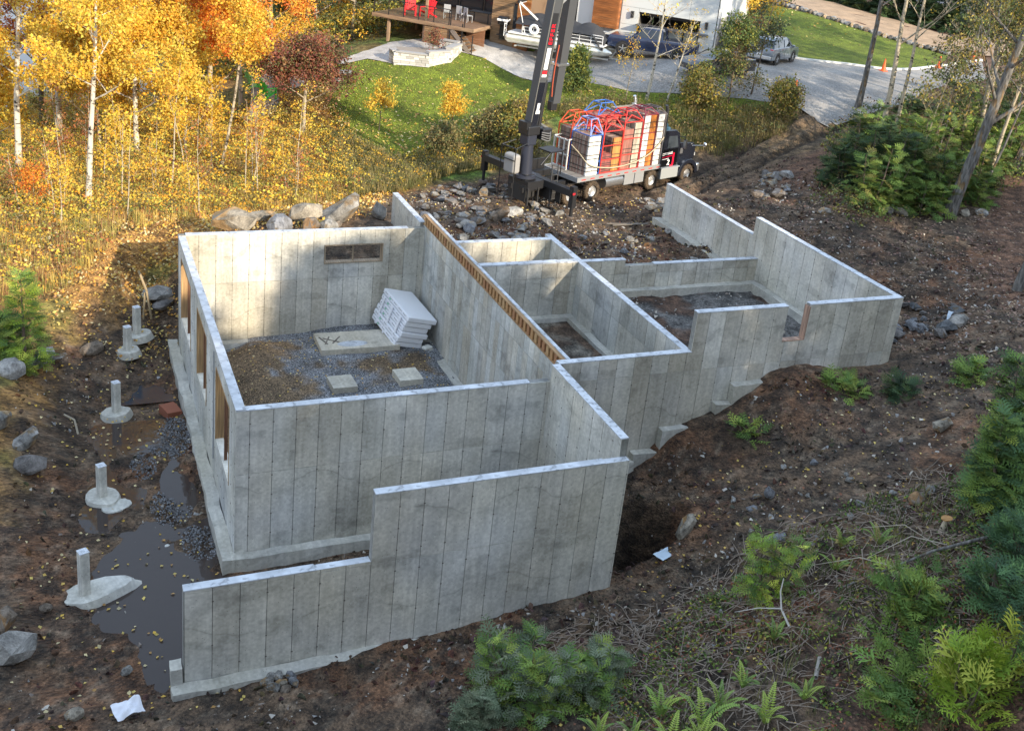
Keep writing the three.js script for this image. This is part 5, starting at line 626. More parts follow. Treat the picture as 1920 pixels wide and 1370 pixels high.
// ---------- vehicles on the drive ----------
function car(label, kind, x, d, turn, o) {
  const t = thing(kind, label, 'car'); t.position.set(x, land(x, d) + 0.07, -d); t.rotation.y = turn;
  const ext = (pts, w, bev, top, belt) => { const g = new THREE.ExtrudeGeometry(new THREE.Shape(pts.map(([a, b]) => new THREE.Vector2(a, b))), { depth: w - 2 * bev, bevelEnabled: true, bevelSize: bev, bevelThickness: bev, bevelSegments: 3 }); g.translate(0, 0, -(w - 2 * bev) / 2); const p = g.attributes.position; for (let i = 0; i < p.count; i++) { const y = p.getY(i); if (y > belt) p.setZ(i, p.getZ(i) * (1 - 0.2 * (y - belt) / (top - belt))); } g.computeVertexNormals(); return toCreasedNormals(g, 0.7); };
  mesh('body', ext(o.body, o.w, 0.06, o.h, o.belt + 9), o.paint, t);
  const gh = mesh('glasshouse', ext(o.glass, o.w - 0.12, 0.03, o.h, o.belt), glassDark, t); mesh('roof', ext(o.roof, o.w - 0.14, 0.04, o.h, o.belt), o.paint, gh);
  for (const s of [-1, 1]) for (const [a, b] of o.pillars) { const z = (y) => s * (o.w / 2 - 0.055) * (1 - 0.2 * (y - o.belt) / (o.h - o.belt)); mesh('pillar', bar(W3(a[0], a[1], z(a[1])), W3(b[0], b[1], z(b[1])), 0.09, 0.05), o.paint, gh); }
  for (const wx of o.axles) for (const s of [-1, 1]) { const w = mesh('tyre', new THREE.TorusGeometry(o.r - 0.1, 0.1, 10, 24).scale(1, 1, 1.1), rubber, t); w.position.set(wx, o.r, s * (o.w / 2 - 0.08)); mesh('rim', [cyl(o.r * 0.66, o.r * 0.66, 0.05, 20).rotateX(PI / 2), ...[0, 1, 2, 3, 4].map((k) => lb(-0.03, 0.03, 0, o.r * 0.62, -0.04, 0.04).rotateZ(k * 1.2566))], std(0.6, 0.61, 0.62, 0.3, { metalness: 0.7 }), w).position.z = s * 0.05; mesh('wheel_arch', [cyl(o.r + 0.07, o.r + 0.07, 0.06, 22).rotateX(PI / 2).translate(wx, o.r + 0.02, s * (o.w / 2 - 0.026))], blackTrim, t); }
  for (const s of [-1, 1]) { mesh('headlight', rbox(o.hl[0] - 0.14, o.hl[0] + 0.03, o.hl[1] - 0.08, o.hl[1] + 0.08, s * (o.w / 2 - 0.3) - 0.2, s * (o.w / 2 - 0.3) + 0.2, 0.03), new THREE.MeshPhysicalMaterial({ color: lin(0.75, 0.77, 0.8), roughness: 0.08, clearcoat: 1 }), t); mesh('tail_light', rbox(o.tl[0] - 0.03, o.tl[0] + 0.1, o.tl[1] - 0.11, o.tl[1] + 0.11, s * (o.w / 2 - 0.16) - 0.13, s * (o.w / 2 - 0.16) + 0.13, 0.03), std(0.45, 0.01, 0.015, 0.2), t); mesh('mirror', rbox(o.mir[0] - 0.08, o.mir[0] + 0.08, o.mir[1], o.mir[1] + 0.16, s * (o.w / 2 + 0.08) - 0.1, s * (o.w / 2 + 0.08) + 0.1, 0.04), o.paint, t); for (const dx of o.doors) mesh('door_gap', lb(dx - 0.008, dx + 0.008, 0.4, o.belt - 0.03, s * (o.w / 2) - 0.002, s * (o.w / 2) + 0.004), blackTrim, t); }
  mesh('bumper', [rbox(o.tl[0] - 0.1, o.tl[0] + 0.05, 0.38, 0.62, -o.w / 2 + 0.1, o.w / 2 - 0.1, 0.05), rbox(o.hl[0] - 0.02, o.hl[0] + 0.1, 0.35, 0.6, -o.w / 2 + 0.12, o.w / 2 - 0.12, 0.05)], o.trim ?? blackTrim, t); mesh('licence_plate', lb(o.tl[0] - 0.115, o.tl[0] - 0.1, 0.62, 0.75, -0.2, 0.2), whitePaint, t);
  for (const k of o.extra ?? []) mesh(k[0], k[1], k[2], t); return t;
}
const paint = (r, g, b) => new THREE.MeshPhysicalMaterial({ color: lin(r, g, b), roughness: 0.35, metalness: 0.35, clearcoat: 1, clearcoatRoughness: 0.06 });
car('silver-grey sport utility car with rear window toward the drive', 'suv', 41.6, 35.9, 32 * PI / 180, { paint: paint(0.16, 0.19, 0.23), w: 1.9, h: 1.72, belt: 1.05, r: 0.38, axles: [-1.4, 1.4], body: [[-2.3, 0.4], [2.3, 0.35], [2.36, 0.7], [2.2, 0.92], [1.15, 1.06], [-2.25, 1.08], [-2.34, 0.8]], glass: [[-2.12, 1.06], [1.2, 1.04], [0.45, 1.62], [-1.85, 1.64]], roof: [[-1.95, 1.63], [0.45, 1.62], [0.3, 1.7], [-1.75, 1.7]], pillars: [[[1.15, 1.06], [0.42, 1.62]], [[-0.25, 1.06], [-0.25, 1.64]], [[-1.25, 1.06], [-1.2, 1.64]], [[-2.12, 1.06], [-1.88, 1.64]]], hl: [2.28, 0.78], tl: [-2.3, 0.98], mir: [0.95, 1.06], doors: [0.85, -0.25, -1.2], trim: alu });
car('dark grey sedan half hidden behind the shrubs', 'sedan', 34.2, 31.4, PI + 0.1, { paint: paint(0.045, 0.047, 0.055), w: 1.8, h: 1.45, belt: 0.92, r: 0.33, axles: [-1.38, 1.38], body: [[-2.3, 0.35], [2.28, 0.3], [2.32, 0.55], [2.1, 0.78], [1.0, 0.94], [-1.5, 0.98], [-2.25, 0.96], [-2.34, 0.7]], glass: [[-1.75, 0.95], [1.15, 0.92], [0.3, 1.38], [-0.95, 1.4]], roof: [[-1.0, 1.39], [0.32, 1.37], [0.2, 1.42], [-0.85, 1.43]], pillars: [[[1.1, 0.94], [0.3, 1.37]], [[-0.2, 0.95], [-0.25, 1.38]], [[-1.7, 0.97], [-0.98, 1.39]]], hl: [2.2, 0.64], tl: [-2.28, 0.82], mir: [0.8, 0.94], doors: [0.85, -0.22, -1.15] });
car('dark blue pickup truck parked before the garage', 'pickup_truck', 32.7, 37.0, 3 * PI / 4 + 0.08, { paint: paint(0.02, 0.035, 0.09), w: 2.0, h: 1.9, belt: 1.2, r: 0.42, axles: [-1.85, 1.85], body: [[-2.9, 0.55], [2.85, 0.5], [2.92, 0.9], [2.8, 1.14], [1.3, 1.22], [-0.75, 1.22], [-0.8, 1.24], [-2.95, 1.24], [-2.98, 0.8]], glass: [[-0.72, 1.2], [1.45, 1.18], [0.75, 1.82], [-0.6, 1.84]], roof: [[-0.66, 1.83], [0.75, 1.81], [0.6, 1.88], [-0.55, 1.89]], pillars: [[[1.4, 1.2], [0.74, 1.81]], [[0.25, 1.22], [0.22, 1.84]], [[-0.72, 1.22], [-0.62, 1.84]]], hl: [2.82, 0.95], tl: [-2.95, 1.05], mir: [1.1, 1.22], doors: [1.15, 0.25, -0.7], trim: chromeMat, extra: [['cargo_bed', lb(-2.8, -0.85, 1.2, 1.255, -0.85, 0.85), blackTrim]] });
{ // pontoon boat under a cover, on its trailer
  const t = thing('pontoon_boat', 'pontoon boat with black cover and white rails on a trailer', 'boat'); t.position.set(27.7, land(27.7, 40.4) + 0.1, -40.4); t.rotation.y = -PI / 4 + 0.06;
  const silver = std(0.8, 0.78, 0.7, 0.28, { metalness: 0.55 });
  for (const z of [-0.95, 0.95]) { const g = new THREE.LatheGeometry([[0, -3.9], [0.2, -3.8], [0.32, -3.6], [0.33, 2.6], [0.26, 3.2], [0.1, 3.6], [0, 3.7]].map(([a, b]) => new THREE.Vector2(a, b)), 22); g.rotateZ(-PI / 2); g.translate(0, 0.95, z); mesh('pontoon', g, silver, t); }
  mesh('boat_deck', rbox(-3.6, 3.1, 1.26, 1.38, -1.25, 1.25, 0.04), std(0.82, 0.82, 0.8, 0.5), t);
  const fence = mesh('fence_panel', [lb(-2.6, 2.9, 1.4, 1.85, 1.16, 1.18), lb(-2.6, 2.9, 1.4, 1.85, -1.18, -1.16), lb(2.88, 2.9, 1.4, 1.85, -1.16, 1.16)], std(0.06, 0.06, 0.065, 0.5), t); for (const y of [1.42, 1.62, 1.84, 2.0]) mesh('fence_rail', [bar(W3(-2.6, y, 1.2), W3(2.95, y, 1.2), 0.04), bar(W3(-2.6, y, -1.2), W3(2.95, y, -1.2), 0.04)], whitePaint, fence); for (let x = -2.6; x <= 3; x += 0.8) mesh('fence_post', bar(W3(x, 1.38, 1.2), W3(x, 2.0, 1.2), 0.04), whitePaint, fence);
  const g = new THREE.PlaneGeometry(6.2, 2.7, 40, 16).rotateX(-PI / 2), p = g.attributes.position; for (let i = 0; i < p.count; i++) { const x = p.getX(i), z = p.getZ(i), k = 1 - (z / 1.35) ** 2, pk = Math.max(Math.exp(-(((x + 1.8) / 0.9) ** 2)), 0.8 * Math.exp(-(((x - 0.2) / 0.8) ** 2)), 0.75 * Math.exp(-(((x - 1.7) / 0.6) ** 2))); p.setY(i, 1.95 + 0.75 * k * (0.45 + 0.55 * pk) - 0.9 * sstep(2.2, 3.1, x) * (1 - 0.4 * k) + 0.03 * fbm(x * 4, z * 4, 2, 991)); } g.computeVertexNormals(); mesh('boat_cover', metUV(g), new THREE.MeshStandardMaterial({ color: lin(0.035, 0.036, 0.04), roughness: 0.85, side: THREE.DoubleSide }), t);
  mesh('bimini_frame', [...bentRod([W3(-2.4, 1.4, 1.2), W3(-3.0, 3.3, 1.15), W3(-3.0, 3.3, -1.15), W3(-2.4, 1.4, -1.2)], 0.03), bar(W3(-1.6, 2.4, 1.15), W3(-3.0, 3.4, 1.15), 0.12, 0.05)], whitePaint, t); mesh('bimini_bag', [bar(W3(-3.05, 3.4, -1.2), W3(-3.05, 3.4, 1.2), 0.22, 0.22, 10), bar(W3(-3.0, 3.4, 1.15), W3(-3.4, 4.1, 1.15), 0.12, 0.12, 8)], blackTrim, t);
  mesh('life_ring', new THREE.TorusGeometry(0.27, 0.1, 12, 26).translate(-1.75, 1.75, 1.3), whitePaint, t);
  const mo = mesh('outboard_motor', [rbox(-4.75, -4.0, 1.55, 2.15, -0.28, 0.28, 0.12), rbox(-4.6, -4.2, 0.55, 1.6, -0.14, 0.14, 0.06), rbox(-4.75, -4.1, 0.85, 0.92, -0.25, 0.25, 0.02)], std(0.015, 0.015, 0.017, 0.2), t); mesh('motor_band', rbox(-4.77, -3.98, 1.82, 1.98, -0.29, 0.29, 0.03), whitePaint, mo); mesh('stern_ladder', [bar(W3(-3.9, 1.0, 0.7), W3(-3.9, 1.9, 0.7), 0.04), bar(W3(-3.9, 1.0, 1.1), W3(-3.9, 1.9, 1.1), 0.04), ...[1.2, 1.5, 1.8].map((y) => bar(W3(-3.9, y, 0.7), W3(-3.9, y, 1.1), 0.04))], whitePaint, t);
  const tr = mesh('trailer_frame', [lb(-3.0, 3.4, 0.42, 0.52, -0.75, -0.65), lb(-3.0, 3.4, 0.42, 0.52, 0.65, 0.75), lb(-3.1, -3.0, 0.42, 0.52, -1.1, 1.1), lb(3.3, 4.6, 0.42, 0.52, -0.06, 0.06), bar(W3(3.4, 0.5, 0), W3(4.0, 1.5, 0), 0.08), bar(W3(4.1, 0.0, 0), W3(4.1, 0.9, 0), 0.07)], std(0.65, 0.66, 0.66, 0.4, { metalness: 0.5 }), t); for (const x of [-0.8]) for (const s of [-1, 1]) { const w = mesh('trailer_tyre', new THREE.TorusGeometry(0.25, 0.1, 10, 22), rubber, tr); w.position.set(x, 0.33, s * 1.1); mesh('rim', cyl(0.17, 0.17, 0.1, 16).rotateX(PI / 2), std(0.3, 0.3, 0.3, 0.5), w); }
}
{ const m = std(0.9, 0.13, 0.02, 0.5); [[38.37, 28.64, 'orange traffic cone standing alone on the drive', 1], [49.7, 33.79, 'orange traffic cone by the kerb below the second lawn', 1], [57.02, 36.07, 'orange traffic cone at the corner of the second lawn', 1], [61.71, 37.44, 'orange and white traffic cone farthest along the drive', 1]].forEach(([x, d, l], i) => { const t = thing('traffic_cone', l, 'traffic cone', 'traffic cones along the drive'); t.position.set(x, land(x, d) + 0.07, -d); mesh('cone_body', new THREE.LatheGeometry([[0.2, 0.04], [0.15, 0.1], [0.035, 0.86], [0, 0.87]].map(([a, b]) => new THREE.Vector2(a, b)), 18), m, t); mesh('cone_base', rbox(-0.24, 0.24, 0, 0.05, -0.24, 0.24, 0.02), m, t); if (i === 3) mesh('collar', cyl(0.115, 0.085, 0.2, 18).translate(0, 0.4, 0), whitePaint, t); }); }
{ const t = thing('far_house_roof', 'grey roofed house showing behind the dark hedge', 'house'); t.position.set(86, 8.5, -64); t.rotation.y = 0.4; mesh('wall', lb(-5, 5, 0, 2.6, -3.5, 3.5), std(0.55, 0.56, 0.58, 0.8), t); const s = new THREE.Shape([[-4, 2.5], [4, 2.5], [0, 4.4]].map(([a, b]) => new THREE.Vector2(a, b))); mesh('roof', new THREE.ExtrudeGeometry(s, { depth: 11, bevelEnabled: false }).translate(0, 0, -5.5).rotateY(PI / 2), std(0.45, 0.48, 0.53, 0.8), t); t.userData.label = 'grey roofed house showing behind the dark hedge'; t.name = 'neighbour_house'; }

// ---------- trees, shrubs and undergrowth ----------
class Tubes { constructor() { this.p = []; this.n = []; this.i = []; }
  add(pts, rad, sides = 6) {
    const b = this.p.length / 3, up = new THREE.Vector3(), s = new THREE.Vector3(), t = new THREE.Vector3(), u = new THREE.Vector3();
    for (let k = 0; k < pts.length; k++) { t.copy(pts[Math.min(k + 1, pts.length - 1)]).sub(pts[Math.max(k - 1, 0)]).normalize(); up.set(0.3, 0.1, 1).normalize(); s.crossVectors(t, up).normalize(); u.crossVectors(s, t); for (let a = 0; a < sides; a++) { const c = Math.cos(a / sides * 2 * PI), q = Math.sin(a / sides * 2 * PI), x = s.x * c + u.x * q, y = s.y * c + u.y * q, z = s.z * c + u.z * q; this.p.push(pts[k].x + x * rad[k], pts[k].y + y * rad[k], pts[k].z + z * rad[k]); this.n.push(x, y, z); } }
    for (let k = 0; k + 1 < pts.length; k++) for (let a = 0; a < sides; a++) { const i0 = b + k * sides + a, i1 = b + k * sides + (a + 1) % sides; this.i.push(i0, i0 + sides, i1, i1, i0 + sides, i1 + sides); } }
  geo() { const g = new THREE.BufferGeometry(); g.setAttribute('position', new THREE.Float32BufferAttribute(this.p, 3)); g.setAttribute('normal', new THREE.Float32BufferAttribute(this.n, 3)); g.setIndex(this.i); const uv = new Float32Array(this.p.length / 3 * 2); for (let k = 0; k < uv.length / 2; k++) { uv[k * 2] = this.p[k * 3] + this.p[k * 3 + 2]; uv[k * 2 + 1] = this.p[k * 3 + 1]; } g.setAttribute('uv', new THREE.BufferAttribute(uv, 2)); return g; } }
function limb(bank, r, start, dir, len, rad, o, depth, tips) { // one limb, then the limbs it bears
  const n = depth === 0 ? 7 : 4, pts = [start.clone()], rads = [rad], d = dir.clone().normalize(), p = start.clone();
  for (let k = 1; k <= n; k++) { d.add(W3((r() - 0.5) * o.bend, (r() - 0.5) * o.bend * 0.5 + o.rise, (r() - 0.5) * o.bend)).normalize(); p.addScaledVector(d, len / n); pts.push(p.clone()); rads.push(Math.max(0.004, rad * (1 - k / n * (depth === 0 ? 0.8 : 0.88)))); }
  bank.add(pts, rads, depth === 0 ? 8 : depth === 1 ? 5 : 4);
  if (depth >= o.depth) { tips.push([p.clone(), d.clone(), len]); tips.push([pts[n - 1].clone(), d.clone(), len]); return; }
  const kids = o.kids[depth] ?? 3;
  for (let k = 0; k < kids; k++) { const f = lerp(depth === 0 ? o.from : 0.3, 0.98, (k + r() * 0.7) / kids), i = Math.min(n - 1, Math.floor(f * n)), q = pts[i].clone().lerp(pts[i + 1], f * n - i), a = r() * 2 * PI + k * 2.4, out = W3(Math.cos(a), o.up * (0.4 + r()), Math.sin(a)); limb(bank, r, q, out.addScaledVector(d, 0.35), len * (depth === 0 ? o.spread * (1.15 - 0.75 * (f - o.from) / (1 - o.from)) : 0.5) * (0.7 + 0.5 * r()), rads[i] * (depth === 0 ? 0.42 : 0.55), o, depth + 1, tips); }
}
function diamond(w, l, fold = 0.15) { return [[0, 0, 0], [w / 2, fold * w, l * 0.45], [0, 0, l], [-w / 2, fold * w, l * 0.45]]; }
function leafGeo(leaves) { const p = [], idx = [], m = new THREE.Vector3(); leaves.forEach(([mm, w, l], k) => { for (const v of diamond(w, l)) { m.set(...v).applyMatrix4(mm); p.push(m.x, m.y, m.z); } const b = k * 4; idx.push(b, b + 1, b + 2, b, b + 2, b + 3); }); const g = new THREE.BufferGeometry(); g.setAttribute('position', new THREE.Float32BufferAttribute(p, 3)); g.setIndex(idx); const h = g.toNonIndexed(); h.computeVertexNormals(); return h; }
const clumpGeo = (seed, n, spread, size) => { const r = rngOf(seed), L = []; for (let k = 0; k < n; k++) L.push([mat4((r() - 0.5) * spread, (r() - 0.5) * spread, (r() - 0.5) * spread, r() * 6, r() * 6, r() * 6), size * (0.6 + 0.5 * r()), size * (0.8 + 0.6 * r())]); return leafGeo(L); };
const CLUMP = clumpGeo(1001, 10, 0.5, 0.12), CLUMPS = clumpGeo(1003, 7, 0.3, 0.085);
const PAL = { yellow: [lin(0.78, 0.5, 0.03), lin(0.82, 0.58, 0.06), lin(0.66, 0.44, 0.03), lin(0.62, 0.5, 0.06), lin(0.82, 0.42, 0.02)], gold: [lin(0.82, 0.4, 0.02), lin(0.78, 0.5, 0.04), lin(0.7, 0.32, 0.02), lin(0.62, 0.42, 0.05)], orange: [lin(0.85, 0.27, 0.02), lin(0.85, 0.36, 0.02), lin(0.74, 0.17, 0.015), lin(0.82, 0.46, 0.03)], red: [lin(0.45, 0.08, 0.02), lin(0.6, 0.15, 0.02), lin(0.3, 0.07, 0.03), lin(0.6, 0.3, 0.04)], crimson: [lin(0.26, 0.055, 0.04), lin(0.34, 0.11, 0.05), lin(0.2, 0.08, 0.04), lin(0.3, 0.16, 0.05), lin(0.14, 0.15, 0.04)], green: [lin(0.09, 0.15, 0.025), lin(0.13, 0.19, 0.03), lin(0.06, 0.1, 0.02), lin(0.3, 0.3, 0.04)], dark: [lin(0.035, 0.06, 0.022), lin(0.05, 0.08, 0.025), lin(0.03, 0.05, 0.02), lin(0.09, 0.11, 0.03)], olive: [lin(0.15, 0.15, 0.04), lin(0.22, 0.18, 0.05), lin(0.28, 0.2, 0.07), lin(0.1, 0.13, 0.03)], mixed: [lin(0.3, 0.28, 0.05), lin(0.14, 0.18, 0.03), lin(0.5, 0.36, 0.05), lin(0.2, 0.14, 0.05)], rust: [lin(0.42, 0.13, 0.03), lin(0.5, 0.18, 0.04), lin(0.35, 0.14, 0.05), lin(0.24, 0.2, 0.05)] };
const birchTex = tex(128, 512, (u, v) => { const b = fbm(u * 5, v * 60, 3, 1011, 5, 60), c = fbm(u * 3, v * 14, 3, 1021, 3, 14); const t = 0.88 - 0.6 * sstep(0.62, 0.7, b) * sstep(0.45, 0.6, c) - 0.12 * c; return [t, t * 0.97, t * 0.91]; });
const birchBark = new THREE.MeshStandardMaterial({ color: lin(0.85, 0.82, 0.76), map: scaled(birchTex, 1, 0.3), roughness: 0.85 }), paleBark = new THREE.MeshStandardMaterial({ color: lin(0.62, 0.56, 0.46), map: scaled(birchTex, 1.3, 0.4), roughness: 0.9 }), greyBark = new THREE.MeshStandardMaterial({ color: lin(0.4, 0.37, 0.33), map: scaled(rockTex, 1.5, 0.5), bumpMap: scaled(rockTex, 2, 0.6), bumpScale: 0.02, roughness: 0.95 }), darkBark = std(0.09, 0.07, 0.055, 0.95);
function tree(name, label, x, d, o) {
  const r = rngOf(o.seed), t = thing(name, label, o.cat ?? 'tree', o.group); if (!o.group) delete t.userData.group; t.position.set(x, (o.at ?? land)(x, d) - 0.15, -d);
  const trunk = new Tubes(), bare = trunk, tips = [], opt = { bend: 0.22, rise: 0.03, depth: 2, kids: [10, 4], from: 0.28, up: 0.7, spread: 0.3, ...o };
  const n = 8, pts = [], rad = [], dir = W3(o.lean?.[0] ?? 0, 1, o.lean?.[1] ?? 0).normalize(), p = W3(0, 0, 0); for (let k = 0; k <= n; k++) { pts.push(p.clone()); rad.push(o.r * (1 - 0.85 * (k / n) ** 1.1) + (k === 0 ? o.r * 0.25 : 0)); dir.add(W3((r() - 0.5) * 0.1, 0.02, (r() - 0.5) * 0.1)).normalize(); p.addScaledVector(dir, o.h / n); }
  trunk.add(pts, rad, 9);
  const K = opt.kids[0]; for (let k = 0; k < K; k++) { const f = lerp(opt.from, 0.97, (k + r() * 0.8) / K), i = Math.min(n - 1, Math.floor(f * n)), q = pts[i].clone().lerp(pts[i + 1], f * n - i), a = k * 2.4 + r(), out = W3(Math.cos(a), opt.up * (0.5 + r() * 0.8), Math.sin(a)); limb(bare, r, q, out, o.h * opt.spread * (1.1 - 0.7 * f) * (0.7 + 0.5 * r()), rad[i] * 0.45, { ...opt, kids: [0, opt.kids[1], 3] }, 1, tips); }
  mesh('trunk', trunk.geo(), o.bark ?? greyBark, t);
  if (o.leaves) {
    const items = [], cols = PAL[o.pal], pal2 = o.pal2 ? PAL[o.pal2] : cols;
    for (let k = 0; k < o.leaves; k++) { const [q, , len] = tips[Math.floor(r() * tips.length)], s = (o.fluff ?? 0.55), u = W3((r() + r() + r() - 1.5) * s, (r() + r() + r() - 1.5) * s * 0.8, (r() + r() + r() - 1.5) * s), pl = vnoise(q.x * 0.5 + 7, q.y * 0.5 + q.z * 0.5, o.seed) > 0.55 ? pal2 : cols, c = pl[Math.floor(r() * pl.length)]; if (q.y + u.y < (o.floor ?? 0.4)) continue; items.push([mat4(q.x + u.x, q.y + u.y, q.z + u.z, r() * 6, r() * 6, r() * 6, (o.size ?? 1) * (0.5 + 0.95 * r())), c.clone().multiplyScalar(0.75 + 0.4 * r())]); }
    const m = scatter('crown', o.small ? CLUMPS : CLUMP, leafMat, items, t); m.userData.kind = 'stuff';
  }
  return t;
}
// golden wood on the shore
const wd = 'autumn trees of the wood by the lake';
tree('birch_tree', 'thick white birch standing at the wood edge beside pale saplings', -5.7, 33.6, { seed: 1, h: 15, r: 0.17, bark: birchBark, pal: 'yellow', leaves: 900, kids: [9, 4], from: 0.25, spread: 0.22, group: wd });
tree('birch_tree', 'white birch trunk rising through dark red maple leaves', -3.7, 41.3, { seed: 2, h: 16, r: 0.18, bark: birchBark, pal: 'gold', leaves: 700, from: 0.4, spread: 0.2, group: wd });
tree('birch_tree', 'slender white birch with a forked top rising from the golden weeds', -2.7, 25.8, { seed: 3, h: 14, r: 0.14, lean: [0.045, 0], bark: birchBark, pal: 'yellow', leaves: 1500, from: 0.36, spread: 0.24, kids: [12, 5], group: wd });
tree('aspen_tree', 'thin pale aspen leaning over the orange slope', 4.0, 31.3, { seed: 4, h: 13, r: 0.085, lean: [0.17, 0], bark: paleBark, pal: 'yellow', pal2: 'gold', leaves: 800, from: 0.4, spread: 0.16, group: wd });
tree('aspen_tree', 'very thin pale aspen with few leaves in the weeds', 1.2, 28.2, { seed: 5, h: 8, r: 0.05, lean: [0.07, 0.02], bark: paleBark, pal: 'yellow', leaves: 150, from: 0.5, spread: 0.14, group: wd });
tree('maple_tree', 'broad maple with flaming orange crown above the terrace', 4.5, 39.2, { seed: 6, h: 13, r: 0.2, bark: paleBark, pal: 'orange', pal2: 'gold', leaves: 5600, from: 0.2, spread: 0.36, kids: [16, 6], fluff: 0.8, group: wd });
tree('poplar_tree', 'full yellow poplar between the forked birch and the orange maple', 0.2, 35.5, { seed: 7, h: 13, r: 0.15, bark: birchBark, pal: 'yellow', pal2: 'yellow', leaves: 4300, from: 0.18, spread: 0.3, kids: [17, 6], fluff: 0.75, group: wd });
tree('poplar_tree', 'yellow poplar behind the orange maple', 7.2, 44.5, { seed: 8, h: 13, r: 0.15, bark: birchBark, pal: 'gold', pal2: 'yellow', leaves: 3800, from: 0.25, spread: 0.3, kids: [15, 6], fluff: 0.75, group: wd });
tree('maple_tree', 'orange and yellow maple behind the crimson tree', 10.0, 49.5, { seed: 9, h: 13, r: 0.18, bark: paleBark, pal: 'orange', pal2: 'yellow', leaves: 4200, from: 0.28, spread: 0.32, kids: [15, 6], fluff: 0.8, group: wd });
tree('maple_tree', 'orange maple beside the raised deck', 13.6, 55.5, { seed: 10, h: 12, r: 0.15, bark: darkBark, pal: 'orange', pal2: 'gold', leaves: 3200, from: 0.25, spread: 0.32, kids: [14, 5], fluff: 0.8, group: wd });
tree('maple_tree', 'dark red maple against the lake', -4.6, 47, { seed: 11, h: 14, r: 0.17, bark: darkBark, pal: 'red', pal2: 'gold', leaves: 3400, from: 0.2, spread: 0.3, kids: [15, 6], fluff: 0.8, group: wd });
tree('poplar_tree', 'yellow-green poplar at the water side of the white birches', -6.9, 38, { seed: 12, h: 9, r: 0.1, bark: paleBark, pal: 'yellow', pal2: 'olive', leaves: 1500, from: 0.12, spread: 0.22, kids: [12, 5], group: wd });
tree('maple_tree', 'red and gold maple far back above the yellow poplar', 1.5, 54, { seed: 13, h: 14, r: 0.18, bark: darkBark, pal: 'red', pal2: 'gold', leaves: 4200, from: 0.22, spread: 0.34, kids: [15, 6], fluff: 0.8, group: wd });
tree('poplar_tree', 'tall yellow poplar far back toward the lake', 5.0, 58, { seed: 14, h: 14, r: 0.18, bark: birchBark, pal: 'yellow', pal2: 'gold', leaves: 4200, from: 0.2, spread: 0.32, kids: [15, 6], fluff: 0.8, group: wd });
tree('poplar_tree', 'low bushy yellow poplar before the white and blue gap of the lake', -1.6, 38.5, { seed: 15, h: 9, r: 0.1, bark: paleBark, pal: 'yellow', leaves: 2600, from: 0.08, spread: 0.34, kids: [14, 6], fluff: 0.7, group: wd });
tree('poplar_tree', 'yellow poplar sapling below the orange maple', 2.6, 34.6, { seed: 16, h: 7.5, r: 0.08, bark: birchBark, pal: 'yellow', leaves: 900, from: 0.15, spread: 0.28, kids: [10, 5], group: wd });
for (const [i, [x, d, h, p]] of [[16.5, 53, 13, 'green'], [15, 58.5, 13, 'mixed'], [19.5, 57, 13, 'gold'], [12.0, 62, 13, 'green'], [18, 63, 14, 'olive']].entries()) tree('shade_tree', ['green leaved tree behind the open deck', 'yellow-green tree behind the orange maple of the deck', 'golden tree at the far end of the deck', 'green tree behind the two orange maples', 'olive leaved tree farthest behind the deck'][i], x, d, { seed: 20 + i, h, r: 0.16, bark: i % 2 ? birchBark : paleBark, pal: p, pal2: i % 2 ? 'gold' : 'dark', leaves: 3200, from: 0.16, spread: 0.32, kids: [14, 5], fluff: 0.8, group: 'trees behind the deck' });
tree('crimson_tree', 'small round crimson-brown tree between lawn and terrace', 9.35, 35.9, { seed: 30, h: 5.2, r: 0.13, bark: paleBark, pal: 'crimson', leaves: 2700, small: true, size: 1.25, from: 0.4, spread: 0.6, kids: [14, 6], fluff: 0.75, up: 0.5 });
tree('yellow_sapling', 'slim yellow leaved sapling at the foot of the lawn', 13.2, 33.4, { seed: 31, h: 3.0, r: 0.035, bark: twigMat, pal: 'yellow', leaves: 260, small: true, from: 0.35, spread: 0.3, kids: [8, 3], fluff: 0.3 });
tree('yellow_sapling', 'fuller yellow sapling beside the lawn shrub', 16.7, 30.8, { seed: 32, h: 3.3, r: 0.04, bark: twigMat, pal: 'yellow', leaves: 420, small: true, from: 0.35, spread: 0.3, kids: [8, 3], fluff: 0.35 });
tree('yellow_sapling', 'bright yellow-green bush beside the crane jib', 25.6, 33.8, { seed: 33, h: 2.6, r: 0.04, bark: twigMat, pal: 'yellow', pal2: 'green', leaves: 700, from: 0.1, spread: 0.3, kids: [9, 3], fluff: 0.4 });
// bare birches and leafy brush between truck and drive
tree('bare_birch', 'bare white birch with spreading crown beside the drive', 29.2, 31.0, { seed: 34, h: 9, r: 0.1, lean: [0.09, 0], bark: birchBark, depth: 3, from: 0.3, spread: 0.34, kids: [10, 5], up: 0.9, bend: 0.3, leaves: 60, small: true, pal: 'yellow' });
tree('bare_birch', 'smaller bare white birch leaning beside the first', 30.0, 30.0, { seed: 35, h: 5.5, r: 0.07, lean: [0.25, 0], bark: birchBark, depth: 3, from: 0.35, spread: 0.36, kids: [9, 4], up: 0.9, bend: 0.3, leaves: 60, small: true, pal: 'yellow' });
tree('bare_birch', 'short bare grey sapling beside the two birches', 28.1, 31.6, { seed: 36, h: 3.8, r: 0.04, bark: paleBark, depth: 3, from: 0.25, spread: 0.35, kids: [8, 4], up: 0.9, leaves: 50, small: true, pal: 'yellow' });
tree('leafy_bush', 'tall sparse green bush before the dark sedan', 33.5, 28.6, { seed: 37, h: 5.2, r: 0.06, bark: twigMat, pal: 'olive', pal2: 'green', leaves: 950, small: true, size: 1.2, from: 0.12, spread: 0.36, kids: [12, 5], fluff: 0.45 });
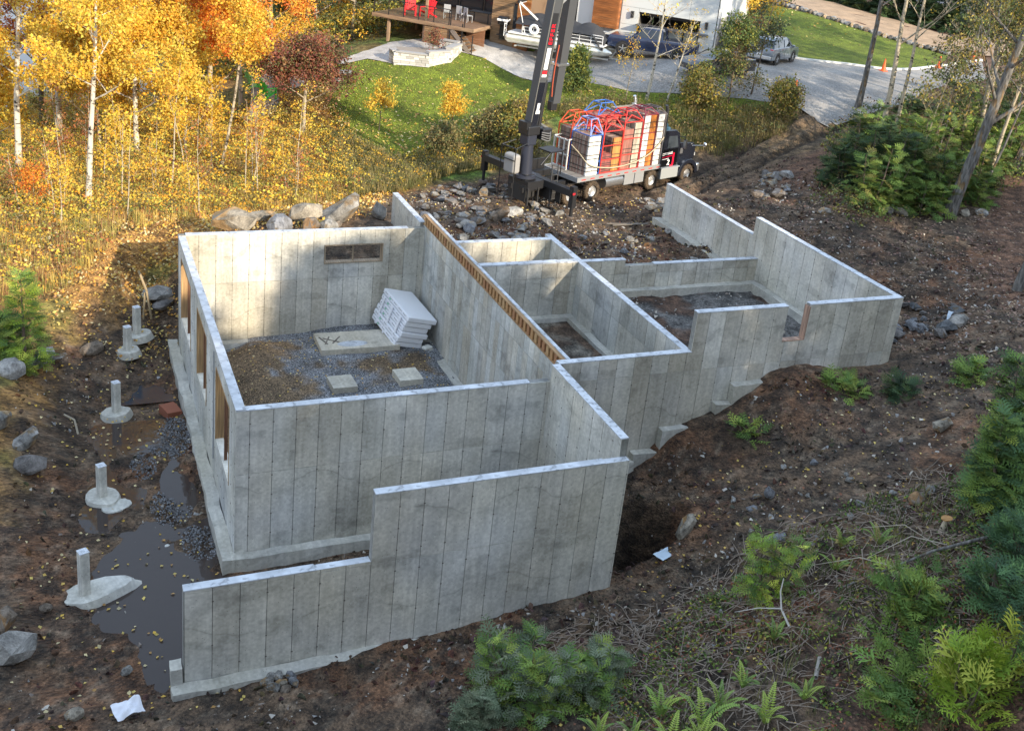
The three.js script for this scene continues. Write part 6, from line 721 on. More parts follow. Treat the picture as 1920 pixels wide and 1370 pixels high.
tree('leafy_bush', 'thin leafy sapling rising past the white garage corner', 35.3, 28.9, { seed: 38, h: 7.5, r: 0.05, lean: [0.05, 0], bark: twigMat, pal: 'dark', leaves: 420, small: true, size: 1.1, from: 0.35, spread: 0.22, kids: [10, 4], fluff: 0.4 });
tree('leafy_bush', 'yellow-green bramble bush above the muddy track', 35.6, 25.9, { seed: 39, h: 2.0, r: 0.04, bark: twigMat, pal: 'olive', pal2: 'mixed', leaves: 1000, small: true, size: 1.2, from: 0.08, spread: 0.6, kids: [12, 5], fluff: 0.5 });
tree('leafy_bush', 'brown and yellow brush beside the bare birches', 31.3, 28.6, { seed: 40, h: 2.4, r: 0.04, bark: twigMat, pal: 'mixed', leaves: 800, small: true, size: 1.2, from: 0.1, spread: 0.5, kids: [12, 5], fluff: 0.5 });
tree('leafy_bush', 'dull green bush hiding the foot of the lawn behind the crane', 18.2, 28.4, { seed: 41, h: 2.2, r: 0.05, bark: twigMat, pal: 'olive', pal2: 'mixed', leaves: 1300, small: true, size: 1.2, from: 0.06, spread: 0.55, kids: [14, 6], fluff: 0.55 });
tree('leafy_bush', 'grey-green bush beside the yellow sapling of the lawn', 15.4, 28.4, { seed: 42, h: 1.6, r: 0.05, bark: twigMat, pal: 'olive', leaves: 1300, small: true, size: 1.2, from: 0.06, spread: 0.55, kids: [12, 6], fluff: 0.5 });
tree('leafy_bush', 'straw coloured bush growing close to the outrigger', 19.4, 27.6, { seed: 43, h: 2.8, r: 0.05, bark: twigMat, pal: 'mixed', leaves: 1200, small: true, size: 1.2, from: 0.06, spread: 0.5, kids: [12, 6], fluff: 0.5 });
tree('planter_shrub', 'dried brown ornamental grass in the stone planter', 19.2, 42.4, { seed: 44, h: 1.3, r: 0.03, bark: twigMat, pal: 'crimson', leaves: 160, small: true, from: 0.05, spread: 0.6, kids: [14, 4], fluff: 0.3, at: () => 6.35 });
tree('garden_tree', 'yellow tree beside the white garage corner', 46, 45.5, { seed: 45, h: 5, r: 0.1, bark: birchBark, pal: 'yellow', pal2: 'olive', leaves: 1500, from: 0.15, spread: 0.4, kids: [12, 5], fluff: 0.6 });
tree('garden_tree', 'small white blossoming shrub at the lawn corner', 46.5, 43.2, { seed: 46, h: 1.5, r: 0.03, bark: twigMat, pal: 'mixed', leaves: 220, small: true, from: 0.1, spread: 0.5, kids: [9, 4], fluff: 0.4 });
{ const t = tree('rust_hedge', 'rust coloured hedge along the side of the garage', 41.2, 39.0, { seed: 47, h: 1.9, r: 0.05, bark: twigMat, cat: 'hedge', pal: 'rust', leaves: 10, small: true, from: 0.1, spread: 0.5, kids: [8, 4], fluff: 0.4 }); const r = rngOf(48), it = []; for (let k = 0; k < 2400; k++) { const u = r() * 7.2 - 3.4, v = (r() - 0.5) * 0.9; it.push([mat4(u * 0.72 + v * 0.7, 0.2 + r() * 2.2, -(u * 0.69 - v * 0.7), r() * 6, r() * 6, r() * 6, 0.9 + r() * 0.6), PAL.rust[Math.floor(r() * 4)]]); } scatter('foliage', CLUMPS, leafMat, it, t).userData.kind = 'stuff'; }
// wood on the other side of the drive
const wr = 'trees of the wood beside the drive';
tree('bare_maple', 'dark mottled bare trunk forking above the drive', 41.6, 26.4, { seed: 50, h: 14, r: 0.19, lean: [0.09, 0], bark: greyBark, depth: 3, from: 0.42, spread: 0.3, kids: [9, 5], up: 1.1, bend: 0.3, leaves: 40, small: true, pal: 'yellow', group: wr });
tree('bare_maple', 'tall pale bare maple standing in the evergreen thicket', 37.4, 19.4, { seed: 51, h: 15, r: 0.17, lean: [0.1, 0], bark: paleBark, depth: 3, from: 0.4, spread: 0.32, kids: [11, 6], up: 1.1, bend: 0.32, leaves: 60, small: true, pal: 'yellow', group: wr });
tree('bare_maple', 'second pale stem close beside the tall bare maple', 38.0, 19.0, { seed: 52, h: 14, r: 0.12, lean: [0.06, 0], bark: paleBark, depth: 3, from: 0.45, spread: 0.28, kids: [9, 5], up: 1.1, bend: 0.32, leaves: 40, small: true, pal: 'yellow', group: wr });
tree('leaning_tree', 'thick grey leaning tree at the edge of the evergreen thicket', 34.9, 11.1, { seed: 53, h: 15, r: 0.3, lean: [0.3, -0.05], bark: greyBark, depth: 3, from: 0.3, spread: 0.32, kids: [12, 6], up: 0.9, bend: 0.35, leaves: 500, small: true, pal: 'mixed', group: wr });
for (const [i, [x, d, h, r0, lx, p, n]] of [[40.3, 14.2, 12, 0.11, 0.16, 'olive', 900], [38.6, 12.8, 11, 0.07, 0.22, 'olive', 300], [43.4, 15.4, 12, 0.2, 0.22, 'olive', 1300], [44.2, 19.0, 12, 0.14, 0.05, 'olive', 1100], [40.0, 18.0, 9, 0.06, 0.04, 'mixed', 260], [48.5, 23, 12, 0.16, -0.03, 'dark', 2000], [53, 27, 12, 0.15, 0.06, 'olive', 1500], [47, 17, 12, 0.14, 0.1, 'olive', 1400], [51, 21, 13, 0.17, 0.1, 'olive', 2000], [36.3, 15.2, 8, 0.05, 0.05, 'mixed', 160], [38.8, 16.4, 7, 0.045, 0.02, 'mixed', 120], [56, 24, 13, 0.16, 0, 'dark', 1800], [60, 30, 13, 0.16, 0, 'olive', 1800]].entries()) tree('wood_tree', ['slim grey tree behind the leaning tree', 'very thin grey sapling curving past the leaning tree', 'stout dark trunk leaning away behind the slim grey tree', 'straight grey tree in the middle of the wood', 'thin pole of a tree between the bare maples and the wood', 'broad tree standing beside the drive edge', 'leafy tree near the traffic cone at the drive end', 'olive leaved tree behind the stout dark trunk', 'tall tree with gold and brown leaves deep in the wood', 'thin bare sapling rising from the evergreen thicket', 'short bare sapling behind the evergreen thicket', 'dark leaved tree deep in the wood', 'olive leaved tree at the far end of the wood'][i], x, d, { seed: 60 + i, h, r: r0, lean: [lx, 0], bark: i % 3 ? greyBark : paleBark, depth: 3, pal: p, pal2: i % 3 ? 'dark' : 'mixed', leaves: n, small: true, size: 1.35, from: 0.3, spread: 0.3, kids: [10, 5], up: 0.8, fluff: 0.6, group: wr });
tree('edge_tree', 'thick brown trunk standing close by at the clearing edge', 30.6, 2.6, { seed: 80, h: 14, r: 0.28, lean: [0.1, 0], bark: greyBark, depth: 3, from: 0.55, spread: 0.25, kids: [8, 4], leaves: 300, small: true, pal: 'mixed', up: 0.9 });
// evergreens: flat fronds on a conical frame
function sprayGeo(seed, n, len) { const r = rngOf(seed), L = []; L.push([mat4(0, 0, 0), len * 0.05, len]); for (let k = 0; k < n; k++) { const f = (k + 0.5) / n, s = k % 2 ? 1 : -1, l = len * 0.52 * (1 - 0.75 * f) + 0.03; L.push([mat4(0, 0, len * f * 0.92, (r() - 0.5) * 0.3, s * (0.75 + 0.15 * r()), (r() - 0.5) * 0.5), l * 0.24, l]); for (let q = 0; q < 2; q++) { const g = 0.35 + 0.3 * q, a = s * 0.8; L.push([mat4(Math.sin(a) * l * g, 0, len * f * 0.92 + Math.cos(a) * l * g, (r() - 0.5) * 0.4, a + (q ? 0.7 : -0.7) * s, 0), l * 0.14, l * 0.45]); } } return leafGeo(L); }
const SPRAY = sprayGeo(1101, 9, 0.55), SPRAYF = sprayGeo(1102, 6, 0.6);
const EVER = { deep: [lin(0.03, 0.065, 0.02), lin(0.045, 0.085, 0.025), lin(0.025, 0.05, 0.02), lin(0.07, 0.11, 0.025)], fresh: [lin(0.12, 0.2, 0.035), lin(0.17, 0.25, 0.04), lin(0.085, 0.155, 0.03), lin(0.23, 0.28, 0.045)], grey: [lin(0.13, 0.17, 0.09), lin(0.17, 0.2, 0.12), lin(0.1, 0.13, 0.07), lin(0.21, 0.23, 0.13)], lime: [lin(0.26, 0.36, 0.03), lin(0.36, 0.43, 0.04), lin(0.2, 0.3, 0.03), lin(0.42, 0.44, 0.06)], blue: [lin(0.06, 0.125, 0.045), lin(0.075, 0.15, 0.05), lin(0.045, 0.095, 0.04), lin(0.1, 0.18, 0.05)] };
function cedar(label, x, d, o) {
  const r = rngOf(o.seed), t = thing(o.name ?? 'cedar_shrub', label, o.cat ?? 'shrub', o.group); if (!o.group) delete t.userData.group; t.position.set(x, land(x, d) - 0.08, -d); t.rotation.set(o.lean?.[1] ?? 0, 0, -(o.lean?.[0] ?? 0));
  const T = new Tubes(), stems = o.stems ?? 1, items = []; for (let s = 0; s < stems; s++) { const ox = stems > 1 ? (r() - 0.5) * o.w * 0.8 : 0, oz = stems > 1 ? (r() - 0.5) * o.w * 0.8 : 0, h = o.h * (stems > 1 ? 0.65 + 0.4 * r() : 1), w = o.w * (stems > 1 ? 0.6 : 1); T.add([W3(ox * 0.4, 0, oz * 0.4), W3(ox * 0.8, h * 0.5, oz * 0.8), W3(ox, h, oz)], [0.03 + h * 0.012, 0.02 + h * 0.006, 0.006], 7);
    const n = Math.round(o.n / stems); for (let k = 0; k < n; k++) { const f = Math.pow(r(), 1.25), y = h * (0.06 + 0.94 * f), a = r() * 2 * PI, R = w * 0.5 * (1 - f * 0.92) * (0.75 + 0.5 * vnoise(a * 1.3, f * 4, o.seed + s)), q = R * Math.sqrt(0.12 + 0.88 * r()), sc = (o.size ?? 1) * (0.7 + 0.6 * r()); items.push([new THREE.Matrix4().makeTranslation(ox * (0.5 + f * 0.5) + Math.cos(a) * q, y, oz * (0.5 + f * 0.5) + Math.sin(a) * q).multiply(new THREE.Matrix4().makeRotationY(PI / 2 - a + (r() - 0.5) * 0.9)).multiply(new THREE.Matrix4().makeRotationX((o.droop ?? 0.25) + (r() - 0.5) * 0.8 - f * 0.5)).multiply(new THREE.Matrix4().makeRotationZ((r() - 0.5) * 1.4)).multiply(new THREE.Matrix4().makeScale(sc, sc, sc)), o.pal[Math.floor(r() * o.pal.length)].clone().multiplyScalar(0.75 + 0.5 * r())]); if (k % 9 === 0 && q > 0.2) T.add([W3(ox * f, y, oz * f), W3(ox * f + Math.cos(a) * q, y - 0.05, oz * f + Math.sin(a) * q)], [0.012, 0.003], 4); } }
  mesh('trunk', T.geo(), twigMat, t); scatter('foliage', o.spray ?? SPRAY, needleMat, items, t).userData.kind = 'stuff'; return t;
}
cedar('slim young evergreen on the bank above the boulders', -5.2, 10.4, { seed: 201, h: 3.5, w: 1.4, n: 300, pal: EVER.fresh.concat(EVER.lime), size: 0.8, cat: 'tree' });
cedar('low evergreen seedling at the foot of the slim young evergreen', -5.9, 10.9, { seed: 202, h: 1.2, w: 1.6, n: 260, pal: EVER.fresh, size: 0.8 });
const th = 'evergreens of the thicket below the drive';
for (const [i, [x, d, h, w, n, p]] of [[31.0, 13.0, 3.8, 3.0, 900, 'fresh'], [32.6, 14.2, 4.6, 3.2, 1000, 'deep'], [34.2, 13.0, 3.6, 3.0, 800, 'deep'], [33.2, 11.9, 2.2, 2.4, 500, 'fresh'], [35.4, 14.6, 4.2, 3.0, 800, 'fresh'], [36.8, 12.4, 2.6, 2.4, 500, 'fresh'], [34.0, 17.0, 4.2, 3.2, 900, 'deep'], [31.6, 15.6, 3.0, 2.8, 600, 'deep'], [37.0, 17.6, 3.8, 3.0, 600, 'deep'], [40.2, 21.0, 3.6, 3.2, 700, 'deep'], [43.8, 20.6, 4.5, 3.6, 700, 'deep'], [41, 17.0, 3.0, 3.0, 500, 'fresh'], [39.4, 14.6, 2.6, 2.6, 420, 'deep'], [42.4, 16.0, 3.2, 3.0, 480, 'fresh'], [45.4, 17.8, 3.6, 3.2, 480, 'deep'], [47.2, 20.2, 3.8, 3.4, 480, 'deep'], [38.2, 19.6, 2.8, 2.6, 420, 'fresh'], [51, 24, 4.2, 3.6, 480, 'deep']].entries()) cedar(['round fresh green cedar at the front corner of the thicket', 'tallest dark cedar in the thicket front', 'dark cedar between the tallest cedar and the leaning tree', 'low fresh green cedar before the thicket by the pale stones', 'fresh green cedar behind the dark cedars', 'small fresh green cedar beside the leaning tree foot', 'tall dark cedar behind the thicket front', 'dark cedar at the thicket side facing the muddy track', 'dark cedar under the pale bare maple', 'broad dark cedar beside the drive edge', 'broad dark cedar deep in the wood', 'spreading green cedar beside the slim grey tree', 'low dark cedar behind the leaning tree foot', 'green cedar beside the stout dark trunk', 'dark cedar behind the stout dark trunk', 'large dark cedar deep in the wood past the straight grey tree', 'low green cedar at the foot of the pale bare maples', 'dark cedar at the wood edge by the drive end'][i], x + 0.7, d, { seed: 210 + i, h: h * 0.85, w, n: Math.round(n * 0.6), stems: 5, pal: i % 2 ? EVER[p] : EVER[p].concat(EVER.fresh, [lin(0.17, 0.16, 0.04)]), size: 1.0, group: th });
[[66, 56], [67.2, 53.4], [68.4, 51], [69.2, 48.6], [71, 47], [73.4, 46.6], [75.8, 46.4], [65.5, 59], [78, 47]].forEach(([x, d], i) => cedar(['clipped dark hedge cedar beyond the gravel road'][0], x + 1.5, d + 2.2, { seed: 230 + i, name: 'hedge_cedar', cat: 'tree', h: 5.5, w: 4.2, n: 520, pal: EVER.deep, size: 2.0, group: 'hedge beyond the gravel road' }));
// slope near the viewer
cedar('grey-green cedar shrub on the near slope below the wing wall', 5.0, -8.3, { seed: 240, h: 1.5, w: 2.3, stems: 7, n: 700, pal: EVER.grey.concat(EVER.fresh), size: 0.7, droop: 0.1 });
cedar('second grey-green cedar shrub touching the first', 6.6, -8.9, { seed: 241, h: 0.9, w: 1.8, stems: 6, n: 330, pal: EVER.grey.concat(EVER.fresh), size: 0.65, droop: 0.1 });
cedar('small grey-green cedar seedling at the shrub edge', 3.6, -8.7, { seed: 242, h: 0.7, w: 1.2, stems: 3, n: 260, pal: EVER.grey, size: 0.55, droop: 0.1 });
cedar('yellow-green cedar sapling with autumn leaves beside the bare stick', 11.4, -8.2, { seed: 243, h: 1.9, w: 1.5, n: 210, stems: 4, pal: [...EVER.lime, ...EVER.fresh, lin(0.16, 0.14, 0.04)], size: 0.6 });
cedar('bright green cedar rising at the slope edge by the cut stump', 17.0, -9.5, { seed: 244, h: 2.6, w: 2.2, n: 900, stems: 3, pal: [...EVER.fresh, ...EVER.blue], size: 0.8 });
cedar('tall green cedar behind the bright green one', 18.6, -8.6, { seed: 245, h: 2.8, w: 2.2, n: 800, stems: 3, pal: EVER.deep.concat(EVER.fresh), size: 0.8 });
for (const [i, [x, d, h, w, n, p, l]] of [[13.2, -11.2, 0.7, 2.6, 190, 'fresh', [0.3, 0.2]], [14.6, -12.3, 0.7, 2.4, 170, 'blue', [0.2, 0.2]], [12.0, -11.9, 0.6, 2.4, 170, 'fresh', [0.2, 0.3]], [15.8, -11.4, 0.8, 2.2, 190, 'blue', [0.1, 0.2]], [11.2, -12.8, 0.5, 1.8, 110, 'fresh', [0.3, 0.1]], [20.2, -2.4, 0.5, 1.2, 90, 'deep', [0, 0]], [22.0, -3.4, 0.5, 1.2, 90, 'fresh', [0, 0]], [15.2, -1.6, 0.3, 0.8, 40, 'fresh', [0, 0]], [18.6, -1.6, 0.3, 1.6, 70, 'fresh', [0, 0]]].entries()) cedar(['low fresh green cedar bough sprawling on the brush', 'blue-green cedar bough overhanging the brush near the lime cedar', 'flat fresh green bough lying across twigs', 'blue-green bough under the bright green cedar', 'small fresh green bough lowest on the brush slope', 'dark seedling on the soil beyond the square block', 'green seedling at the top of the dark slope', 'tiny green seedling on the soil by the stepped footing', 'green trailing plant below the notched wall'][i], x, d, { seed: 250 + i, h, w, n, stems: 5, pal: EVER[p], size: 0.85, droop: 0.05, lean: l });
cedar('lime green cedar tip reaching up at the near corner', 11.9, -13.7, { seed: 270, h: 1.5, w: 1.6, n: 110, stems: 5, pal: EVER.lime, size: 1.15, droop: -0.5 });
cedar('lime green cedar tip beside the first lime cedar', 12.9, -13.9, { seed: 271, h: 1.6, w: 1.4, n: 80, stems: 4, pal: EVER.lime.concat(EVER.fresh), size: 1.1, droop: -0.5 });
// ferns
{
  const frond = (() => { const L = [], n = 17; for (let k = 1; k <= n; k++) { const f = k / n, z = 0.75 * f, y = 0.42 * Math.sin(f * 1.9), l = 0.17 * Math.sin(Math.min(1, f * 3) * PI / 2) * (1.06 - f), sl = Math.atan2(0.42 * 1.9 * Math.cos(f * 1.9), 0.75); for (const s of [-1, 1]) L.push([new THREE.Matrix4().makeTranslation(0, y, z).multiply(new THREE.Matrix4().makeRotationX(-sl)).multiply(new THREE.Matrix4().makeRotationY(s * 1.25)), 0.045, l + 0.02]); if (k < n) L.push([new THREE.Matrix4().makeTranslation(0, y, z - 0.045).multiply(new THREE.Matrix4().makeRotationX(-sl)), 0.012, 0.06]); } return leafGeo(L); })();
  const mats = [std(0.2, 0.3, 0.05, 0.7), std(0.14, 0.24, 0.045, 0.7), std(0.3, 0.38, 0.06, 0.7)], brown = std(0.3, 0.24, 0.07, 0.8), r = rngOf(1201);
  [[6.5, -10.6], [7.3, -10.3], [8.4, -10.8], [9.2, -10.5], [7.8, -11.1], [6.9, -11.3], [5.9, -10.2], [9.9, -11.6], [8.9, -11.7], [7.4, -11.6], [6.1, -11.0], [13.6, -8.0], [14.3, -8.5], [13.0, -8.6], [10.6, -9.6]].forEach(([x, d], i) => { const t = thing('fern', i > 10 ? 'small fern growing among twigs on the upper slope' : 'green fern growing in the patch below the brush', 'fern', i > 10 ? 'ferns on the upper slope' : 'ferns below the brush'); t.position.set(x, land(x, d) - 0.02, -d); const n = 7 + Math.floor(r() * 3); for (let k = 0; k < n; k++) { const f = mesh('frond', frond, i > 10 && k % 3 === 0 ? brown : mats[Math.floor(r() * 3)], t); f.rotation.set(-0.1 - 0.5 * r(), k / n * 2 * PI + r() * 0.6, 0, 'YXZ'); f.scale.setScalar((i > 10 ? 0.6 : 0.55 + 0.4 * ((i * 5) % 7) / 6) * (0.75 + 0.45 * r())); } });
}
// things lying on the near slope
{
  const T = (pts, r0, r1) => { const b = new Tubes(); b.add(pts, pts.map((_, i) => lerp(r0, r1, i / (pts.length - 1))), 7); return b.geo(); }, G = (x, d, l = 0) => W3(x, land(x, d) + l, -d);
  tag(mesh('fallen_branch', T([G(17.0, -11.2, 0.5), G(15.6, -10.6, 0.45), G(14.4, -10.0, 0.3), G(13.4, -9.6, 0.12), G(12.4, -9.3, 0.05)], 0.055, 0.015), greyBark), 'long grey fallen branch lying across the slope', 'branch');
  tag(mesh('bare_stick', [T([G(11.0, -9.6, 0.05), G(11.0, -9.2, 0.35), G(11.05, -9.0, 0.7), G(11.15, -8.9, 0.95)], 0.03, 0.012), T([G(11.0, -9.2, 0.35), G(10.5, -9.0, 0.55), G(10.0, -8.8, 0.7)], 0.018, 0.006)], std(0.5, 0.46, 0.4, 0.9)), 'white forked bare stick standing before the yellow-green cedar', 'stick');
  for (const [i, [a, b]] of [[[14.9, -9.8], [14.2, -8.0]], [[13.8, -9.9], [12.6, -8.2]], [[15.0, -9.9], [13.6, -8.9]]].entries()) tag(mesh('curved_twig', T([G(a[0], a[1], 0.1), G((a[0] + b[0]) / 2, (a[1] + b[1]) / 2, 0.55), G(b[0], b[1], 0.25)], 0.014, 0.007), std(0.42, 0.36, 0.28, 0.9)), ['long pale twig arching up to the cut stump', 'pale twig arching beside the fallen branch', 'pale twig crossing under the arching one'][i], 'twig');
  const st = thing('cut_stump', 'thin cut stump with a bright orange sawn top', 'stump'); st.position.set(15.5, land(15.5, -9.2) - 0.05, 9.2); st.scale.setScalar(0.72); mesh('trunk', cyl(0.11, 0.075, 0.62, 10).translate(0, 0.3, 0).applyMatrix4(new THREE.Matrix4().makeRotationZ(-0.15)), paleBark, st); mesh('sawn_top', cyl(0.2, 0.2, 0.04, 14).scale(1.1, 1, 0.8).translate(0.1, 0.62, 0), wood(0.85, 0.45, 0.16), st);
  tag(mesh('cut_stub', T([G(10.4, -11.3, 0.12), G(10.9, -10.8, 0.1)], 0.05, 0.05), barkGrey), 'short grey cut stub of wood among the brush', 'branch');
  const tw = new Tubes(), r = rngOf(1301); for (let k = 0; k < 2300; k++) { const x = lerp(6.2, 17.5, r()), d = lerp(-12.8, -6.2, r()); if (fbm(x * 0.5, d * 0.5, 3, 1311) < 0.38 || d > -5.2 - (x - 8) * 0.16) continue; const a = r() * PI * 2, l = 0.25 + 0.9 * r() * r(), y = land(x, d) + 0.02 + 0.14 * r() * r(); tw.add([W3(x, y, -d), W3(x + Math.cos(a) * l * 0.5, land(x + Math.cos(a) * l * 0.5, d - Math.sin(a) * l * 0.5) + 0.05 + 0.1 * r(), -(d - Math.sin(a) * l * 0.5)), W3(x + Math.cos(a) * l, land(x + Math.cos(a) * l, d - Math.sin(a) * l) + 0.04 + 0.16 * r() * r(), -(d - Math.sin(a) * l))], [0.009 + 0.009 * r(), 0.009, 0.004], 4); }
  tag(mesh('brush_twigs', tw.geo(), std(0.3, 0.235, 0.18, 0.95)), 'litter of brown twigs covering the near slope', 'twigs', null, 'stuff');
}
// weeds, saplings and fallen leaves
const bladeGeo = (seed, n, h) => { const r = rngOf(seed), L = []; for (let k = 0; k < n; k++) L.push([new THREE.Matrix4().makeTranslation((r() - 0.5) * 0.3, 0, (r() - 0.5) * 0.3).multiply(new THREE.Matrix4().makeRotationY(r() * 6.3)).multiply(new THREE.Matrix4().makeRotationX(-PI / 2 + (r() - 0.3) * 0.7)), 0.024, h * (0.6 + 0.6 * r())]); return leafGeo(L); };
const inRect = (poly, r) => { const xs = poly.map((p) => p[0]), ds = poly.map((p) => p[1]); return [lerp(Math.min(...xs), Math.max(...xs), r()), lerp(Math.min(...ds), Math.max(...ds), r())]; };
function cover(name, label, cat, poly, n, geo, mat, cols, sc, seed, keep = () => 1, lift = 0, flat = false) {
  const r = rngOf(seed), it = []; for (let k = 0; k < n; k++) { const [x, d] = inRect(poly, r); if (!inPoly(poly, x, d) || inRoom(x, d) || r() > keep(x, d)) continue; const s = sc * (0.6 + 0.8 * r()); it.push([mat4(x, Math.max(land(x, d), x < 3 && d < 9 ? -0.43 : -9) + lift * (flat ? 1 : r()), -d, flat ? (r() - 0.5) * 0.9 : 0, r() * 6.3, flat ? (r() - 0.5) * 0.9 : 0, s), cols[Math.floor(r() * cols.length)].clone().multiplyScalar(0.7 + 0.5 * r())]); }
  return tag(scatter(name, geo, mat, it), label, cat, null, 'stuff');
}
const SCRUB_L = [[-7.5, 16], [-9, 54.9], [-3.1, 60], [3.9, 51], [7.0, 43], [9.7, 38.6], [11.4, 35.2], [9.9, 27.0], [9.3, 22.4], [2.2, 21.4], [0.2, 20.4], [-1.4, 19.6], [-3.9, 15.4], [-5.0, 13.7]], SCRUB_M = [[10.6, 35.2], [13, 28.6], [16.1, 28.6], [20.1, 30.6], [20.6, 27.5], [17.7, 25.7], [15.2, 25.8], [11.6, 23.4], [9.3, 22.8], [9.3, 28]], SCRUB_T = [[23.2, 33], [27.1, 31.8], [29.7, 30], [33.6, 28.2], [36.9, 26.0], [34.9, 24.4], [30.7, 24.6], [30.0, 26], [28.4, 27.6], [25, 29.0]], THICK = [[37.6, 24.0], [41, 25.6], [45.5, 26], [60.8, 31], [41.9, 13.2], [36.3, 11.8], [33.8, 10.6], [29.4, 11.3], [29.4, 14.6]];
const weedCols = [lin(0.56, 0.4, 0.1), lin(0.42, 0.34, 0.09), lin(0.3, 0.29, 0.06), lin(0.64, 0.48, 0.13), lin(0.36, 0.17, 0.07)], oliveCols = [lin(0.2, 0.18, 0.05), lin(0.3, 0.24, 0.08), lin(0.14, 0.15, 0.035), lin(0.38, 0.3, 0.12)];
cover('golden_weeds', 'tall dry golden weeds covering the slope below the wood', 'weeds', SCRUB_L, 10000, bladeGeo(1401, 9, 0.5), leafMat, weedCols, 1, 1402, (x, d) => clamp(fbm(x * 0.4, d * 0.4, 3, 1403) * 2.2 - 0.3) * (d > 38 ? 0.5 : 1));
cover('undergrowth', 'low yellow and brown leafy undergrowth beneath the birches', 'undergrowth', SCRUB_L, 15000, CLUMPS, leafMat, [...PAL.yellow, ...PAL.yellow, lin(0.6, 0.56, 0.08), lin(0.42, 0.44, 0.06), lin(0.3, 0.34, 0.05), ...PAL.gold, ...PAL.mixed, lin(0.42, 0.13, 0.04), ...PAL.olive], 1.1, 1404, (x, d) => (d < 21 ? 0.3 : 1), 1.3);
cover('olive_weeds', 'olive and straw weeds between lawn and rubble', 'weeds', SCRUB_M, 6500, bladeGeo(1411, 9, 0.55), leafMat, oliveCols, 1, 1412);
cover('weed_leaves', 'small leaves among the weeds below the lawn', 'undergrowth', SCRUB_M, 6500, CLUMPS, leafMat, [...PAL.olive, ...PAL.olive, ...PAL.yellow], 0.9, 1413, () => 0.7, 0.8);
cover('track_weeds', 'brown and green weeds above the muddy track', 'weeds', SCRUB_T, 2400, bladeGeo(1421, 9, 0.6), leafMat, oliveCols, 1, 1422);
cover('track_brush', 'brown and yellow leafy brush above the muddy track', 'undergrowth', SCRUB_T, 3800, CLUMPS, leafMat, [...PAL.olive, ...PAL.mixed, lin(0.16, 0.1, 0.05)], 1.1, 1423, () => 0.9, 1.1);
cover('thicket_undergrowth', 'leafy undergrowth beneath the trees beside the drive', 'undergrowth', THICK, 9000, CLUMPS, leafMat, [...PAL.green, ...PAL.olive, lin(0.2, 0.1, 0.05), lin(0.3, 0.24, 0.05)], 1.2, 1431, () => 0.8, 1.1);
const SLOPE = [[5.8, -9.6], [9.6, -7.2], [13, -6.6], [18, -7.4], [20.5, -9], [12.5, -15], [8, -12.2]];
cover('slope_plants', 'low green and russet plants creeping over the brush slope', 'undergrowth', SLOPE, 7500, CLUMPS, needleMat, [...PAL.green, ...PAL.green, lin(0.16, 0.09, 0.05), lin(0.12, 0.07, 0.045), lin(0.3, 0.1, 0.05), lin(0.1, 0.12, 0.04)], 0.75, 1436, (x, d) => clamp(fbm(x * 0.8, d * 0.8, 3, 1437) * 3 - 1), 0.25);
cover('slope_weeds', 'thin green and straw weeds on the brush slope', 'weeds', SLOPE, 900, bladeGeo(1438, 7, 0.3), needleMat, [lin(0.12, 0.14, 0.04), lin(0.2, 0.17, 0.07), lin(0.08, 0.1, 0.03)], 1, 1439, (x, d) => clamp(fbm(x * 0.8, d * 0.8, 3, 1440) * 3 - 1));
cover('deck_undergrowth', 'green and yellow leafy undergrowth behind the deck', 'undergrowth', [[8.5, 52], [15, 48.5], [20, 50], [27, 62], [14, 72], [4, 66]], 7000, CLUMP, leafMat, [...PAL.green, ...PAL.olive, ...PAL.yellow], 1.3, 1446, () => 0.85, 2.6);
cover('lawn_grass', 'short green grass blades of the lawn', 'grass', LAWN, 7000, bladeGeo(1441, 8, 0.06), needleMat, [lin(0.32, 0.42, 0.05), lin(0.26, 0.36, 0.04), lin(0.38, 0.46, 0.06)], 1.3, 1442, () => 1, 0);
const LEAF1 = leafGeo([[mat4(0, 0, -0.05), 0.075, 0.1]]), LEAF3 = clumpGeo(1451, 3, 0.25, 0.1), litter = [lin(0.8, 0.6, 0.15), lin(0.7, 0.46, 0.1), lin(0.8, 0.5, 0.06), lin(0.55, 0.3, 0.08), lin(0.85, 0.7, 0.36)];
cover('fallen_leaves', 'thick carpet of golden fallen leaves beneath the wood', 'leaves', [[-9, 12], [-9, 56], [3, 52], [8, 44], [12, 40], [12, 26], [9, 19], [2, 14], [-0.6, 12], [-4, 6], [-6, 6]], 52000, LEAF3, leafMat, [...litter, lin(0.75, 0.36, 0.05), lin(0.4, 0.2, 0.07)], 1, 1452, (x, d) => sstep(10.5, 17, d + x * 0.4) * (0.55 + 0.45 * fbm(x, d, 2, 1453)), 0.04, true);
cover('lawn_leaves', 'yellow leaves scattered over the lawn', 'leaves', LAWN, 9000, LEAF1, leafMat, litter, 1.5, 1461, (x, d) => clamp(0.12 + 0.9 * sstep(41, 29, d + (x - 14) * 0.5)), 0.1, true);
cover('second_lawn_leaves', 'yellow leaves scattered over the far lawn', 'leaves', LAWN2, 900, LEAF1, leafMat, litter, 1.8, 1462, (x, d) => sstep(40, 50, d), 0.1, true);
cover('mud_leaves', 'pale leaves scattered over the muddy excavation', 'leaves', [[-5.5, -6], [0, -6], [2, -0.5], [-0.4, 0], [-0.4, 13], [-1, 17], [-5, 14]], 1700, LEAF1, leafMat, litter, 1, 1463, (x, d) => 0.4 + 0.6 * sstep(5, 12, d), 0.02, true);
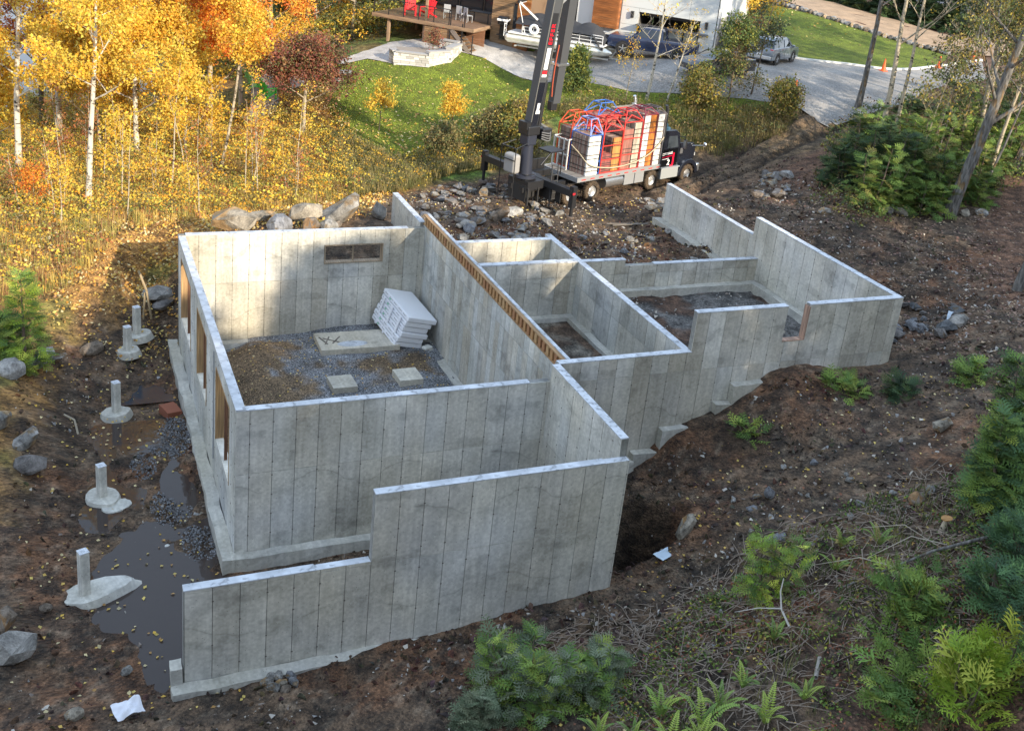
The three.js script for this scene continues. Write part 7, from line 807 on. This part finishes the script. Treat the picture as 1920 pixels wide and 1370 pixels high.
cover('slope_leaves', 'pale and russet leaves littering the dark slope', 'leaves', [[9.5, -4.6], [9.5, -8], [3, -9.5], [12, -15], [21, -8], [24, -2], [15, -1]], 2400, LEAF1, leafMat, [...litter, lin(0.3, 0.12, 0.06), lin(0.35, 0.16, 0.1), lin(0.3, 0.12, 0.06)], 0.9, 1464, () => 0.8, 0.03, true);
cover('clearing_leaves', 'brown and pink leaves littering the clearing beyond the end wall', 'leaves', [[22.5, -3], [23, 10], [28, 18], [34, 11], [42, 12], [34, -6], [22, -8]], 9000, LEAF1, leafMat, [lin(0.28, 0.15, 0.1), lin(0.35, 0.22, 0.15), lin(0.2, 0.1, 0.07), lin(0.5, 0.36, 0.22)], 1.25, 1465, () => 0.8, 0.03, true);
cover('gravel_leaves', 'pale leaves on the soil round the rubble', 'leaves', [[10, 11], [10, 22], [16, 25], [24, 20], [22, 8.3], [14, 8.3]], 1500, LEAF1, leafMat, litter, 1, 1466, () => 0.8, 0.03, true);
{ const r = rngOf(1471), it = []; for (let k = 0; k < 700; k++) { const x = 1 + 8 * r(), d = 0.5 + 12.5 * r(); it.push([mat4(x, floorA(x, d) + 0.02, -d, (r() - 0.5) * 0.6, r() * 6, (r() - 0.5) * 0.6, 0.5 + 0.5 * r()), litter[Math.floor(r() * 5)]]); } tag(scatter('floor_leaves', LEAF1, leafMat, it), 'small pale leaves on the gravel inside the main room', 'leaves', null, 'stuff'); }
{ // pale saplings in the golden weeds
  const r = rngOf(1481); for (let i = 0; i < 30; i++) { const x = lerp(-6, 8.5, r()), d = lerp(21, 33, r()); if (!inPoly(SCRUB_L, x, d)) continue; tree('sapling', 'pale leafless sapling stem rising from the golden weeds', x, d, { seed: 1500 + i, cat: 'sapling', h: 2.5 + 3 * r(), r: 0.028 + 0.014 * r(), lean: [(r() - 0.5) * 0.2, 0], bark: paleBark, depth: 2, from: 0.35, spread: 0.2, kids: [6, 2], leaves: 45, small: true, pal: i % 3 ? 'yellow' : 'rust', fluff: 0.3, group: 'pale saplings in the weeds' }); }
  tree('red_sapling', 'small bright red leaved sapling in the weeds', -5.0, 26, { seed: 1540, h: 2.2, r: 0.03, bark: paleBark, pal: 'orange', leaves: 160, small: true, from: 0.3, spread: 0.4, kids: [7, 3], fluff: 0.3, cat: 'sapling' });
}
// tall trees standing behind the viewer, whose shade lies over the site
[[-14, 24.5], [-8, 22.5], [-3.5, 22], [1.5, 22.5], [5.5, 23.5], [8.5, 23.5], [11, 23.5], [13.2, 23.5], [15.4, 23.5], [17.6, 23.2], [19.8, 23], [22, 23.5], [24, 25], [26.5, 26.5], [29.5, 26.5], [32.5, 26.5], [35.5, 26.3], [38.5, 26.5], [41.5, 26.5], [45, 26.5], [48.5, 29], [52, 30], [56, 30.5], [60, 30], [64, 29]].forEach(([x, h], i) => { const d = -38 - (i % 3) * 3, y = land(x, d); cedar('tall dark cedar of the row behind the viewpoint', x, d, { seed: 1600 + i, name: 'tall_cedar', cat: 'tree', h: h - y, w: 7.5, n: 1500, pal: EVER.deep, size: 3.4, group: 'tall cedars behind the viewpoint' }); });
shadows(scene);
renderer.render(scene, camera);
